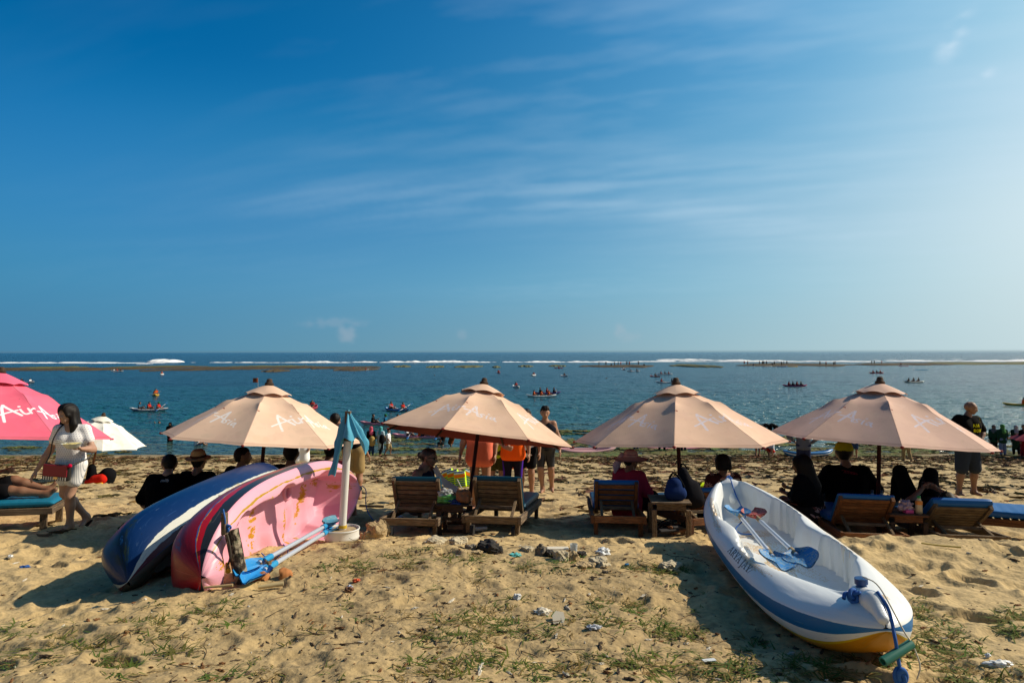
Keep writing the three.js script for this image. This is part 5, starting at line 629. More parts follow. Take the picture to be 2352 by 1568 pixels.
// people sitting on the loungers; the seat is at the origin
const SIT = { pel: [0, 0.1, 0], chest: [0, 0.42, 0.05], neck: [0, 0.59, 0.03], head: [0, 0.755, 0.07], eL: [0.25, 0.3, 0.06], wL: [0.16, 0.18, 0.26], eR: [-0.25, 0.3, 0.06], wR: [-0.16, 0.18, 0.26], hL: [0.09, 0.09, 0.03], hR: [-0.09, 0.09, 0.03], kL: [0.15, 0.17, 0.43], aL: [0.15, -0.24, 0.46], kR: [-0.15, 0.17, 0.43], aR: [-0.15, -0.24, 0.46] };
const seatAt = (px, d, up) => { const p = at0(px, d); return V(p.x, p.y + up, p.z); };
const backPrint = canvasTex(256, 256, (c, w) => { c.fillStyle = '#08080a'; c.fillRect(0, 0, w, w); c.fillStyle = '#b9bcc0'; c.font = 'italic bold 26px sans-serif'; c.textAlign = 'center'; c.fillText('mills', 128, 60); });
const backUV = (y0, k) => (g) => { const p = g.attributes.position, n = g.attributes.normal, u = g.attributes.uv; for (let i = 0; i < p.count; i++) n.getZ(i) < -0.1 && Math.abs(p.getX(i)) < 0.18 ? u.setXY(i, 0.5 - p.getX(i) * k, 0.76 + (p.getY(i) - y0) * k) : u.setXY(i, 0.02, 0.02); };
person('man in black shirt with a small print on his back, beside the blue kayak', seatAt(376, 8.9, 0.1), Math.PI + 0.12, { ...SIT, chest: [0, 0.4, 0.1], neck: [0.01, 0.57, 0.15], head: [0.03, 0.71, 0.27], eR: [-0.3, 0.3, 0.06], wR: [-0.3, 0.1, 0.2], eL: [0.3, 0.28, 0.1], wL: [0.26, 0.1, 0.3], kL: [0.28, 0.2, 0.4], aL: [0.27, -0.12, 0.3] }, { h: 1.76, girth: 1.2, cell: 0.014, headCell: 0.006, skin: 0, hair: 'short', look: [0.35, 0.25, 0], wear: [['black_shirt', new THREE.MeshPhysicalMaterial({ map: backPrint, roughness: 0.95, specularIntensity: 0.15, bumpMap: clothBump, bumpScale: 0.006 }), 'tee', { sleeve: 0.9, low: 0.06, off: 0.026, cuff: 0.03, uv: backUV(0.52, 2.4) }], ['blue_shorts', cloth([0.02, 0.05, 0.13]), 'shorts', { len: 0.95, flare: 0.04 }]] });
person('man in black shirt wearing a straw fedora behind the blue kayak', seatAt(450, 9.3, 0.1), Math.PI - 0.1, SIT, { h: 1.72, girth: 1.16, cell: 0.014, headCell: 0.006, skin: 1, hair: 'short', hat: ['straw', cloth('#c8a374'), 'straw_hat'], band: cloth('#4a2e20'), hatUp: 0.03, look: [0, 0, 0], wear: [['black_shirt', black, 'tee', { sleeve: 0.9, low: 0.06, off: 0.024 }], ['shorts', black, 'shorts', { len: 0.9 }]] });
person('man in black shirt looking right, seated between kayak tips and parasol pole', seatAt(549, 9.4, 0.16), Math.PI - 0.35, { ...SIT, eL: [0.3, 0.35, 0.05], wL: [0.28, 0.2, 0.25], eR: [-0.32, 0.42, 0.12], wR: [-0.5, 0.4, 0.2] }, { h: 1.72, girth: 1.1, cell: 0.014, headCell: 0.005, skin: 2, hair: 'short', face: true, look: [0, -0.75, 0], wear: [['black_shirt', black, 'tee', { sleeve: 0.9, low: 0.06, off: 0.02 }], ['shorts', black, 'shorts', { len: 0.9 }]] });
person('man with a dark round head just above the red kayak', seatAt(666, 9.2, 0.16), Math.PI + 0.1, SIT, { h: 1.72, girth: 1.1, cell: 0.016, headCell: 0.006, skin: 2, hair: 'short', headSize: 1.08, wear: [['black_shirt', black, 'tee', { sleeve: 0.9, low: 0.06, off: 0.02 }], ['shorts', black, 'shorts', { len: 0.9 }]] });
person('person in dark red shirt seated left of the blue towel', seatAt(752, 9.3, 0.2), Math.PI - 0.3, { ...SIT, head: [0, 0.74, 0.1] }, { h: 1.66, girth: 1.05, cell: 0.016, headCell: 0.006, skin: 2, hair: 'short', wear: [['red_shirt', cloth([0.06, 0.006, 0.012]), 'tee', { sleeve: 0.9, low: 0.06, off: 0.02 }], ['shorts', black, 'shorts', { len: 0.9 }]] });
{ // sunglasses
  const [o, J, hm] = person('woman with sunglasses and hair bun on the left dark lounger', seatAt(962, 8.75, 0.2), 1.15, { ...SIT, chest: [0, 0.38, 0.06], neck: [0, 0.55, 0.08], head: [0.01, 0.7, 0.15], wR: [-0.2, 0.2, 0.3], eR: [-0.24, 0.3, 0.1] }, { h: 1.64, girth: 1.02, cell: 0.013, headCell: 0.005, skin: 2, hair: 'bun', face: true, look: [0.2, 0.25, 0], wear: [['striped_vest', cloth([0.12, 0.11, 0.17]), 'tank', { low: 0.04, off: 0.014 }], ['dark_panel', cloth([0.012, 0.012, 0.028]), (J) => [[J.chest.clone().add(V(-0.1, -0.1, 0.02)), J.chest.clone().add(V(-0.09, 0.06, 0.03)), 0.105, 0.085], [J.chest.clone().add(V(0.02, -0.12, 0.07)), J.chest.clone().add(V(0.0, 0.08, 0.06)), 0.1, 0.07]]], ['shorts', black, 'shorts', { len: 0.4 }]], hairMat: mat([0.035, 0.018, 0.01], 0.5) });
  const s = mesh('sunglasses', join(...[-1, 1].map((k) => new THREE.SphereGeometry(0.026, 14, 10).scale(1.05, 0.8, 0.35).translate(k * 0.032, 0.003, 0.096)), ...[-1, 1].map((k) => tube([V(k * 0.055, 0.008, 0.09), V(k * 0.084, 0.01, 0.04), V(k * 0.088, 0.005, -0.01)], 0.0045, 6))).applyMatrix4(hm), mat('#08080a', 0.15), o);
}
person('woman in wide pink sun hat and red shirt seen from behind', seatAt(1440, 8.5, 0.14), Math.PI - 0.75, { ...SIT, chest: [0, 0.4, 0.04], neck: [0, 0.58, 0.06], head: [0.01, 0.73, 0.12], eR: [-0.27, 0.32, 0.1], wR: [-0.12, 0.22, 0.3], wL: [0.02, 0.22, 0.34], kR: [-0.13, 0.2, 0.45], aR: [-0.13, -0.28, 0.4], kL: [0.13, 0.2, 0.45], aL: [0.13, -0.28, 0.4] }, { h: 1.54, girth: 1.12, cell: 0.013, headCell: 0.005, skin: 2, hair: 'short', face: true, look: [0.1, -0.35, 0], hat: ['wide', cloth([0.62, 0.36, 0.33]), 'sun_hat'], band: cloth([0.4, 0.12, 0.16]), hatTilt: -0.1, wear: [['red_shirt', cloth([0.36, 0.028, 0.06]), 'tee', { sleeve: 1.5, low: 0.06, off: 0.024 }], ['trousers', black, 'legs', {}]] });
{ const p = seatAt(1423, 8.6, 0.0).add(V(0, 0.82, 0)); const sc = mesh('hat_scarf', flesh([[V(0.03, 0.05, 0), V(-0.04, -0.08, 0), 0.035, 0.04], [V(-0.04, -0.08, 0), V(-0.06, -0.16, 0.01), 0.04, 0.02]], 0.012, 0.012).translate(p.x, p.y, p.z), cloth([0.5, 0.36, 0.42])); tag(sc, 'pale pink scarf hanging from the back of the wide sun hat', 'scarf'); }
const floral = canvasTex(256, 256, (c, w) => { c.fillStyle = '#4a1510'; c.fillRect(0, 0, w, w); const r = rng(6); for (let i = 0; i < 13; i++) { const x = r() * w, y = r() * w, R = 20 + r() * 14; for (const [dx, dy] of [[0, 0], [w, 0], [-w, 0], [0, w], [0, -w]]) { c.fillStyle = '#c9a08c'; for (let k = 0; k < 10; k++) { const a = k * 0.628; c.beginPath(); c.ellipse(x + dx + Math.cos(a) * R * 0.6, y + dy + Math.sin(a) * R * 0.6, R * 0.45, R * 0.16, a, 0, 7); c.fill(); } c.fillStyle = '#7a4a1a'; c.beginPath(); c.arc(x + dx, y + dy, R * 0.18, 0, 7); c.fill(); } } }, true); floral.repeat.set(2.2, 2.2);
person('woman in brown floral shirt behind the far tip of the white kayak', seatAt(1664, 8.9, 0.08), Math.PI + 0.12, { ...SIT, head: [0.01, 0.75, 0.06] }, { h: 1.6, girth: 1.06, cell: 0.013, headCell: 0.005, skin: 2, hair: 'bob', headSize: 1.05, wear: [['floral_shirt', new THREE.MeshStandardMaterial({ map: floral, roughness: 0.9, bumpMap: clothBump, bumpScale: 0.006 }), 'tee', { sleeve: 1, low: 0.06, off: 0.022, uv: planar() }], ['trousers', black, 'legs', {}]] });
const leafPrint = canvasTex(256, 256, (c, w) => { c.fillStyle = '#120d0c'; c.fillRect(0, 0, w, w); const r = rng(16); for (let i = 0; i < 60; i++) { c.fillStyle = ['#a97f74', '#c7aaa0', '#6d3f37'][i % 3]; c.beginPath(); c.ellipse(r() * w, r() * w, 4 + r() * 9, 12 + r() * 14, r() * 3.1, 0, 7); c.fill(); } }, true); leafPrint.repeat.set(3, 3);
person('woman with very long black hair and black top, one leg stretched out', seatAt(1866, 8.5, 0.18), -2.3, { ...SIT, chest: [0.01, 0.4, 0.08], neck: [0.01, 0.57, 0.1], head: [0.02, 0.72, 0.14], eL: [0.27, 0.32, 0.1], wL: [0.1, 0.32, 0.3], eR: [-0.25, 0.32, 0.12], wR: [-0.08, 0.36, 0.3], kL: [0.13, 0.15, 0.45], aL: [0.14, -0.1, 0.84], kR: [-0.14, 0.17, 0.43], aR: [-0.13, -0.14, 0.7] }, { h: 1.6, girth: 1.14, cell: 0.013, headCell: 0.006, skin: 2, hair: 'veryLong', look: [0.15, 0.2, 0], curlL: 0.8, curlR: 0.8, wear: [['black_top', black, 'tee', { sleeve: 1.6, low: 0.04, off: 0.026 }], ['patterned_skirt', new THREE.MeshStandardMaterial({ map: leafPrint, roughness: 0.9 }), 'shorts', { len: 0.55, off: 0.03, flare: 0.05, uv: planar() }]] });
const capBack = cloth([0.42, 0.4, 0.02]);
person('large man in black shirt and backward yellow cap', seatAt(1946, 9.2, 0.08), Math.PI - 0.12, { ...SIT, chest: [0, 0.43, 0.06], neck: [0, 0.61, 0.04], head: [0.01, 0.78, 0.08], eR: [-0.36, 0.32, 0.02], wR: [-0.25, 0.12, 0.2], eL: [0.36, 0.32, 0.02], wL: [0.25, 0.12, 0.2], sL: [0.2, 0.54, 0.03], sR: [-0.2, 0.54, 0.03] }, { h: 1.82, girth: 1.34, cell: 0.014, headCell: 0.006, skin: 2, hair: 'short', headSize: 1.06, hat: ['cap', capBack, 'cap'], hatTurn: 0.2, hatUp: 0.03, look: [0.05, -0.3, 0], wear: [['black_shirt', new THREE.MeshPhysicalMaterial({ specularIntensity: 0.15, map: canvasTex(256, 256, (c, w) => { c.fillStyle = '#08080a'; c.fillRect(0, 0, w, w); c.strokeStyle = '#8a2436'; c.lineWidth = 3; for (let i = 0; i < 5; i++) { c.beginPath(); c.moveTo(84 + i * 16, 48 + i * 3); c.quadraticCurveTo(98 + i * 16, 36 + i * 4, 112 + i * 16, 56 + i * 3); c.lineTo(90 + i * 15, 60 + i * 2); c.stroke(); } }), roughness: 0.9, bumpMap: clothBump, bumpScale: 0.006 }), 'tee', { sleeve: 0.95, low: 0.06, off: 0.03, cuff: 0.03, uv: backUV(0.55, 2) }], ['shorts', black, 'shorts', { len: 0.9 }]] });
{ // lying with knees drawn up, holding a camera
  lounger6.updateMatrixWorld(true); const p = lounger6.localToWorld(V(-0.04, 0.26, -0.12));
  const [o] = person('person in black lying with knees up and holding a camera', p, lounger6.rotation.y + Math.PI, { pel: [0, 0.1, 0], chest: [0, 0.19, -0.28], neck: [0, 0.27, -0.44], head: [0, 0.33, -0.58], side: [1, 0, 0], hL: [0.1, 0.1, 0.04], hR: [-0.1, 0.1, 0.04], kL: [0.15, 0.52, 0.36], aL: [0.12, 0.1, 0.62], tL: [0.13, 0.06, 0.76], kR: [-0.2, 0.5, 0.32], aR: [-0.16, 0.1, 0.58], tR: [-0.17, 0.06, 0.72], eL: [0.3, 0.16, -0.14], wL: [0.05, 0.36, -0.02], eR: [-0.34, 0.24, -0.24], wR: [-0.13, 0.37, -0.06] }, { h: 1.66, girth: 1.06, cell: 0.014, headCell: 0.006, skin: 1, hair: 'short', look: [-0.5, 0, 0], curlL: 0.8, curlR: 0.8, thumbL: [0, 1, -0.5], thumbR: [0, 1, -0.5], wear: [['black_top', black, 'tee', { sleeve: 0.6, low: 0.02 }], ['black_trousers', black, 'legs', { off: 0.022 }]] });
  const c = thing('camera', 'small black camera held by the person lying with knees up', 'camera', o.localToWorld(V(-0.04, 0.41, 0.03)), o.rotation.y); mesh('camera_body', new RoundedBoxGeometry(0.125, 0.078, 0.045, 2, 0.01), mat('#0b0b0d', 0.4), c); mesh('lens', rod(V(0, 0, 0.02), V(0, 0, 0.075), 0.032, 0.03, 18), mat('#08080a', 0.3), c);
}
{ // lying man at the left edge
  lounger8.updateMatrixWorld(true); const p = lounger8.localToWorld(V(0, 0.37, 0.05));
  person('man in black lying on the grey lounger at the left edge', p, lounger8.rotation.y + Math.PI, { pel: [0, 0.1, 0], chest: [0.02, 0.36, -0.2], neck: [0.03, 0.5, -0.28], head: [0.04, 0.66, -0.28], hL: [0.09, 0.09, 0.04], hR: [-0.09, 0.09, 0.04], kL: [0.09, 0.24, 0.42], aL: [0.06, 0.09, 0.84], tL: [0.07, 0.18, 0.92], kR: [-0.08, 0.13, 0.44], aR: [-0.07, 0.06, 0.86], tR: [-0.1, 0.12, 0.98], eL: [0.26, 0.3, -0.05], wL: [0.24, 0.34, 0.22], eR: [-0.24, 0.22, -0.1], wR: [-0.18, 0.15, 0.14] }, { h: 1.7, girth: 1.12, cell: 0.014, headCell: 0.006, skin: 2, hair: 'short', face: true, look: [0.3, 0.1, 0], curlL: 0.8, wear: [['black_shirt', black, 'tee', { sleeve: 1.4, low: 0.04 }], ['black_shorts', black, 'shorts', { len: 0.8 }]] });
}
// ---------- people at the waterline and on the water ----------
const SMALL = { cell: 0.03, headCell: 0.014, handCell: 0.011 };
// one figure of each pose is built; copies get other clothes
const POSES = {
  stand: [{}, 'stand'], walk: [{ kL: [0.1, 0.5, 0.12], aL: [0.1, 0.09, 0.1], kR: [-0.1, 0.48, -0.02], aR: [-0.1, 0.12, -0.22], eR: [-0.24, 1.12, 0.05], wR: [-0.22, 0.92, 0.2] }],
  bend: [{ pel: [0, 0.88, -0.12], chest: [0, 1.0, 0.22], neck: [0, 0.97, 0.42], head: [0, 0.9, 0.56], sL: [0.15, 0.97, 0.36], sR: [-0.15, 0.97, 0.36], eL: [0.16, 0.7, 0.38], wL: [0.1, 0.48, 0.44], eR: [-0.16, 0.7, 0.38], wR: [-0.1, 0.48, 0.44], kL: [0.1, 0.48, 0.0] }],
  squat: [{ pel: [0, 0.3, -0.12], chest: [0, 0.62, 0.0], neck: [0, 0.78, 0.06], head: [0, 0.93, 0.12], eL: [0.24, 0.5, 0.16], wL: [0.16, 0.3, 0.34], eR: [-0.24, 0.5, 0.16], wR: [-0.2, 0.22, 0.42], hL: [0.09, 0.28, -0.1], hR: [-0.09, 0.28, -0.1], kL: [0.16, 0.5, 0.22], aL: [0.12, 0.09, 0.02], kR: [-0.16, 0.48, 0.24], aR: [-0.12, 0.09, 0.04] }],
  row: [{ ...SIT, pel: [0, 0.1, 0], kL: [0.14, 0.3, 0.36], aL: [0.14, 0.08, 0.66], tL: [0.16, 0.2, 0.7], kR: [-0.14, 0.3, 0.36], aR: [-0.14, 0.08, 0.66], tR: [-0.16, 0.2, 0.7], eL: [0.28, 0.34, 0.14], wL: [0.24, 0.42, 0.36], eR: [-0.28, 0.3, 0.14], wR: [-0.24, 0.3, 0.36] }],
  wade: [{ kL: [0.1, 0.5, 0.05], eL: [0.24, 1.1, 0.08], wL: [0.12, 1.0, 0.26], eR: [-0.24, 1.1, 0.08], wR: [-0.12, 1.0, 0.26] }],
};
function figureParts(pose, top, bottom, head) {
  return memo(`fig${pose}${top}${bottom}${head}`, () => {
    const J = joints(POSES[pose][0]), c = SMALL.cell, hm = headMatrix(J, [0.05, 0, 0]), out = {};
    const parts = [flesh(bodyBones(J, 1), c, 0.016), headGeo(SMALL.headCell).clone().applyMatrix4(hm)]; for (const k of ['L', 'R']) parts.push((k === 'L' ? handGeo(0.4, SMALL.handCell).clone() : mirrored(handGeo(0.4, SMALL.handCell))).applyMatrix4(handMatrix(J, k)));
    out.body = join(parts);
    const T = { tee: ['tee', { sleeve: 0.8, low: 0.06, off: 0.022 }], long: ['tee', { sleeve: 1.8, low: 0.14, off: 0.026 }], vest: ['tank', { low: -0.06, off: 0.045 }], dress: [(J) => [...W.tee(J, 1.05, { sleeve: 0.6, low: 0.1, off: 0.03 }), [J.pel, mid(J.kL, J.kR), 0.17, 0.17]]] }[top];
    if (T) out.top = flesh(typeof T[0] === 'function' ? T[0](J) : W[T[0]](J, 1, T[1]), c, 0.014);
    const B = { shorts: ['shorts', { len: 0.85, flare: 0.04 }], trousers: ['legs', { off: 0.024 }] }[bottom]; if (B) out.bottom = flesh(W[B[0]](J, 1, B[1]), c, 0.014);
    out.hair = HAIRS[head === 'hijab' ? 'hijab' : head === 'long' ? 'long' : 'short'](SMALL.headCell).clone().applyMatrix4(hm); if (hatGeo[head]) out.hat = hatGeo[head]().applyMatrix4(new THREE.Matrix4().makeTranslation(0, 0.032, 0)).applyMatrix4(hm);
    return out;
  });
}
function figure(label, pos, turn, pose, [topKind, topMat], [botKind, botMat], [headKind, headMat], { h = 1.62, skin = 2, group, parent } = {}) {
  const q = figureParts(pose, topKind, botKind, headKind), o = thing('person', label, 'person', pos, turn, group); o.scale.setScalar(h / 1.7);
  mesh('body', q.body, skinMat(skin), o); if (q.top) mesh(topKind === 'vest' ? 'life_vest' : topKind === 'dress' ? 'dress' : 'shirt', q.top, topMat, o); if (q.bottom) mesh(botKind, q.bottom, botMat, o);
  mesh(headKind === 'hijab' ? 'headscarf' : 'hair', q.hair, headKind === 'hijab' ? headMat : hairMat, o); if (q.hat) mesh('hat', q.hat, headMat, o);
  return o;
}
const navy = cloth([0.012, 0.016, 0.04]), jeans = cloth([0.03, 0.06, 0.13]), redVest = cloth([0.45, 0.03, 0.02]), orangeVest = cloth([0.75, 0.13, 0.02]), white = cloth('#dfe2e6'), tealCloth = cloth([0.08, 0.34, 0.36]), brown = cloth([0.16, 0.045, 0.012]), khaki = cloth([0.3, 0.22, 0.11]), green = cloth([0.02, 0.16, 0.05]), yellow = cloth([0.5, 0.36, 0.03]), grey = cloth([0.12, 0.13, 0.15]), pinkCloth = cloth([0.6, 0.1, 0.16]);
const onSand = (px, d, dy = 0) => { const x = at(px, 1000, d).x; return V(x, Math.max(ground(x, -d), SEA - 0.5) + dy, -d); };
// waders and walkers along the shallow edge, left to right
figure('person dressed all in black wading left of the parasol over the boats', onSand(390, 45, -0.02), 0.2, 'wade', ['long', black], ['trousers', black], ['hijab', black]);
figure('small child sitting in the shallows behind the straw fedora', onSea(449, 1022).add(V(0, -0.12, 0)), 2.2, 'row', ['tee', white], ['shorts', jeans], ['short']);
figure('boy in white shirt at the waterline right of the blue towel', onSand(828, 38.6), 2.0, 'stand', ['tee', white], ['trousers', black], ['short'], { h: 1.5 });
figure('person in dark clothes and coral pink headscarf with a straw coloured bag', onSand(852, 38.2), Math.PI + 0.3, 'stand', ['long', black], ['trousers', jeans], ['hijab', pinkCloth]);
figure('person in pale blue tunic and teal headscarf with a black backpack', onSand(874, 38.2), Math.PI - 0.4, 'walk', ['dress', cloth([0.42, 0.56, 0.64])], ['trousers', black], ['hijab', tealCloth]);
figure('boy leaning forward in white and dark shirt and brown shorts', onSand(892, 38.4), 1.4, 'walk', ['tee', white], ['shorts', khaki], ['short'], { h: 1.45 });
{ const p = onSand(854, 37.9, 0.95); const b = mesh('bag', flesh([[V(0, 0, 0), V(0, -0.2, 0), 0.16, 0.2]], 0.03, 0.02).translate(p.x, p.y, p.z), cloth([0.35, 0.24, 0.08])); tag(b, 'straw coloured bag on the back of the pink headscarf wearer', 'bag'); const q = onSand(877, 37.9, 1.0), e = mesh('backpack', flesh([[V(0, 0.08, 0), V(0, -0.16, 0), 0.13, 0.17]], 0.03, 0.02).translate(q.x, q.y, q.z), black); tag(e, 'black backpack on the person in the teal headscarf', 'backpack'); }
figure('person in rust orange dress bending down to the water', onSand(1035, 42.5, -0.03), -1.5, 'bend', ['dress', brown], [null], ['long'], { h: 1.7 });
figure('child crouching in the water before the pink kayak with three riders', onSand(1010, 43, -0.15), 0.6, 'squat', ['tee', black], ['shorts', black], ['short'], { h: 1.3 });
const LEGS = [[1424, 'dark trousers', black, 'leftmost of the group under the level parasol'], [1436, 'yellow top', yellow, 'in the group under the level parasol'], [1447, 'striped dark dress', grey, 'in the group under the level parasol'], [1461, 'blue jeans', jeans, 'right of the group under the level parasol']];
for (const [x, what, m, where] of LEGS) figure(`person in ${what} standing in the shallows, ${where}`, onSand(x, 41 + (x % 3)), Math.PI + (x % 5) * 0.2, 'stand', [x === 1436 ? 'long' : x === 1461 ? 'tee' : 'tee', x === 1436 ? yellow : x === 1461 ? cloth([0.3, 0.4, 0.5]) : black], ['trousers', m === yellow ? khaki : m], ['short']);
figure('person in black trousers standing left of the pole before a pink kayak', onSand(1521, 40.5), 0.3, 'walk', ['tee', black], ['trousers', black], ['short']);
figure('person in dark trousers standing right of the pole before a pink kayak', onSand(1570, 40.5), -0.3, 'stand', ['tee', navy], ['trousers', navy], ['long']);
figure('person squatting beside the beached pink kayak behind the parasol pole', onSand(1546, 41.8), 0.4, 'squat', ['tee', redVest], ['shorts', black], ['short']);
figure('person in black shorts with a coral backpack at the waterline', onSand(1741, 37.6), Math.PI - 0.9, 'stand', ['tee', black], ['shorts', black], ['short'], { skin: 1 });
{ const p = onSand(1736, 37.4, 1.15), b = mesh('backpack', flesh([[V(0, 0.1, 0), V(0, -0.14, 0), 0.15, 0.19]], 0.03, 0.02).translate(p.x, p.y, p.z), cloth([0.5, 0.1, 0.06])); tag(b, 'coral red backpack on the person in black shorts at the waterline', 'backpack'); }
figure('child squatting in a cream sun hat at the edge of the water', onSand(1771, 37.2), -0.9, 'squat', ['tee', white], ['shorts', redVest], ['bucket', cloth('#d8c48a')], { skin: 1, h: 1.5 });
for (const [x, d, w] of [[1752, 49, 'leftmost'], [1766, 50, 'middle'], [1780, 50, 'rightmost']]) figure(`person in black bending over in deeper water behind the cream sun hat, ${w} of three`, onSand(x, d, 0.05), x % 2 ? 1.4 : -1.4, 'bend', ['long', black], ['trousers', black], ['short']);
for (const [x, w] of [[1640, 'left'], [1662, 'right']]) figure(`person wading in dark clothes under the right slope of the level parasol, ${w} one`, onSand(x, 44), 0.5, 'wade', ['long', black], ['trousers', black], ['short']);
figure('person in jean shorts standing behind the yellow cap', onSand(1963, 35.5), -0.3, 'stand', ['tee', white], ['shorts', jeans], ['long'], { skin: 1 });
for (const [x, d, w] of [[2000, 42, 'nearest the parasol pole'], [2052, 43, 'farther right of the pole']]) figure(`person standing barefoot in the shallows under the right parasol, ${w}`, onSand(x, d), 0.4, 'stand', ['tee', grey], ['shorts', black], ['short']);
figure('person in khaki trousers walking on the sand under the right parasol', onSand(2083, 31), Math.PI, 'walk', ['tee', grey], ['trousers', khaki], ['short'], { h: 1.55 });
figure('person in dark green clothes and grey headscarf beside the bald man', onSand(2284, 38.6), -0.8, 'stand', ['long', cloth([0.012, 0.05, 0.03])], ['trousers', black], ['hijab', grey], { h: 1.66 });
figure('person in dark green top, light blue trousers and green headscarf', onSand(2304, 37.4), Math.PI, 'stand', ['long', cloth([0.012, 0.05, 0.03])], ['trousers', cloth([0.13, 0.2, 0.38])], ['hijab', cloth([0.07, 0.22, 0.06])], { h: 1.7 });
figure('person in dark green dress and pale grey headscarf near the right edge', onSand(2335, 37.4), Math.PI - 0.5, 'walk', ['dress', cloth([0.012, 0.035, 0.025])], ['trousers', black], ['hijab', cloth([0.3, 0.32, 0.35])], { h: 1.66 });
figure('person in red skirt cut off by the right edge of the picture', onSand(2352, 35.5), 0.2, 'stand', ['tee', black], ['trousers', cloth([0.3, 0.02, 0.03])], ['short'], { h: 1.7 });
parasol('parasol', 'small dusty red parasol at the right edge near the waterline', at(2400, 978, 35), 1.5, 0.7, [2, 0], 5, [redLining, redLining, redLining].map(() => cloth([0.35, 0.06, 0.08])), poleWood, undefined, 9);

// kayaks afloat
const kSmall = kayakShape({ L: 4, B: 0.84, D: 0.22, sheer: 0.16, rocker: 0.05, crown: 0.05, bow: [2.4, 0.75], stern: [2.4, 0.75], keelPow: 6, nu: 60, nv: 22, floor: 0.13, rim: () => 0.78, wells: [[-0.85, 0.8, 0.1]] });
const kHull = kSmall.hull, PAINT = { white: ['#e6e8e6'], pink: ['#d58a97', '#f0e3e0'], yellow: ['#c8a02a'], magenta: ['#b8326a'], blue: ['#1d6fae', '#e6e8e6'], purple: ['#4a2d70'], red: ['#a82a30'], green: ['#6f8a3a', '#e6e8e6'], navy: ['#1b3f78', '#e6e8e6'], pale: ['#d9a9ab', '#e9e2da'] };
const hullMat = (c) => memo('kh' + c, () => { const [a, b] = PAINT[c]; return new THREE.MeshPhysicalMaterial({ roughness: 0.35, map: canvasTex(64, 128, (q) => { q.fillStyle = a; q.fillRect(0, 0, 64, 128); if (b) for (const y of [14, 128 - 26]) { q.fillStyle = b; q.fillRect(0, y, 64, 12); } if (c === 'pink' || c === 'pale') for (const y of [28, 128 - 34]) { q.fillStyle = c === 'pale' ? '#2f4a38' : '#4a4a86'; q.fillRect(0, y, 64, 6); } }) }); }), kDeckMat = (c) => memo('kd' + c, () => mat(c === 'navy' || c === 'green' ? '#e6e8e6' : PAINT[c][0], 0.4));
const bladeBlue = mat([0.01, 0.12, 0.32], 0.4), bladeDark = mat([0.02, 0.04, 0.08], 0.4), paddleShaft = rod(V(-0.75, 0, 0), V(0.75, 0, 0), 0.02, 0.02, 6), paddleBlade = (s) => new THREE.SphereGeometry(0.2, 8, 6).scale(1, 0.12, 0.45).translate(s * 0.92, 0, 0);
const KG = 'rental kayaks on the lagoon';
function seaKayak(px, py, yaw, colour, phrase, riders, { L = 1, paddles = [], afloat = true, roll = 0, d = 0 } = {}) {
  const p = afloat ? onSea(px, py).add(V(0, -0.1, 0)) : onSand(px, d, -0.03), o = thing('kayak', phrase, 'kayak', p, yaw * RAD, afloat ? KG : undefined); o.scale.set(1, 1, L); o.rotation.z = roll;
  mesh('hull', kHull, hullMat(colour), o); mesh('deck', kSmall.deck, kDeckMat(colour), o); o.updateMatrixWorld(true);
  const seat = riders.length > 1 ? ['front', 'middle', 'rear'] : ['only'];
  riders.forEach(([topKind, topMat, what, headKind = 'short', headMat], i) => {
    const n = riders.length, z = (n === 1 ? 0 : lerp(0.5, -0.52, i / (n - 1))) * 2 * 0.95, q = o.localToWorld(V(0, 0.13, z)), seatName = n === 1 ? 'the lone rider of' : i === 0 ? 'front rider of' : i === n - 1 ? 'rear rider of' : n === 3 ? 'middle rider of' : i === 1 ? 'second rider of' : 'third rider of';
    figure(`${what} paddler, ${seatName} the ${phrase}`.split(' ').slice(0, 16).join(' '), q, yaw * RAD, 'row', [topKind, topMat], ['shorts', navy], [headKind, headMat], { h: 1.66 });
    if (paddles.includes(i)) { const g = thing('paddle', `double paddle held by the ${seatName.replace(' of', '').replace('the ', '')} of the ${phrase}`.split(' ').slice(0, 16).join(' '), 'paddle', q.clone().add(V(Math.sin(yaw * RAD) * 0.36, 0.36, Math.cos(yaw * RAD) * 0.36)), yaw * RAD); g.rotation.order = 'YXZ'; g.rotation.z = 0.32 * (i % 2 ? -1 : 1); mesh('shaft', paddleShaft, shaftMat, g); for (const s of [-1, 1]) mesh('blade', paddleBlade(s), i % 2 ? bladeDark : bladeBlue, g); }
  });
}
const R1 = ['vest', redVest, 'red vested'], O1 = ['vest', orangeVest, 'orange vested'], D1 = ['tee', black, 'black shirted'], N1b = ['tee', cloth([0.02, 0.08, 0.14]), 'teal shirted'], W1 = ['tee', white, 'white shirted'];
seaKayak(341, 943, 88, 'navy', 'white kayak with blue bow and three riders, left of the parasols', [['vest', redVest, 'green capped red vested', 'cap', green], R1, N1b], { paddles: [0] });
seaKayak(357, 908, 25, 'yellow', 'yellow kayak with two riders beyond the white one', [O1, R1], { paddles: [0] });
seaKayak(268, 853, 92, 'white', 'white kayak with three riders before the left reef', [D1, R1, W1]);
seaKayak(371, 860, 15, 'white', 'short white kayak with one rider near the left reef', [O1], { L: 0.8 });
seaKayak(58, 879, 80, 'white', 'white kayak poking out right of the pink parasol top', [W1, D1]);
seaKayak(717, 938, 5, 'red', 'red kayak half hidden by the parasol over the boats', [['vest', redVest, 'red vested']], { paddles: [0] });
seaKayak(818, 848, 85, 'pink', 'pink kayak farther out near the middle reef', [D1, R1]);
seaKayak(833, 850, 92, 'white', 'white kayak alongside a pink one near the middle reef', [R1, W1]);
seaKayak(911, 943, 55, 'blue', 'blue and white kayak with two red vested riders', [R1, R1], { paddles: [0, 1], L: 0.85 });
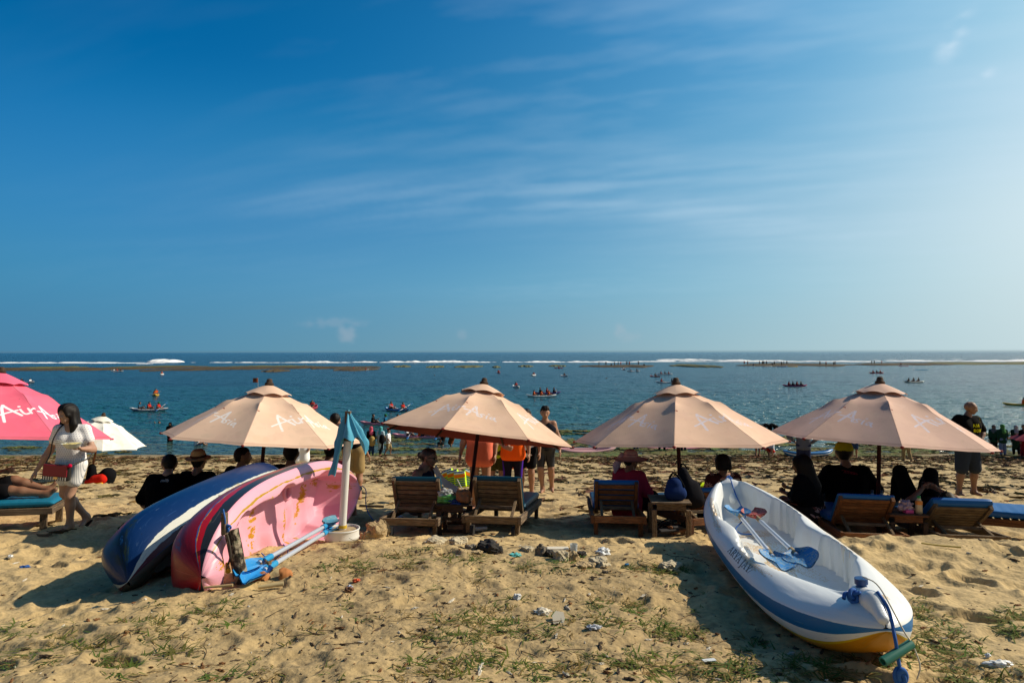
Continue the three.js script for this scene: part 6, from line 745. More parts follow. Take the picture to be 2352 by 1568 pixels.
seaKayak(884, 976, 84, 'pink', 'long pink kayak with dark stripes left of the tipped parasol', [R1, ['tee', cloth([0.01, 0.1, 0.2]), 'blue shirted', 'cap', green], D1], { L: 1.05 });
seaKayak(965, 1006, 82, 'pink', 'pink kayak in the shallows with three riders and a splash', [['vest', redVest, 'green hatted', 'bucket', green], O1, W1], { paddles: [0, 2] });
seaKayak(1145, 856, 10, 'red', 'small red kayak far out above the tipped parasol', [R1], { L: 0.8, paddles: [0] });
seaKayak(1185, 889, 12, 'white', 'white kayak with one red rider above the tipped parasol', [R1], { paddles: [0] });
seaKayak(1226, 862, -15, 'white', 'white kayak with one rider far out, right of the red one', [R1], { paddles: [0] });
seaKayak(1296, 864, 20, 'white', 'white kayak with dark rider far out over the tank top man', [D1], { paddles: [0] });
seaKayak(1256, 904, 92, 'purple', 'purple kayak carrying three riders behind a white kayak', [D1, R1, D1], { paddles: [0] });
seaKayak(1243, 911, 90, 'white', 'white kayak with three orange vested riders beside a purple one', [O1, O1, O1]);
seaKayak(1283, 846, 80, 'red', 'tiny red kayak far out by the small reef', [R1], { L: 0.8 });
seaKayak(1455, 853, 85, 'white', 'white kayak with two riders before the crowded reef', [D1, N1b]);
seaKayak(1432, 849, 10, 'white', 'white kayak seen end on before the crowded reef', [W1], { paddles: [0] });
seaKayak(1505, 865, 25, 'red', 'dark red kayak with a lone rider above the level parasol', [D1], { paddles: [0] });
seaKayak(1527, 860, 85, 'white', 'white kayak with three riders above the level parasol', [R1, D1, R1], { paddles: [0] });
seaKayak(1531, 879, 80, 'white', 'white kayak just left of the level parasol top', [D1, R1]);
seaKayak(1826, 887, 80, 'magenta', 'magenta kayak with four riders between two parasols', [D1, R1, D1, R1]);
seaKayak(2014, 857, 88, 'red', 'red kayak with three riders far out above the right parasol', [R1, D1, R1], { paddles: [2] });
seaKayak(2100, 878, -88, 'green', 'green and white kayak with three riders right of the right parasol', [D1, D1, D1]);
seaKayak(2352, 931, 75, 'yellow', 'yellow kayak cut off by the right edge', [O1]);
seaKayak(1345, 1024, 93, 'pale', 'pale pink kayak with a dark green stripe lying in the shallows', [], { afloat: false, d: 40, roll: 0.12, L: 0.9 });
seaKayak(1543, 1019, 86, 'pink', 'pink kayak beached in the shallows behind the parasol pole', [], { afloat: false, d: 41.5, L: 1.2 });
seaKayak(1858, 1030, 100, 'blue', 'blue and white kayak at the water edge by the hooded man', [], { afloat: false, d: 37, L: 0.75, roll: -0.15 });
// a board, swimmers and a marker flag
{ const p = onSea(2118, 850), b = thing('surfboard', 'long blue board floating far out at the right', 'surfboard', p, 1.6); mesh('board', new THREE.SphereGeometry(1, 16, 8).scale(0.35, 0.09, 2.4).translate(0, 0.08, 0), mat([0.02, 0.25, 0.45], 0.4), b); }
const headIn = (px, py, label, m = hairMat, arm = false) => { const o = thing('swimmer', label, 'swimmer', onSea(px, py), 0.4); mesh('head', join(headGeo(0.014)).clone().translate(0, 0.06, 0), skinMat(2), o); mesh('hair', HAIRS.short(0.014).translate(0, 0.06, 0), m, o); mesh('shoulders', flesh([[V(-0.17, -0.17, 0), V(0.17, -0.17, 0), 0.08, 0.08], [V(0, -0.14, 0), V(0, -0.02, 0), 0.06, 0.05]].concat(arm ? [[V(-0.2, -0.15, 0), V(-0.36, 0.16, 0.1), 0.05, 0.035]] : []), 0.03, 0.02), skinMat(2), o); };
headIn(365, 972, 'swimmer with a raised arm near the wading figure in black', hairMat, true); headIn(998, 862, 'swimmer far out above the tipped parasol'); headIn(1394, 869, 'dark swimmer between the tipped and level parasols', hairMat, true); headIn(2322, 929, 'swimmer in a yellow cap near the right edge', yellow); headIn(2100, 849, 'swimmer at the end of the long blue board', cloth([0.3, 0.05, 0.03]));
{ const p = onSea(592, 890), f = thing('marker_flag', 'small orange flag on a thin staff above the left parasol', 'flag', p); mesh('staff', rod(V(0, -0.3, 0), V(0, 1.6, 0), 0.03, 0.025, 8), mat('#c9c6bc', 0.6), f); mesh('flag', sheet(8, 6, (u, v) => [-0.9 * u, 1.6 - 0.75 * v, 0.1 * Math.sin(u * 5)]), cloth([0.75, 0.13, 0.05]), f); }
// people on the reef flats
const RG = (n) => `tiny people standing on the ${n}`;
const ORD = ['first', 'second', 'third', 'fourth', 'fifth', 'sixth', 'seventh', 'eighth', 'ninth', 'tenth', 'eleventh', 'twelfth', 'thirteenth', 'fourteenth', 'fifteenth', 'sixteenth'];
const reefFolk = (n, list) => { list.forEach(([x, y, k], i) => figure(`${['dark', 'navy', 'red topped', 'grey'][x % 4]} tiny figure ${k ? 'crouching' : 'standing'} on the ${n}, ${ORD[i]} from the left`, onSea(x, y).add(V(0, 0.25, 0)), x % 6, k ? 'squat' : 'stand', ['tee', [black, navy, redVest, grey][x % 4]], ['shorts', black], ['short'], { group: RG(n), h: 1.75 })); };
reefFolk('long reef at right', [[1710, 839], [1718, 839], [1731, 842, 1], [1745, 839], [1752, 839], [1755, 839], [1761, 839], [1775, 840, 1], [1779, 840], [1796, 841], [1801, 840], [1808, 839], [1884, 840], [1898, 841], [1916, 841], [1919, 840]]);
reefFolk('farthest right reef', [[2003, 838], [2009, 838], [2026, 838], [2070, 840, 1]]);
reefFolk('crowded small reef', [[1376, 842], [1392, 841], [1404, 842, 1], [1412, 842], [1420, 841], [1426, 841], [1440, 841], [1446, 841], [1467, 840], [1480, 842, 1]]);
seaKayak(1762, 842, 90, 'white', 'white kayak pulled up on the long reef at right', []); seaKayak(1822, 842.5, 95, 'yellow', 'cream kayak at the end of the long reef at right', [], {}); seaKayak(1796, 842.5, 88, 'blue', 'blue kayak pulled up beside the cream one on the reef', []); seaKayak(2076, 841, 85, 'pink', 'pink kayak on the farthest right reef', []);
// ---------- post, pole and towel ----------
{ const p = onGround(785, 1246), o = thing('white_pole', 'white plastic pole in a low white tub with a wooden stake on top', 'pole', [p.x, p.y + 0.035, p.z]), q = at(798, 1020, -p.z - 0.02).sub(p), w = mat('#d9d8d2', 0.5), tub = lathe([[0.001, 0.0], [0.165, 0.0], [0.168, 0.03], [0.176, 0.036], [0.17, 0.046], [0.17, 0.108], [0.178, 0.112], [0.178, 0.124], [0.166, 0.124], [0.16, 0.098], [0.001, 0.098]], 40);
  mesh('tub', tub.translate(0, -0.012, 0), w, o); mesh('sand_fill', sheet(20, 6, (u, v) => [0.162 * v * Math.cos(u * 6.2832), 0.092 + 0.012 * (1 - v) + 0.006 * noise2(u * 8, v * 4, 3), 0.162 * v * Math.sin(u * 6.2832)]), mat([0.4, 0.3, 0.17], 0.95), o);
  mesh('tube', rod(V(0, 0.06, 0), q, 0.038, 0.038, 24), w, o); mesh('yellow_band', rod(q.clone().multiplyScalar(0.115), q.clone().multiplyScalar(0.145), 0.042, 0.042, 24), mat('#c9a51c', 0.6), o);
  mesh('wooden_stake', bar(q.clone().multiplyScalar(0.93), q.clone().add(V(0.005, 0.3, 0)), 0.055, 0.055, V(0, 0, 1), 0.004), greyWood[0], o);
  // towel hung over the top
  const top = p.clone().add(q).add(V(0.005, 0.33, 0)), t = thing('towel', 'light blue towel hung over the wooden stake of the white pole', 'towel', top);
  const len = (a) => 0.32 + 0.3 * Math.max(0, Math.cos(a - 2.6)) ** 2 + 0.09 * Math.sin(a * 3 + 1) + 0.05 * Math.sin(a * 7), towelTex = new THREE.MeshPhysicalMaterial({ color: lin(0.1, 0.36, 0.5), roughness: 0.95, specularIntensity: 0.2, side: THREE.DoubleSide, bumpMap: clothBump, bumpScale: 0.006, sheen: 0.3, sheenColor: lin(0.4, 0.6, 0.7) });
  mesh('towel_cloth', sheet(120, 40, (u, v) => { const a = u * 2 * Math.PI, f = 0.02 * Math.sin(a * 9 + 3 * v) + 0.014 * Math.sin(a * 5 + 1) + 0.01 * noise2(u * 14, v * 3, 4), r = 0.012 + 0.075 * Math.sin(Math.min(1, v * 1.5) * Math.PI / 2) * (0.75 + 0.4 * v) * (1 - 0.35 * Math.max(0, Math.cos(a - 2.6))) + f * Math.min(1, v * 2.2) + 0.035 * v * v * (1 + Math.cos(a - 0.3)); return [r * Math.cos(a) * 1.15 - 0.075 * v * v * Math.max(0, Math.cos(a - 2.6)), 0.02 - len(a) * v ** 0.9 + 0.012 * Math.sin(a * 4) * v, r * Math.sin(a)]; }), towelTex, t); }
{ const a = onGround(556, 1340), d = -a.z, b = at(531, 1218, d - 0.03), o = thing('log_post', 'short grey log post standing before the pink cockpit', 'post', [a.x, a.y, a.z]), ax = b.clone().sub(a), q = new THREE.Quaternion().setFromUnitVectors(UP, ax.clone().normalize()), L = ax.length();
  const bark = new THREE.MeshStandardMaterial({ roughness: 0.95, bumpMap: dataTex(256, (u, v) => 0.5 + tnoise(u * 1, v, 10, 5, 4)), bumpScale: 0.012, map: dataTex(256, (u, v) => { const k = tnoise(u, v, 6, 5, 41) + 0.18, w = sstep(-0.05, 0.25, k), m = sstep(0.1, 0.4, tnoise(u, v, 9, 4, 47)); return [lerp(0.2, 0.6, w) - 0.2 * m, lerp(0.16, 0.55, w) - 0.16 * m, lerp(0.12, 0.46, w) - 0.16 * m]; }, true) });
  mesh('log', sheet(32, 24, (u, v) => { const t = u * 2 * Math.PI, r = 0.052 * (1 + 0.04 * noise2(Math.cos(t) * 2, v * 4 + Math.sin(t), 3)) * (1 + 0.06 * (1 - v) ** 3), y = -0.12 + (L + 0.12) * v + (v === 1 ? 0.012 * Math.sin(t + 1) : 0); return [r * Math.cos(t), y, r * Math.sin(t)]; }, (u, v) => [u, v * 1.4]).applyQuaternion(q), bark, o);
  mesh('cut_end', sheet(28, 5, (u, v) => [0.047 * v * Math.cos(u * 6.2832), L - 0.05 + 0.045 * v ** 4, 0.047 * v * Math.sin(u * 6.2832)]).applyQuaternion(q), mat([0.2, 0.13, 0.075], 0.9), o); }
// ---------- rocks and rubbish ----------
function rockGeo(seed, sx, sy, sz, rough) { const g = mergeVertices(new THREE.IcosahedronGeometry(1, 14).deleteAttribute('normal').deleteAttribute('uv')), p = g.attributes.position; for (let i = 0; i < p.count; i++) { const v = V(p.getX(i), p.getY(i), p.getZ(i)), n = noise3(v.x * 1.3 + seed, v.y * 1.3, v.z * 1.3) * 0.4 + noise3(v.x * 3 + seed, v.y * 3, v.z * 3 + 2) * rough + noise3(v.x * 8, v.y * 8 + seed, v.z * 8) * rough * 0.5; const c = Math.max(Math.abs(v.x), Math.abs(v.y), Math.abs(v.z)); v.multiplyScalar((1 + n) * lerp(1, 0.82 / c, 0.55)); p.setXYZ(i, v.x * sx, v.y * sy, v.z * sz); } g.computeVertexNormals(); g.setAttribute('uv', new THREE.Float32BufferAttribute(new Float32Array(p.count * 2).map((_, i) => i % 2 ? p.getY(i >> 1) * 3 + p.getZ(i >> 1) : p.getX(i >> 1) * 3), 2)); return g; }
const pits = dataTex(256, (u, v) => 0.5 + tnoise(u, v, 10, 5, 44)), rockMat = (c) => memo('rock' + c, () => new THREE.MeshStandardMaterial({ color: lin(...c), roughness: 0.95, bumpMap: pits, bumpScale: 0.02, map: dataTex(128, (u, v) => { const k = 0.85 + tnoise(u, v, 5, 5, 51) * 0.6; return [k, k * 0.98, k * 0.95]; }) }));
const TAN = [0.46, 0.34, 0.18], PALE = [0.55, 0.47, 0.32], DARK = [0.035, 0.032, 0.03], GREY = [0.2, 0.17, 0.13];
for (const [x, y, w, h, c, label, dz = 1] of [[868, 1236, 58, 46, TAN, 'large rounded tan rock right of the white tub'], [838, 1238, 24, 20, TAN, 'small tan rock between the white tub and the large rock'], [1124, 1266, 54, 28, DARK, 'black jagged rock on the sandy crest'], [1080, 1265, 26, 16, GREY, 'grey stone left of the black jagged rock'], [1053, 1252, 42, 22, PALE, 'pale lumpy rock left of the grey stone'], [1096, 1276, 28, 12, TAN, 'flat tan stone below the black jagged rock'], [1243, 1279, 26, 34, GREY, 'upright pointed grey stone on the crest'], [1266, 1281, 24, 22, DARK, 'dark stone between the pointed grey stone and pale stones'], [1287, 1288, 38, 28, PALE, 'pale rounded stone in the heap right of the pointed one'], [1315, 1287, 34, 22, TAN, 'tan stone at the right of the pale rounded stone'], [1378, 1300, 52, 20, PALE, 'long pale stone right of the heap'], [1345, 1304, 44, 14, TAN, 'low tan stone half buried before the long pale stone'], [1212, 1266, 30, 12, PALE, 'low pale stone left of the pointed grey stone'], [1000, 1248, 52, 16, PALE, 'low sandy clod at the left of the crest'], [1336, 1276, 22, 12, DARK, 'small dark stone behind the heap of pale stones'], [1390, 1318, 16, 8, DARK, 'small dark pebble below the long pale stone'], [1540, 1304, 46, 14, PALE, 'half buried pale stone left of the kayak']]) {
  const p = onGround(x, y), k = -p.z / FOCAL, m = mesh('rock', rockGeo(x * 0.13, w * k * 0.52, h * k * 0.62, w * k * 0.42 * dz, c === DARK ? 0.2 : 0.13), rockMat(c)); m.position.set(p.x, p.y + h * k * 0.25, p.z); m.rotation.y = x; tag(m, label, 'rock', 'rocks along the sandy crest'); }
const crumple = (s, sx, sy, sz) => { const g = mergeVertices(new THREE.IcosahedronGeometry(1, 5).deleteAttribute('normal').deleteAttribute('uv')), p = g.attributes.position; for (let i = 0; i < p.count; i++) { const x = p.getX(i), y = p.getY(i), z = p.getZ(i), q = 1 + 0.7 * noise3(x * 2.2 + s, y * 2.2, z * 2.2) + 0.3 * noise3(x * 5, y * 5 + s, z * 5); p.setXYZ(i, x * q * sx, y * q * sy, z * q * sz); } g.computeVertexNormals(); return plain(g); };
const litter = (name, x, y, geo, m, label, cat, lift = 0.012, turn = 0) => { const p = onGround(x, y), o = mesh(name, geo, m); o.position.set(p.x, surface(p.x, p.z) + lift, p.z); o.rotation.y = turn; return tag(o, label, cat); };
const plasticW = mat('#d9dcdc', 0.45), foamW = mat('#dcd3c0', 0.8);
litter('plastic_bag', 1385, 1276, crumple(1, 0.06, 0.035, 0.05), plasticW, 'scrunched white plastic right of the stones', 'litter', 0.02);
litter('foam_sheet', 1281, 1266, new RoundedBoxGeometry(0.2, 0.018, 0.08, 2, 0.008), foamW, 'flat off white slab lying behind the pale stones', 'litter', 0.03);
litter('plastic_scrap', 1183, 1273, crumple(4, 0.05, 0.012, 0.04), mat([0.12, 0.5, 0.48], 0.4), 'teal plastic scrap on the crest', 'litter');
litter('plastic_cup', 1318, 1268, lathe([[0.001, 0], [0.025, 0], [0.034, 0.085], [0.036, 0.085], [0.03, 0.004]], 18), mat('#dfe6ea', 0.2, { transmission: 0.6 }), 'clear plastic cup behind the stones', 'cup', 0.0);
litter('orange_scrap', 818, 1330, crumple(7, 0.028, 0.012, 0.022), mat([0.6, 0.09, 0.02], 0.6), 'small orange scrap on bare soil', 'litter');
litter('wrapper', 803, 1348, crumple(9, 0.02, 0.014, 0.014), mat([0.45, 0.52, 0.66], 0.4), 'tiny pale blue wrapper above a brown leaf', 'litter');
litter('brown_leaf', 801, 1362, crumple(10, 0.03, 0.016, 0.025), mat([0.16, 0.07, 0.03], 0.8), 'curled brown leaf below the pale blue wrapper', 'leaf');
litter('paper_scrap', 1188, 1382, crumple(12, 0.026, 0.022, 0.02), plasticW, 'crumpled white paper above the broken foam piece', 'litter', 0.015);
litter('foam_piece', 1246, 1408, crumple(14, 0.05, 0.024, 0.03), foamW, 'broken off white foam piece in the middle of the grass', 'litter', 0.015);
litter('card_piece', 1281, 1424, (() => { const s = new THREE.Shape([[-0.03, -0.055], [0.035, -0.05], [0.046, 0.0], [0.04, 0.05], [-0.01, 0.062], [-0.035, 0.02]].map((q) => new THREE.Vector2(...q))); return new THREE.ExtrudeGeometry(s, { depth: 0.004, bevelEnabled: false }).rotateX(-1.15); })(), mat([0.52, 0.47, 0.36], 0.8), 'pale angular card piece standing in the sand', 'litter', 0.02);
litter('plastic_scrap', 1364, 1453, crumple(17, 0.04, 0.014, 0.022), mat('#b9bec6', 0.4), 'greyish plastic scrap in the grass left of the shadow', 'litter');
litter('plastic_scrap', 1629, 1526, new RoundedBoxGeometry(0.075, 0.006, 0.03, 1, 0.002), plasticW, 'flat white scrap in the shadow under the kayak', 'litter', 0.014, 0.2);
litter('plastic_bag', 2296, 1534, crumple(21, 0.065, 0.02, 0.025), plasticW, 'white crumpled plastic at the bottom right corner', 'litter', 0.012);
litter('plastic_scrap', 2270, 1518, crumple(22, 0.014, 0.01, 0.012), plasticW, 'tiny white scrap above the crumpled plastic at bottom right', 'litter');
litter('paper_scrap', 22, 1290, crumple(23, 0.022, 0.02, 0.02), plasticW, 'white scrap at the far left of the sand', 'litter');
litter('blue_rag', 56, 1302, crumple(24, 0.045, 0.014, 0.03), mat([0.02, 0.1, 0.34], 0.8), 'small blue rag at the left of the sand', 'rag');
litter('bottle_cap', 1440, 1298, new THREE.CylinderGeometry(0.018, 0.019, 0.014, 16), mat([0.01, 0.17, 0.5], 0.4), 'blue bottle cap in the grass right of the stones', 'cap');
litter('cane_stalk', 2160, 1260, tube([V(-0.16, 0.03, 0), V(0, 0.012, 0.012), V(0.15, 0.008, 0.05)], 0.007, 6), mat([0.33, 0.25, 0.03], 0.7), 'thin yellow stalk lying on the right mound', 'stalk', 0.012);
for (const [x, y, s, t, what] of [[604, 1330, 5, 0.3, 'left'], [650, 1328, 6, 1.9, 'right']]) litter('coconut_husk', x, y, flattened(sheet(16, 10, (u, v) => { const a = u * 3.4, r = 0.055 * (1 + 0.18 * noise2(u * 5, v * 5, s)); return [r * Math.cos(a) * Math.sin(0.3 + v * 1.7), r * Math.sin(a) * Math.sin(0.3 + v * 1.7) + 0.006, r * 1.3 * Math.cos(0.3 + v * 1.7)]; })), mat([0.42, 0.16, 0.045], 0.85, { side: THREE.DoubleSide }), `${what} orange brown husk piece beside the log post`, 'husk', 0.0, t);
litter('bamboo_piece', 624, 1345, rod(V(-0.09, 0.015, 0.03), V(0.08, 0.025, -0.02), 0.014, 0.018, 10), mat([0.5, 0.39, 0.2], 0.8), 'pale bamboo piece lying by the husks', 'stick', 0.01);
litter('stick', 500, 1362, rod(V(-0.1, 0.01, 0), V(0.1, 0.02, -0.02), 0.008, 0.011, 8), mat([0.45, 0.33, 0.16], 0.8), 'pale stick in front of the red bow', 'stick', 0.01);
litter('old_husk', 608, 1318, crumple(31, 0.05, 0.06, 0.04), mat([0.14, 0.09, 0.03], 0.9), 'dark brown husk right behind the log post', 'husk', 0.03);
litter('stick', 850, 1170, rod(V(-0.16, 0.05, 0.03), V(0.2, 0.02, -0.04), 0.02, 0.016, 8), mat([0.2, 0.14, 0.08], 0.9), 'dark stick behind the far end of the pink cockpit', 'stick', 0.02);
litter('plastic_bottle', 1100, 1224, rod(V(-0.09, 0.03, 0.03), V(0.09, 0.03, -0.03), 0.03, 0.02, 12), mat('#c9ccd0', 0.2, { transmission: 0.4 }), 'crushed clear bottle under the empty grey lounger', 'bottle', 0.01);
for (const [x, y, c, what] of [[905, 1197, '#d8dade', 'white'], [924, 1199, '#0c0c10', 'black']]) litter('sandal', x, y, new RoundedBoxGeometry(0.1, 0.05, 0.24, 2, 0.022), mat(c, 0.7), `${what} shoe under the lounger of the woman with sunglasses`, 'shoe', 0.03, 1.2);
// ---------- things on and around the tables ----------
{ const P = (t, x, y, z) => { const q = t.localToWorld(V(x, y, z)); return [q.x, q.y, q.z]; };
  const c = thing('coconut', 'brown young coconut with a drinking straw on the dark table', 'coconut', P(table1, 0.11, 0.36, 0.08)); mesh('husk', rockGeo(3, 0.09, 0.085, 0.09, 0.04).translate(0, 0.075, 0), mat([0.2, 0.075, 0.025], 0.7), c); mesh('straw', rod(V(0, 0.13, 0), V(-0.07, 0.27, 0.01), 0.0045, 0.0045, 8), mat('#cfcfc8', 0.5), c);
  tag(mesh('green_bag', crumple(41, 0.1, 0.055, 0.08).translate(...P(table1, -0.08, 0.4, 0.08)), mat([0.12, 0.4, 0.09], 0.45)), 'green and white plastic bag on the dark table', 'bag'); tag(mesh('blue_cloth', crumple(43, 0.09, 0.03, 0.09).translate(...P(table1, 0.03, 0.38, 0.1)), mat([0.015, 0.04, 0.16], 0.8)), 'dark blue cloth under the coconut', 'cloth'); tag(mesh('grey_bag', crumple(44, 0.075, 0.055, 0.05).translate(...P(table1, -0.1, 0.455, 0.06)), mat([0.35, 0.36, 0.36], 0.5)), 'crumpled grey packet on top of the green bag', 'bag');
  const b = thing('backpack', 'dark blue round backpack on the weathered table', 'backpack', P(table2, 0.06, 0.4, 0.02)); mesh('pack_body', flesh([[V(0, 0.08, 0), V(0, 0.15, 0), 0.11, 0.09], [V(-0.05, 0.07, 0.06), V(0.05, 0.07, 0.06), 0.06, 0.06]], 0.012, 0.02), cloth([0.012, 0.03, 0.11]), b); mesh('pack_strap', tube([V(-0.06, 0.22, 0), V(-0.02, 0.28, 0), V(0.04, 0.24, 0.02), V(0.09, 0.14, 0.07)], 0.011, 6), black, b);
  const k = thing('black_bag', 'tall black bag leaning against the pole behind the weathered table', 'bag', P(table2, 0.19, 0.4, -0.1)); mesh('bag_body', flesh([[V(0.05, 0, 0), V(-0.02, 0.28, 0), 0.12, 0.05], [V(0.13, -0.02, 0.02), V(0.1, 0.12, 0), 0.09, 0.06]], 0.014, 0.02), cloth([0.012, 0.012, 0.016]), k); mesh('bag_handle', tube([V(-0.06, 0.26, 0), V(-0.03, 0.37, 0), V(0.04, 0.3, 0)], 0.01, 6), black, k);
  const heap = thing('sandals_heap', 'jumble of dark straps and sandals under the weathered table', 'sandals', P(table2, 0.02, 0.0, 0)), r = rng(9); for (let i = 0; i < 7; i++) mesh('sandal', new RoundedBoxGeometry(0.085, 0.03, 0.23, 2, 0.012).applyMatrix4(new THREE.Matrix4().makeRotationFromEuler(new THREE.Euler((r() - 0.5) * 0.9, r() * 6, (r() - 0.5) * 0.9)).setPosition((r() - 0.5) * 0.26, 0.03 + r() * 0.1, (r() - 0.5) * 0.24)), mat([[0.02, 0.018, 0.02], [0.25, 0.1, 0.04], [0.03, 0.03, 0.035]][i % 3], 0.8), heap);
  for (let i = 0; i < 3; i++) mesh('strap_loop', tube([V(-0.15, 0.05 + i * 0.04, 0.05), V(-0.05, 0.14 + i * 0.03, 0.1), V(0.06, 0.1, 0.05), V(0.14, 0.17 - i * 0.03, 0.08)], 0.008, 6), black, heap);
  for (const [x, what] of [[-0.1, 'left'], [0.0, 'right']]) { const w = thing('water_bottle', `${what} of two clear water bottles by the right parasol pole`, 'bottle', P(table3, -0.2 + x, 0.4, -0.02)); mesh('bottle_body', lathe([[0.001, 0], [0.034, 0.002], [0.036, 0.02], [0.033, 0.07], [0.036, 0.12], [0.03, 0.16], [0.013, 0.185], [0.013, 0.2]], 20), mat('#c3d6e2', 0.12, { transmission: 0.75, ior: 1.2 }), w); mesh('label_band', lathe([[0.0355, 0.075], [0.0365, 0.08], [0.0365, 0.115], [0.0355, 0.118]], 20), mat([0.3, 0.42, 0.55], 0.5), w); mesh('cap', lathe([[0.001, 0.222], [0.0145, 0.22], [0.015, 0.198], [0.001, 0.198]], 14), mat([0.02, 0.03, 0.05], 0.5), w); }
  tag(mesh('pink_bag', crumple(47, 0.07, 0.07, 0.06).translate(...P(table3, 0.02, 0.46, 0.06)), mat([0.62, 0.42, 0.5], 0.3, { transmission: 0.3 })), 'pale pink translucent plastic bag on the brown table', 'bag'); tag(mesh('pink_box', new RoundedBoxGeometry(0.09, 0.04, 0.07, 2, 0.01).translate(...P(table3, 0.03, 0.42, 0.1)), mat([0.7, 0.06, 0.25], 0.5)), 'bright pink packet under the pale plastic bag', 'packet');
  const j = thing('juice_bottle', 'juice bottle with orange label and green cap on the brown table', 'bottle', P(table3, 0.14, 0.4, 0.1)); mesh('bottle_body', lathe([[0.001, 0], [0.034, 0.002], [0.036, 0.05], [0.034, 0.12], [0.02, 0.16], [0.016, 0.17]], 20), mat([0.6, 0.48, 0.3], 0.3), j); mesh('label_band', lathe([[0.035, 0.1], [0.037, 0.105], [0.036, 0.135], [0.028, 0.145]], 20), mat([0.75, 0.25, 0.03], 0.5), j); mesh('cap', lathe([[0.001, 0.196], [0.017, 0.194], [0.018, 0.17], [0.001, 0.17]], 14), mat([0.03, 0.3, 0.06], 0.5), j);
}
// life vests stacked on the sand between the two left loungers, and others
{ const neon = cloth([0.62, 0.9, 0.03]), orange = cloth([0.95, 0.2, 0.015]), blueS = cloth([0.02, 0.07, 0.3]), lightS = cloth('#d6dde6'), VG = 'neon life vests beside the tipped parasol pole';
  const vest = (px, py, d, lean, turn, label) => { const p = at(px, py, d), o = thing('life_vest', label, 'life vest', p, turn, VG); o.rotation.set(-0.35, turn, lean); const B = (y, w, h, m, n, z = 0.052) => mesh(n, new RoundedBoxGeometry(w, h, 0.02, 2, 0.009).translate(0, y, z), m, o); mesh('foam_body', new RoundedBoxGeometry(0.28, 0.38, 0.1, 3, 0.04), neon, o); B(0.07, 0.25, 0.07, orange, 'orange_panel'); B(0.135, 0.25, 0.035, lightS, 'reflective_strip'); B(0.165, 0.25, 0.025, blueS, 'blue_strip'); for (const y of [0.0, -0.05, -0.1, -0.145]) B(y, 0.24, 0.018, blueS, 'webbing_strap'); return o; };
  vest(1031, 1096, 16.1, 0.3, -0.3, 'neon yellow life vest, leftmost of the stack'); vest(1042, 1098, 15.9, 0.22, -0.2, 'neon yellow life vest, second from the left of the stack'); vest(1057, 1101, 15.7, 0.12, -0.05, 'neon yellow life vest with its front straps in full view'); vest(1074, 1097, 16.1, -0.3, 0.3, 'neon yellow life vest, rightmost of the stack, close to the pole');
  const q = at(1611, 1117, 9.2), rl = thing('rolled_vest', 'rolled neon vest with blue bands beyond the weathered table', 'life vest', q, 0.2); mesh('roll', rod(V(-0.14, 0, 0), V(0.16, -0.01, 0), 0.055, 0.06, 18), neon, rl); for (const x of [-0.06, 0.09]) mesh('blue_band', rod(V(x, 0, 0), V(x + 0.02, 0, 0), 0.062, 0.062, 18), blueS, rl);
  const s = onGround(1168, 1077); tag(mesh('orange_vest', crumple(61, 0.5, 0.07, 0.25).translate(s.x, s.y + 0.06, s.z), cloth([0.9, 0.12, 0.02])), 'orange cloth heap on the sand between the orange shirts', 'vest');
  const u = stand(at(218, 1000, 17.6).x, 17.6), bg = thing('bag', 'black and red bag heaped at the foot of the white parasol', 'bag', [u.x, u.y, u.z]); mesh('bag_black', flesh([[V(-0.1, 0.1, 0), V(-0.08, 0.4, 0), 0.13, 0.1], [V(0.26, 0.14, -0.05), V(0.3, 0.2, -0.05), 0.22, 0.2]], 0.03, 0.03), black, bg); mesh('bag_red', flesh([[V(0.08, 0.1, 0.12), V(0.26, 0.14, 0.12), 0.14, 0.13], [V(-0.1, 0.06, 0.16), V(0, 0.05, 0.16), 0.07, 0.06]], 0.03, 0.02), cloth([0.6, 0.02, 0.01]), bg); mesh('bag_trim', flesh([[V(-0.05, 0.02, 0.24), V(0.3, 0.03, 0.22), 0.035, 0.04]], 0.02, 0.02), cloth([0.8, 0.4, 0.02]), bg);
  const t = stand(at(1015, 1000, 8.9).x, 8.9); tag(mesh('striped_towel', sheet(20, 10, (a, b) => [t.x - 0.1 + 0.35 * a, t.y + 0.72 - 0.42 * a - 0.05 * Math.sin(a * 5), t.z + 0.15 - 0.4 * b + 0.03 * Math.sin(a * 9)]), cloth('#c9d4da')), 'pale towel beside the woman with sunglasses', 'towel'); }
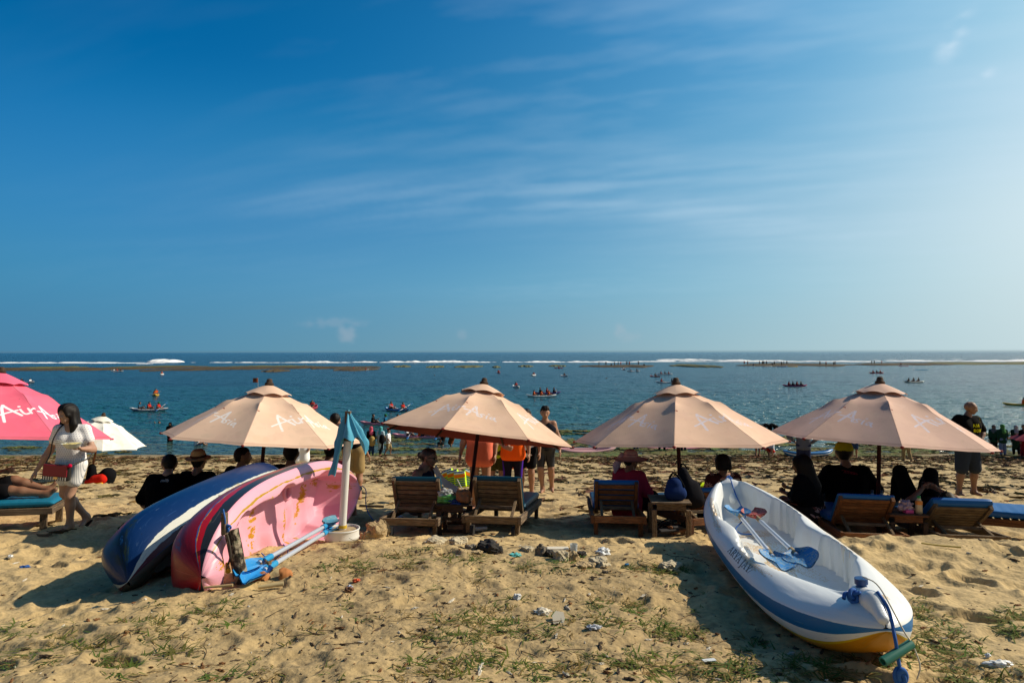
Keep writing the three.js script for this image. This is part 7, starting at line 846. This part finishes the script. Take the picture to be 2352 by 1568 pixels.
// ---------- grass, dry weed, algae ----------
function instances(name, geo, m, list, label, cat) { const o = new THREE.InstancedMesh(geo, m, list.length), q = new THREE.Quaternion(), s = V(), M = new THREE.Matrix4(); list.forEach(([p, e, sc, col], i) => { q.setFromEuler(e); s.set(...sc); o.setMatrixAt(i, M.compose(p, q, s)); if (col) o.setColorAt(i, lin(...col)); }); o.name = numbered(name); shade(o); o.userData = { label, category: cat, kind: 'stuff' }; scene.add(o); return o; }
{ const tuft = (seed, n, len, flat) => { const r = rng(seed), gs = []; for (let i = 0; i < n; i++) { const a = r() * 6.2832, L = len * (0.45 + 0.75 * r()), bx = (r() - 0.5) * 0.11, bz = (r() - 0.5) * 0.11, w = 0.0032 + 0.0026 * r(), up = flat + (0.75 - flat) * r() * r(), bend = 0.6 + 1.3 * r(); gs.push(sheet(1, 4, (u, v) => { const th = Math.PI / 2 * up - bend * v * 0.8, rr = L * v * Math.cos(th * 0.8), y = L * v * Math.sin(Math.max(-0.15, th)) * 0.9, k = (u - 0.5) * 2 * w * (1 - v * 0.85); return [bx + rr * Math.cos(a) - k * Math.sin(a), Math.max(0, y), bz + rr * Math.sin(a) + k * Math.cos(a)]; })); } return join(gs); };
  const kinds = [tuft(1, 16, 0.11, 0.12), tuft(2, 12, 0.15, 0.02), tuft(3, 20, 0.08, 0.22)], gm = new THREE.MeshPhysicalMaterial({ color: 0xffffff, roughness: 0.85, specularIntensity: 0.2, side: THREE.DoubleSide, transmission: 0.3, thickness: 0 }), r = rng(77), lists = [[], [], []];
  for (const [x, y, rx, ry, n] of [[60, 1515, 130, 35, 60], [230, 1475, 150, 36, 75], [380, 1440, 120, 28, 60], [470, 1400, 70, 14, 24], [262, 1528, 55, 24, 60], [120, 1460, 130, 30, 30], [400, 1520, 100, 30, 24], [810, 1298, 55, 15, 55], [740, 1306, 25, 8, 10], [915, 1282, 30, 10, 16], [990, 1268, 40, 8, 22], [1065, 1286, 75, 15, 60], [1100, 1326, 18, 8, 12], [1210, 1306, 22, 8, 16], [1305, 1302, 50, 14, 60], [1352, 1312, 30, 8, 18], [1440, 1304, 22, 8, 18], [1500, 1300, 26, 6, 12], [1562, 1312, 32, 10, 40], [945, 1300, 18, 8, 16], [1150, 1428, 140, 34, 110], [1030, 1476, 70, 30, 60], [1290, 1452, 110, 24, 50], [1430, 1402, 70, 26, 60], [1500, 1442, 80, 24, 60], [1580, 1462, 60, 20, 30], [1000, 1545, 220, 28, 110], [1250, 1526, 160, 32, 90], [1520, 1530, 180, 30, 110], [1680, 1542, 140, 20, 90], [1860, 1542, 150, 18, 90], [2000, 1535, 100, 22, 70], [2110, 1418, 50, 22, 55], [2125, 1480, 60, 40, 80], [2200, 1535, 110, 34, 110], [2335, 1414, 36, 18, 60], [2345, 1446, 24, 14, 34], [2190, 1462, 40, 14, 24], [2300, 1560, 60, 12, 30], [700, 1420, 250, 90, 30], [1300, 1360, 300, 40, 36], [600, 1540, 200, 30, 24], [1720, 1480, 40, 16, 14]])
    for (let i = 0; i < n * (y > 1500 ? 0.34 : 0.44); i++) { const a = r() * 6.2832, q = Math.sqrt(-Math.log(1 - r() * 0.97)) * 0.95, p = onGround(x + rx * q * Math.cos(a), Math.min(1600, y + ry * q * Math.sin(a))), s = 0.55 + 0.75 * r(), dry = r(), c = dry < 0.25 ? [0.26, 0.18, 0.06] : [0.085 + 0.06 * r(), 0.12 + 0.06 * r(), 0.02 + 0.014 * r()]; p.y = surface(p.x, p.z) - 0.004; lists[Math.floor(r() * 3)].push([p, new THREE.Euler((r() - 0.5) * 0.3, r() * 6.28, (r() - 0.5) * 0.3), [s, s * (0.7 + 0.5 * r()), s], c]); }
  lists.forEach((l, i) => instances('beach_grass', kinds[i], gm, l, 'thin green grass tufts growing through the foreground sand', 'grass'));
  // bits of twig, leaf and shell in the soil
  const bit = (s) => crumple(s, 0.008, 0.004, 0.005), bl = []; for (let i = 0; i < 5200; i++) { const d = 3 + 4.6 * r() ** 1.2, x = (r() - 0.5) * 1.7 * d, soilW = Math.exp(-(((x + 0.2) / 2.2) ** 2)); if (r() > 0.25 + 0.75 * soilW) continue; const z = -d, k = 0.4 + 1.6 * r() ** 4, c = r() < 0.12 ? [0.6, 0.55, 0.45] : r() < 0.3 ? [0.2, 0.09, 0.03] : [0.09, 0.06, 0.035]; bl.push([V(x, surface(x, z) + 0.003, z), new THREE.Euler(r() - 0.5, r() * 6.28, 0), [k * (1 + 1.5 * r()), k, k], c]); }
  instances('soil_litter', bit(71), new THREE.MeshStandardMaterial({ color: 0xffffff, roughness: 0.95 }), bl, 'scattered twig, leaf and shell bits on the foreground soil', 'ground litter');
  const twig = []; for (let i = 0; i < 170; i++) { const d = 3.2 + 3.6 * r(), x = -2.2 + 3.8 * r(), z = -d; twig.push([V(x, surface(x, z) + 0.005, z), new THREE.Euler((r() - 0.5) * 0.2, r() * 6.28, (r() - 0.5) * 0.2), [0.5 + 1.4 * r(), 1, 1], r() < 0.5 ? [0.2, 0.12, 0.05] : [0.08, 0.05, 0.025]]); }
  instances('dry_stems', join(tube([V(-0.06, 0, 0), V(-0.02, 0.008, 0.012), V(0.03, 0.004, -0.006), V(0.07, 0.01, 0.01)], 0.0022, 4, 8)), new THREE.MeshStandardMaterial({ color: 0xffffff, roughness: 0.95 }), twig, 'thin dry stems scattered over the foreground soil', 'dry stems');
  // washed-up weed on the upper and lower beach
  const strand = (s) => { const q = rng(s), gs = []; for (let i = 0; i < 5; i++) { const a = q() * 6.28, L = 0.07 + 0.08 * q(), x = (q() - 0.5) * 0.14, z = (q() - 0.5) * 0.08; gs.push(sheet(1, 3, (u, v) => [x + L * (v - 0.5) * Math.cos(a) + (u - 0.5) * 0.028 * Math.sin(a), 0.008 + 0.03 * Math.abs(noise2(v * 3 + i, s, 4)) + (u - 0.5) * 0.02, z + L * (v - 0.5) * Math.sin(a) + (u - 0.5) * 0.028 * Math.cos(a)])); } return join(gs); };
  const wl = [[], []]; for (let i = 0; i < 90000 && wl[0].length + wl[1].length < 8500; i++) { const d = 8 + 30 * Math.sqrt(r()) , x = (r() * 2 - 1) * d * 0.86, z = -d, w = weed(x, z); if (r() > w * 0.8 + 0.02) continue; const k = 0.6 + 1.1 * r() + 0.3 * sstep(20, 35, d); wl[i % 2].push([V(x, surface(x, z), z), new THREE.Euler(0, r() * 6.28, 0), [k * 1.5, k, k], [0.085 + 0.07 * r(), 0.054 + 0.04 * r(), 0.02 + 0.016 * r()]]); }
  const wm = new THREE.MeshStandardMaterial({ color: 0xffffff, roughness: 0.95, side: THREE.DoubleSide }); wl.forEach((l, i) => instances('dry_seaweed', strand(5 + i), wm, l, 'dark dried seaweed strewn over the beach', 'seaweed'));
  const clump = crumple(83, 0.2, 0.025, 0.1), al = []; for (let i = 0; i < 120000 && al.length < 6000; i++) { const d = 37.2 + 15 * r() ** 1.5, x = (r() * 2 - 1) * d * 0.82, z = -d, f = fbm(x * 0.2, z * 0.6, 4, 63) + 0.06 * sstep(-12, 6, x) + 0.1 * Math.exp(-(((x + 6) / 8) ** 2)) * sstep(43, 39, d) - 0.22 * sstep(-8, -15, x) - 0.03 - 0.016 * (d - 39); if (r() > sstep(0.0, 0.25, f)) continue; const k = 0.6 + 1.2 * r(); al.push([V(x, Math.max(SEA, ground(x, z)) + 0.01, z), new THREE.Euler(0, r() * 6.28, 0), [k * 1.5, k * (0.5 + r()), k], [0.07 + 0.07 * r(), 0.075 + 0.06 * r(), 0.018 + 0.015 * r()]]); }
  instances('green_algae', clump, wm, al, 'green algae floating in the shallows along the waterline', 'algae'); }
renderer.render(scene, camera);
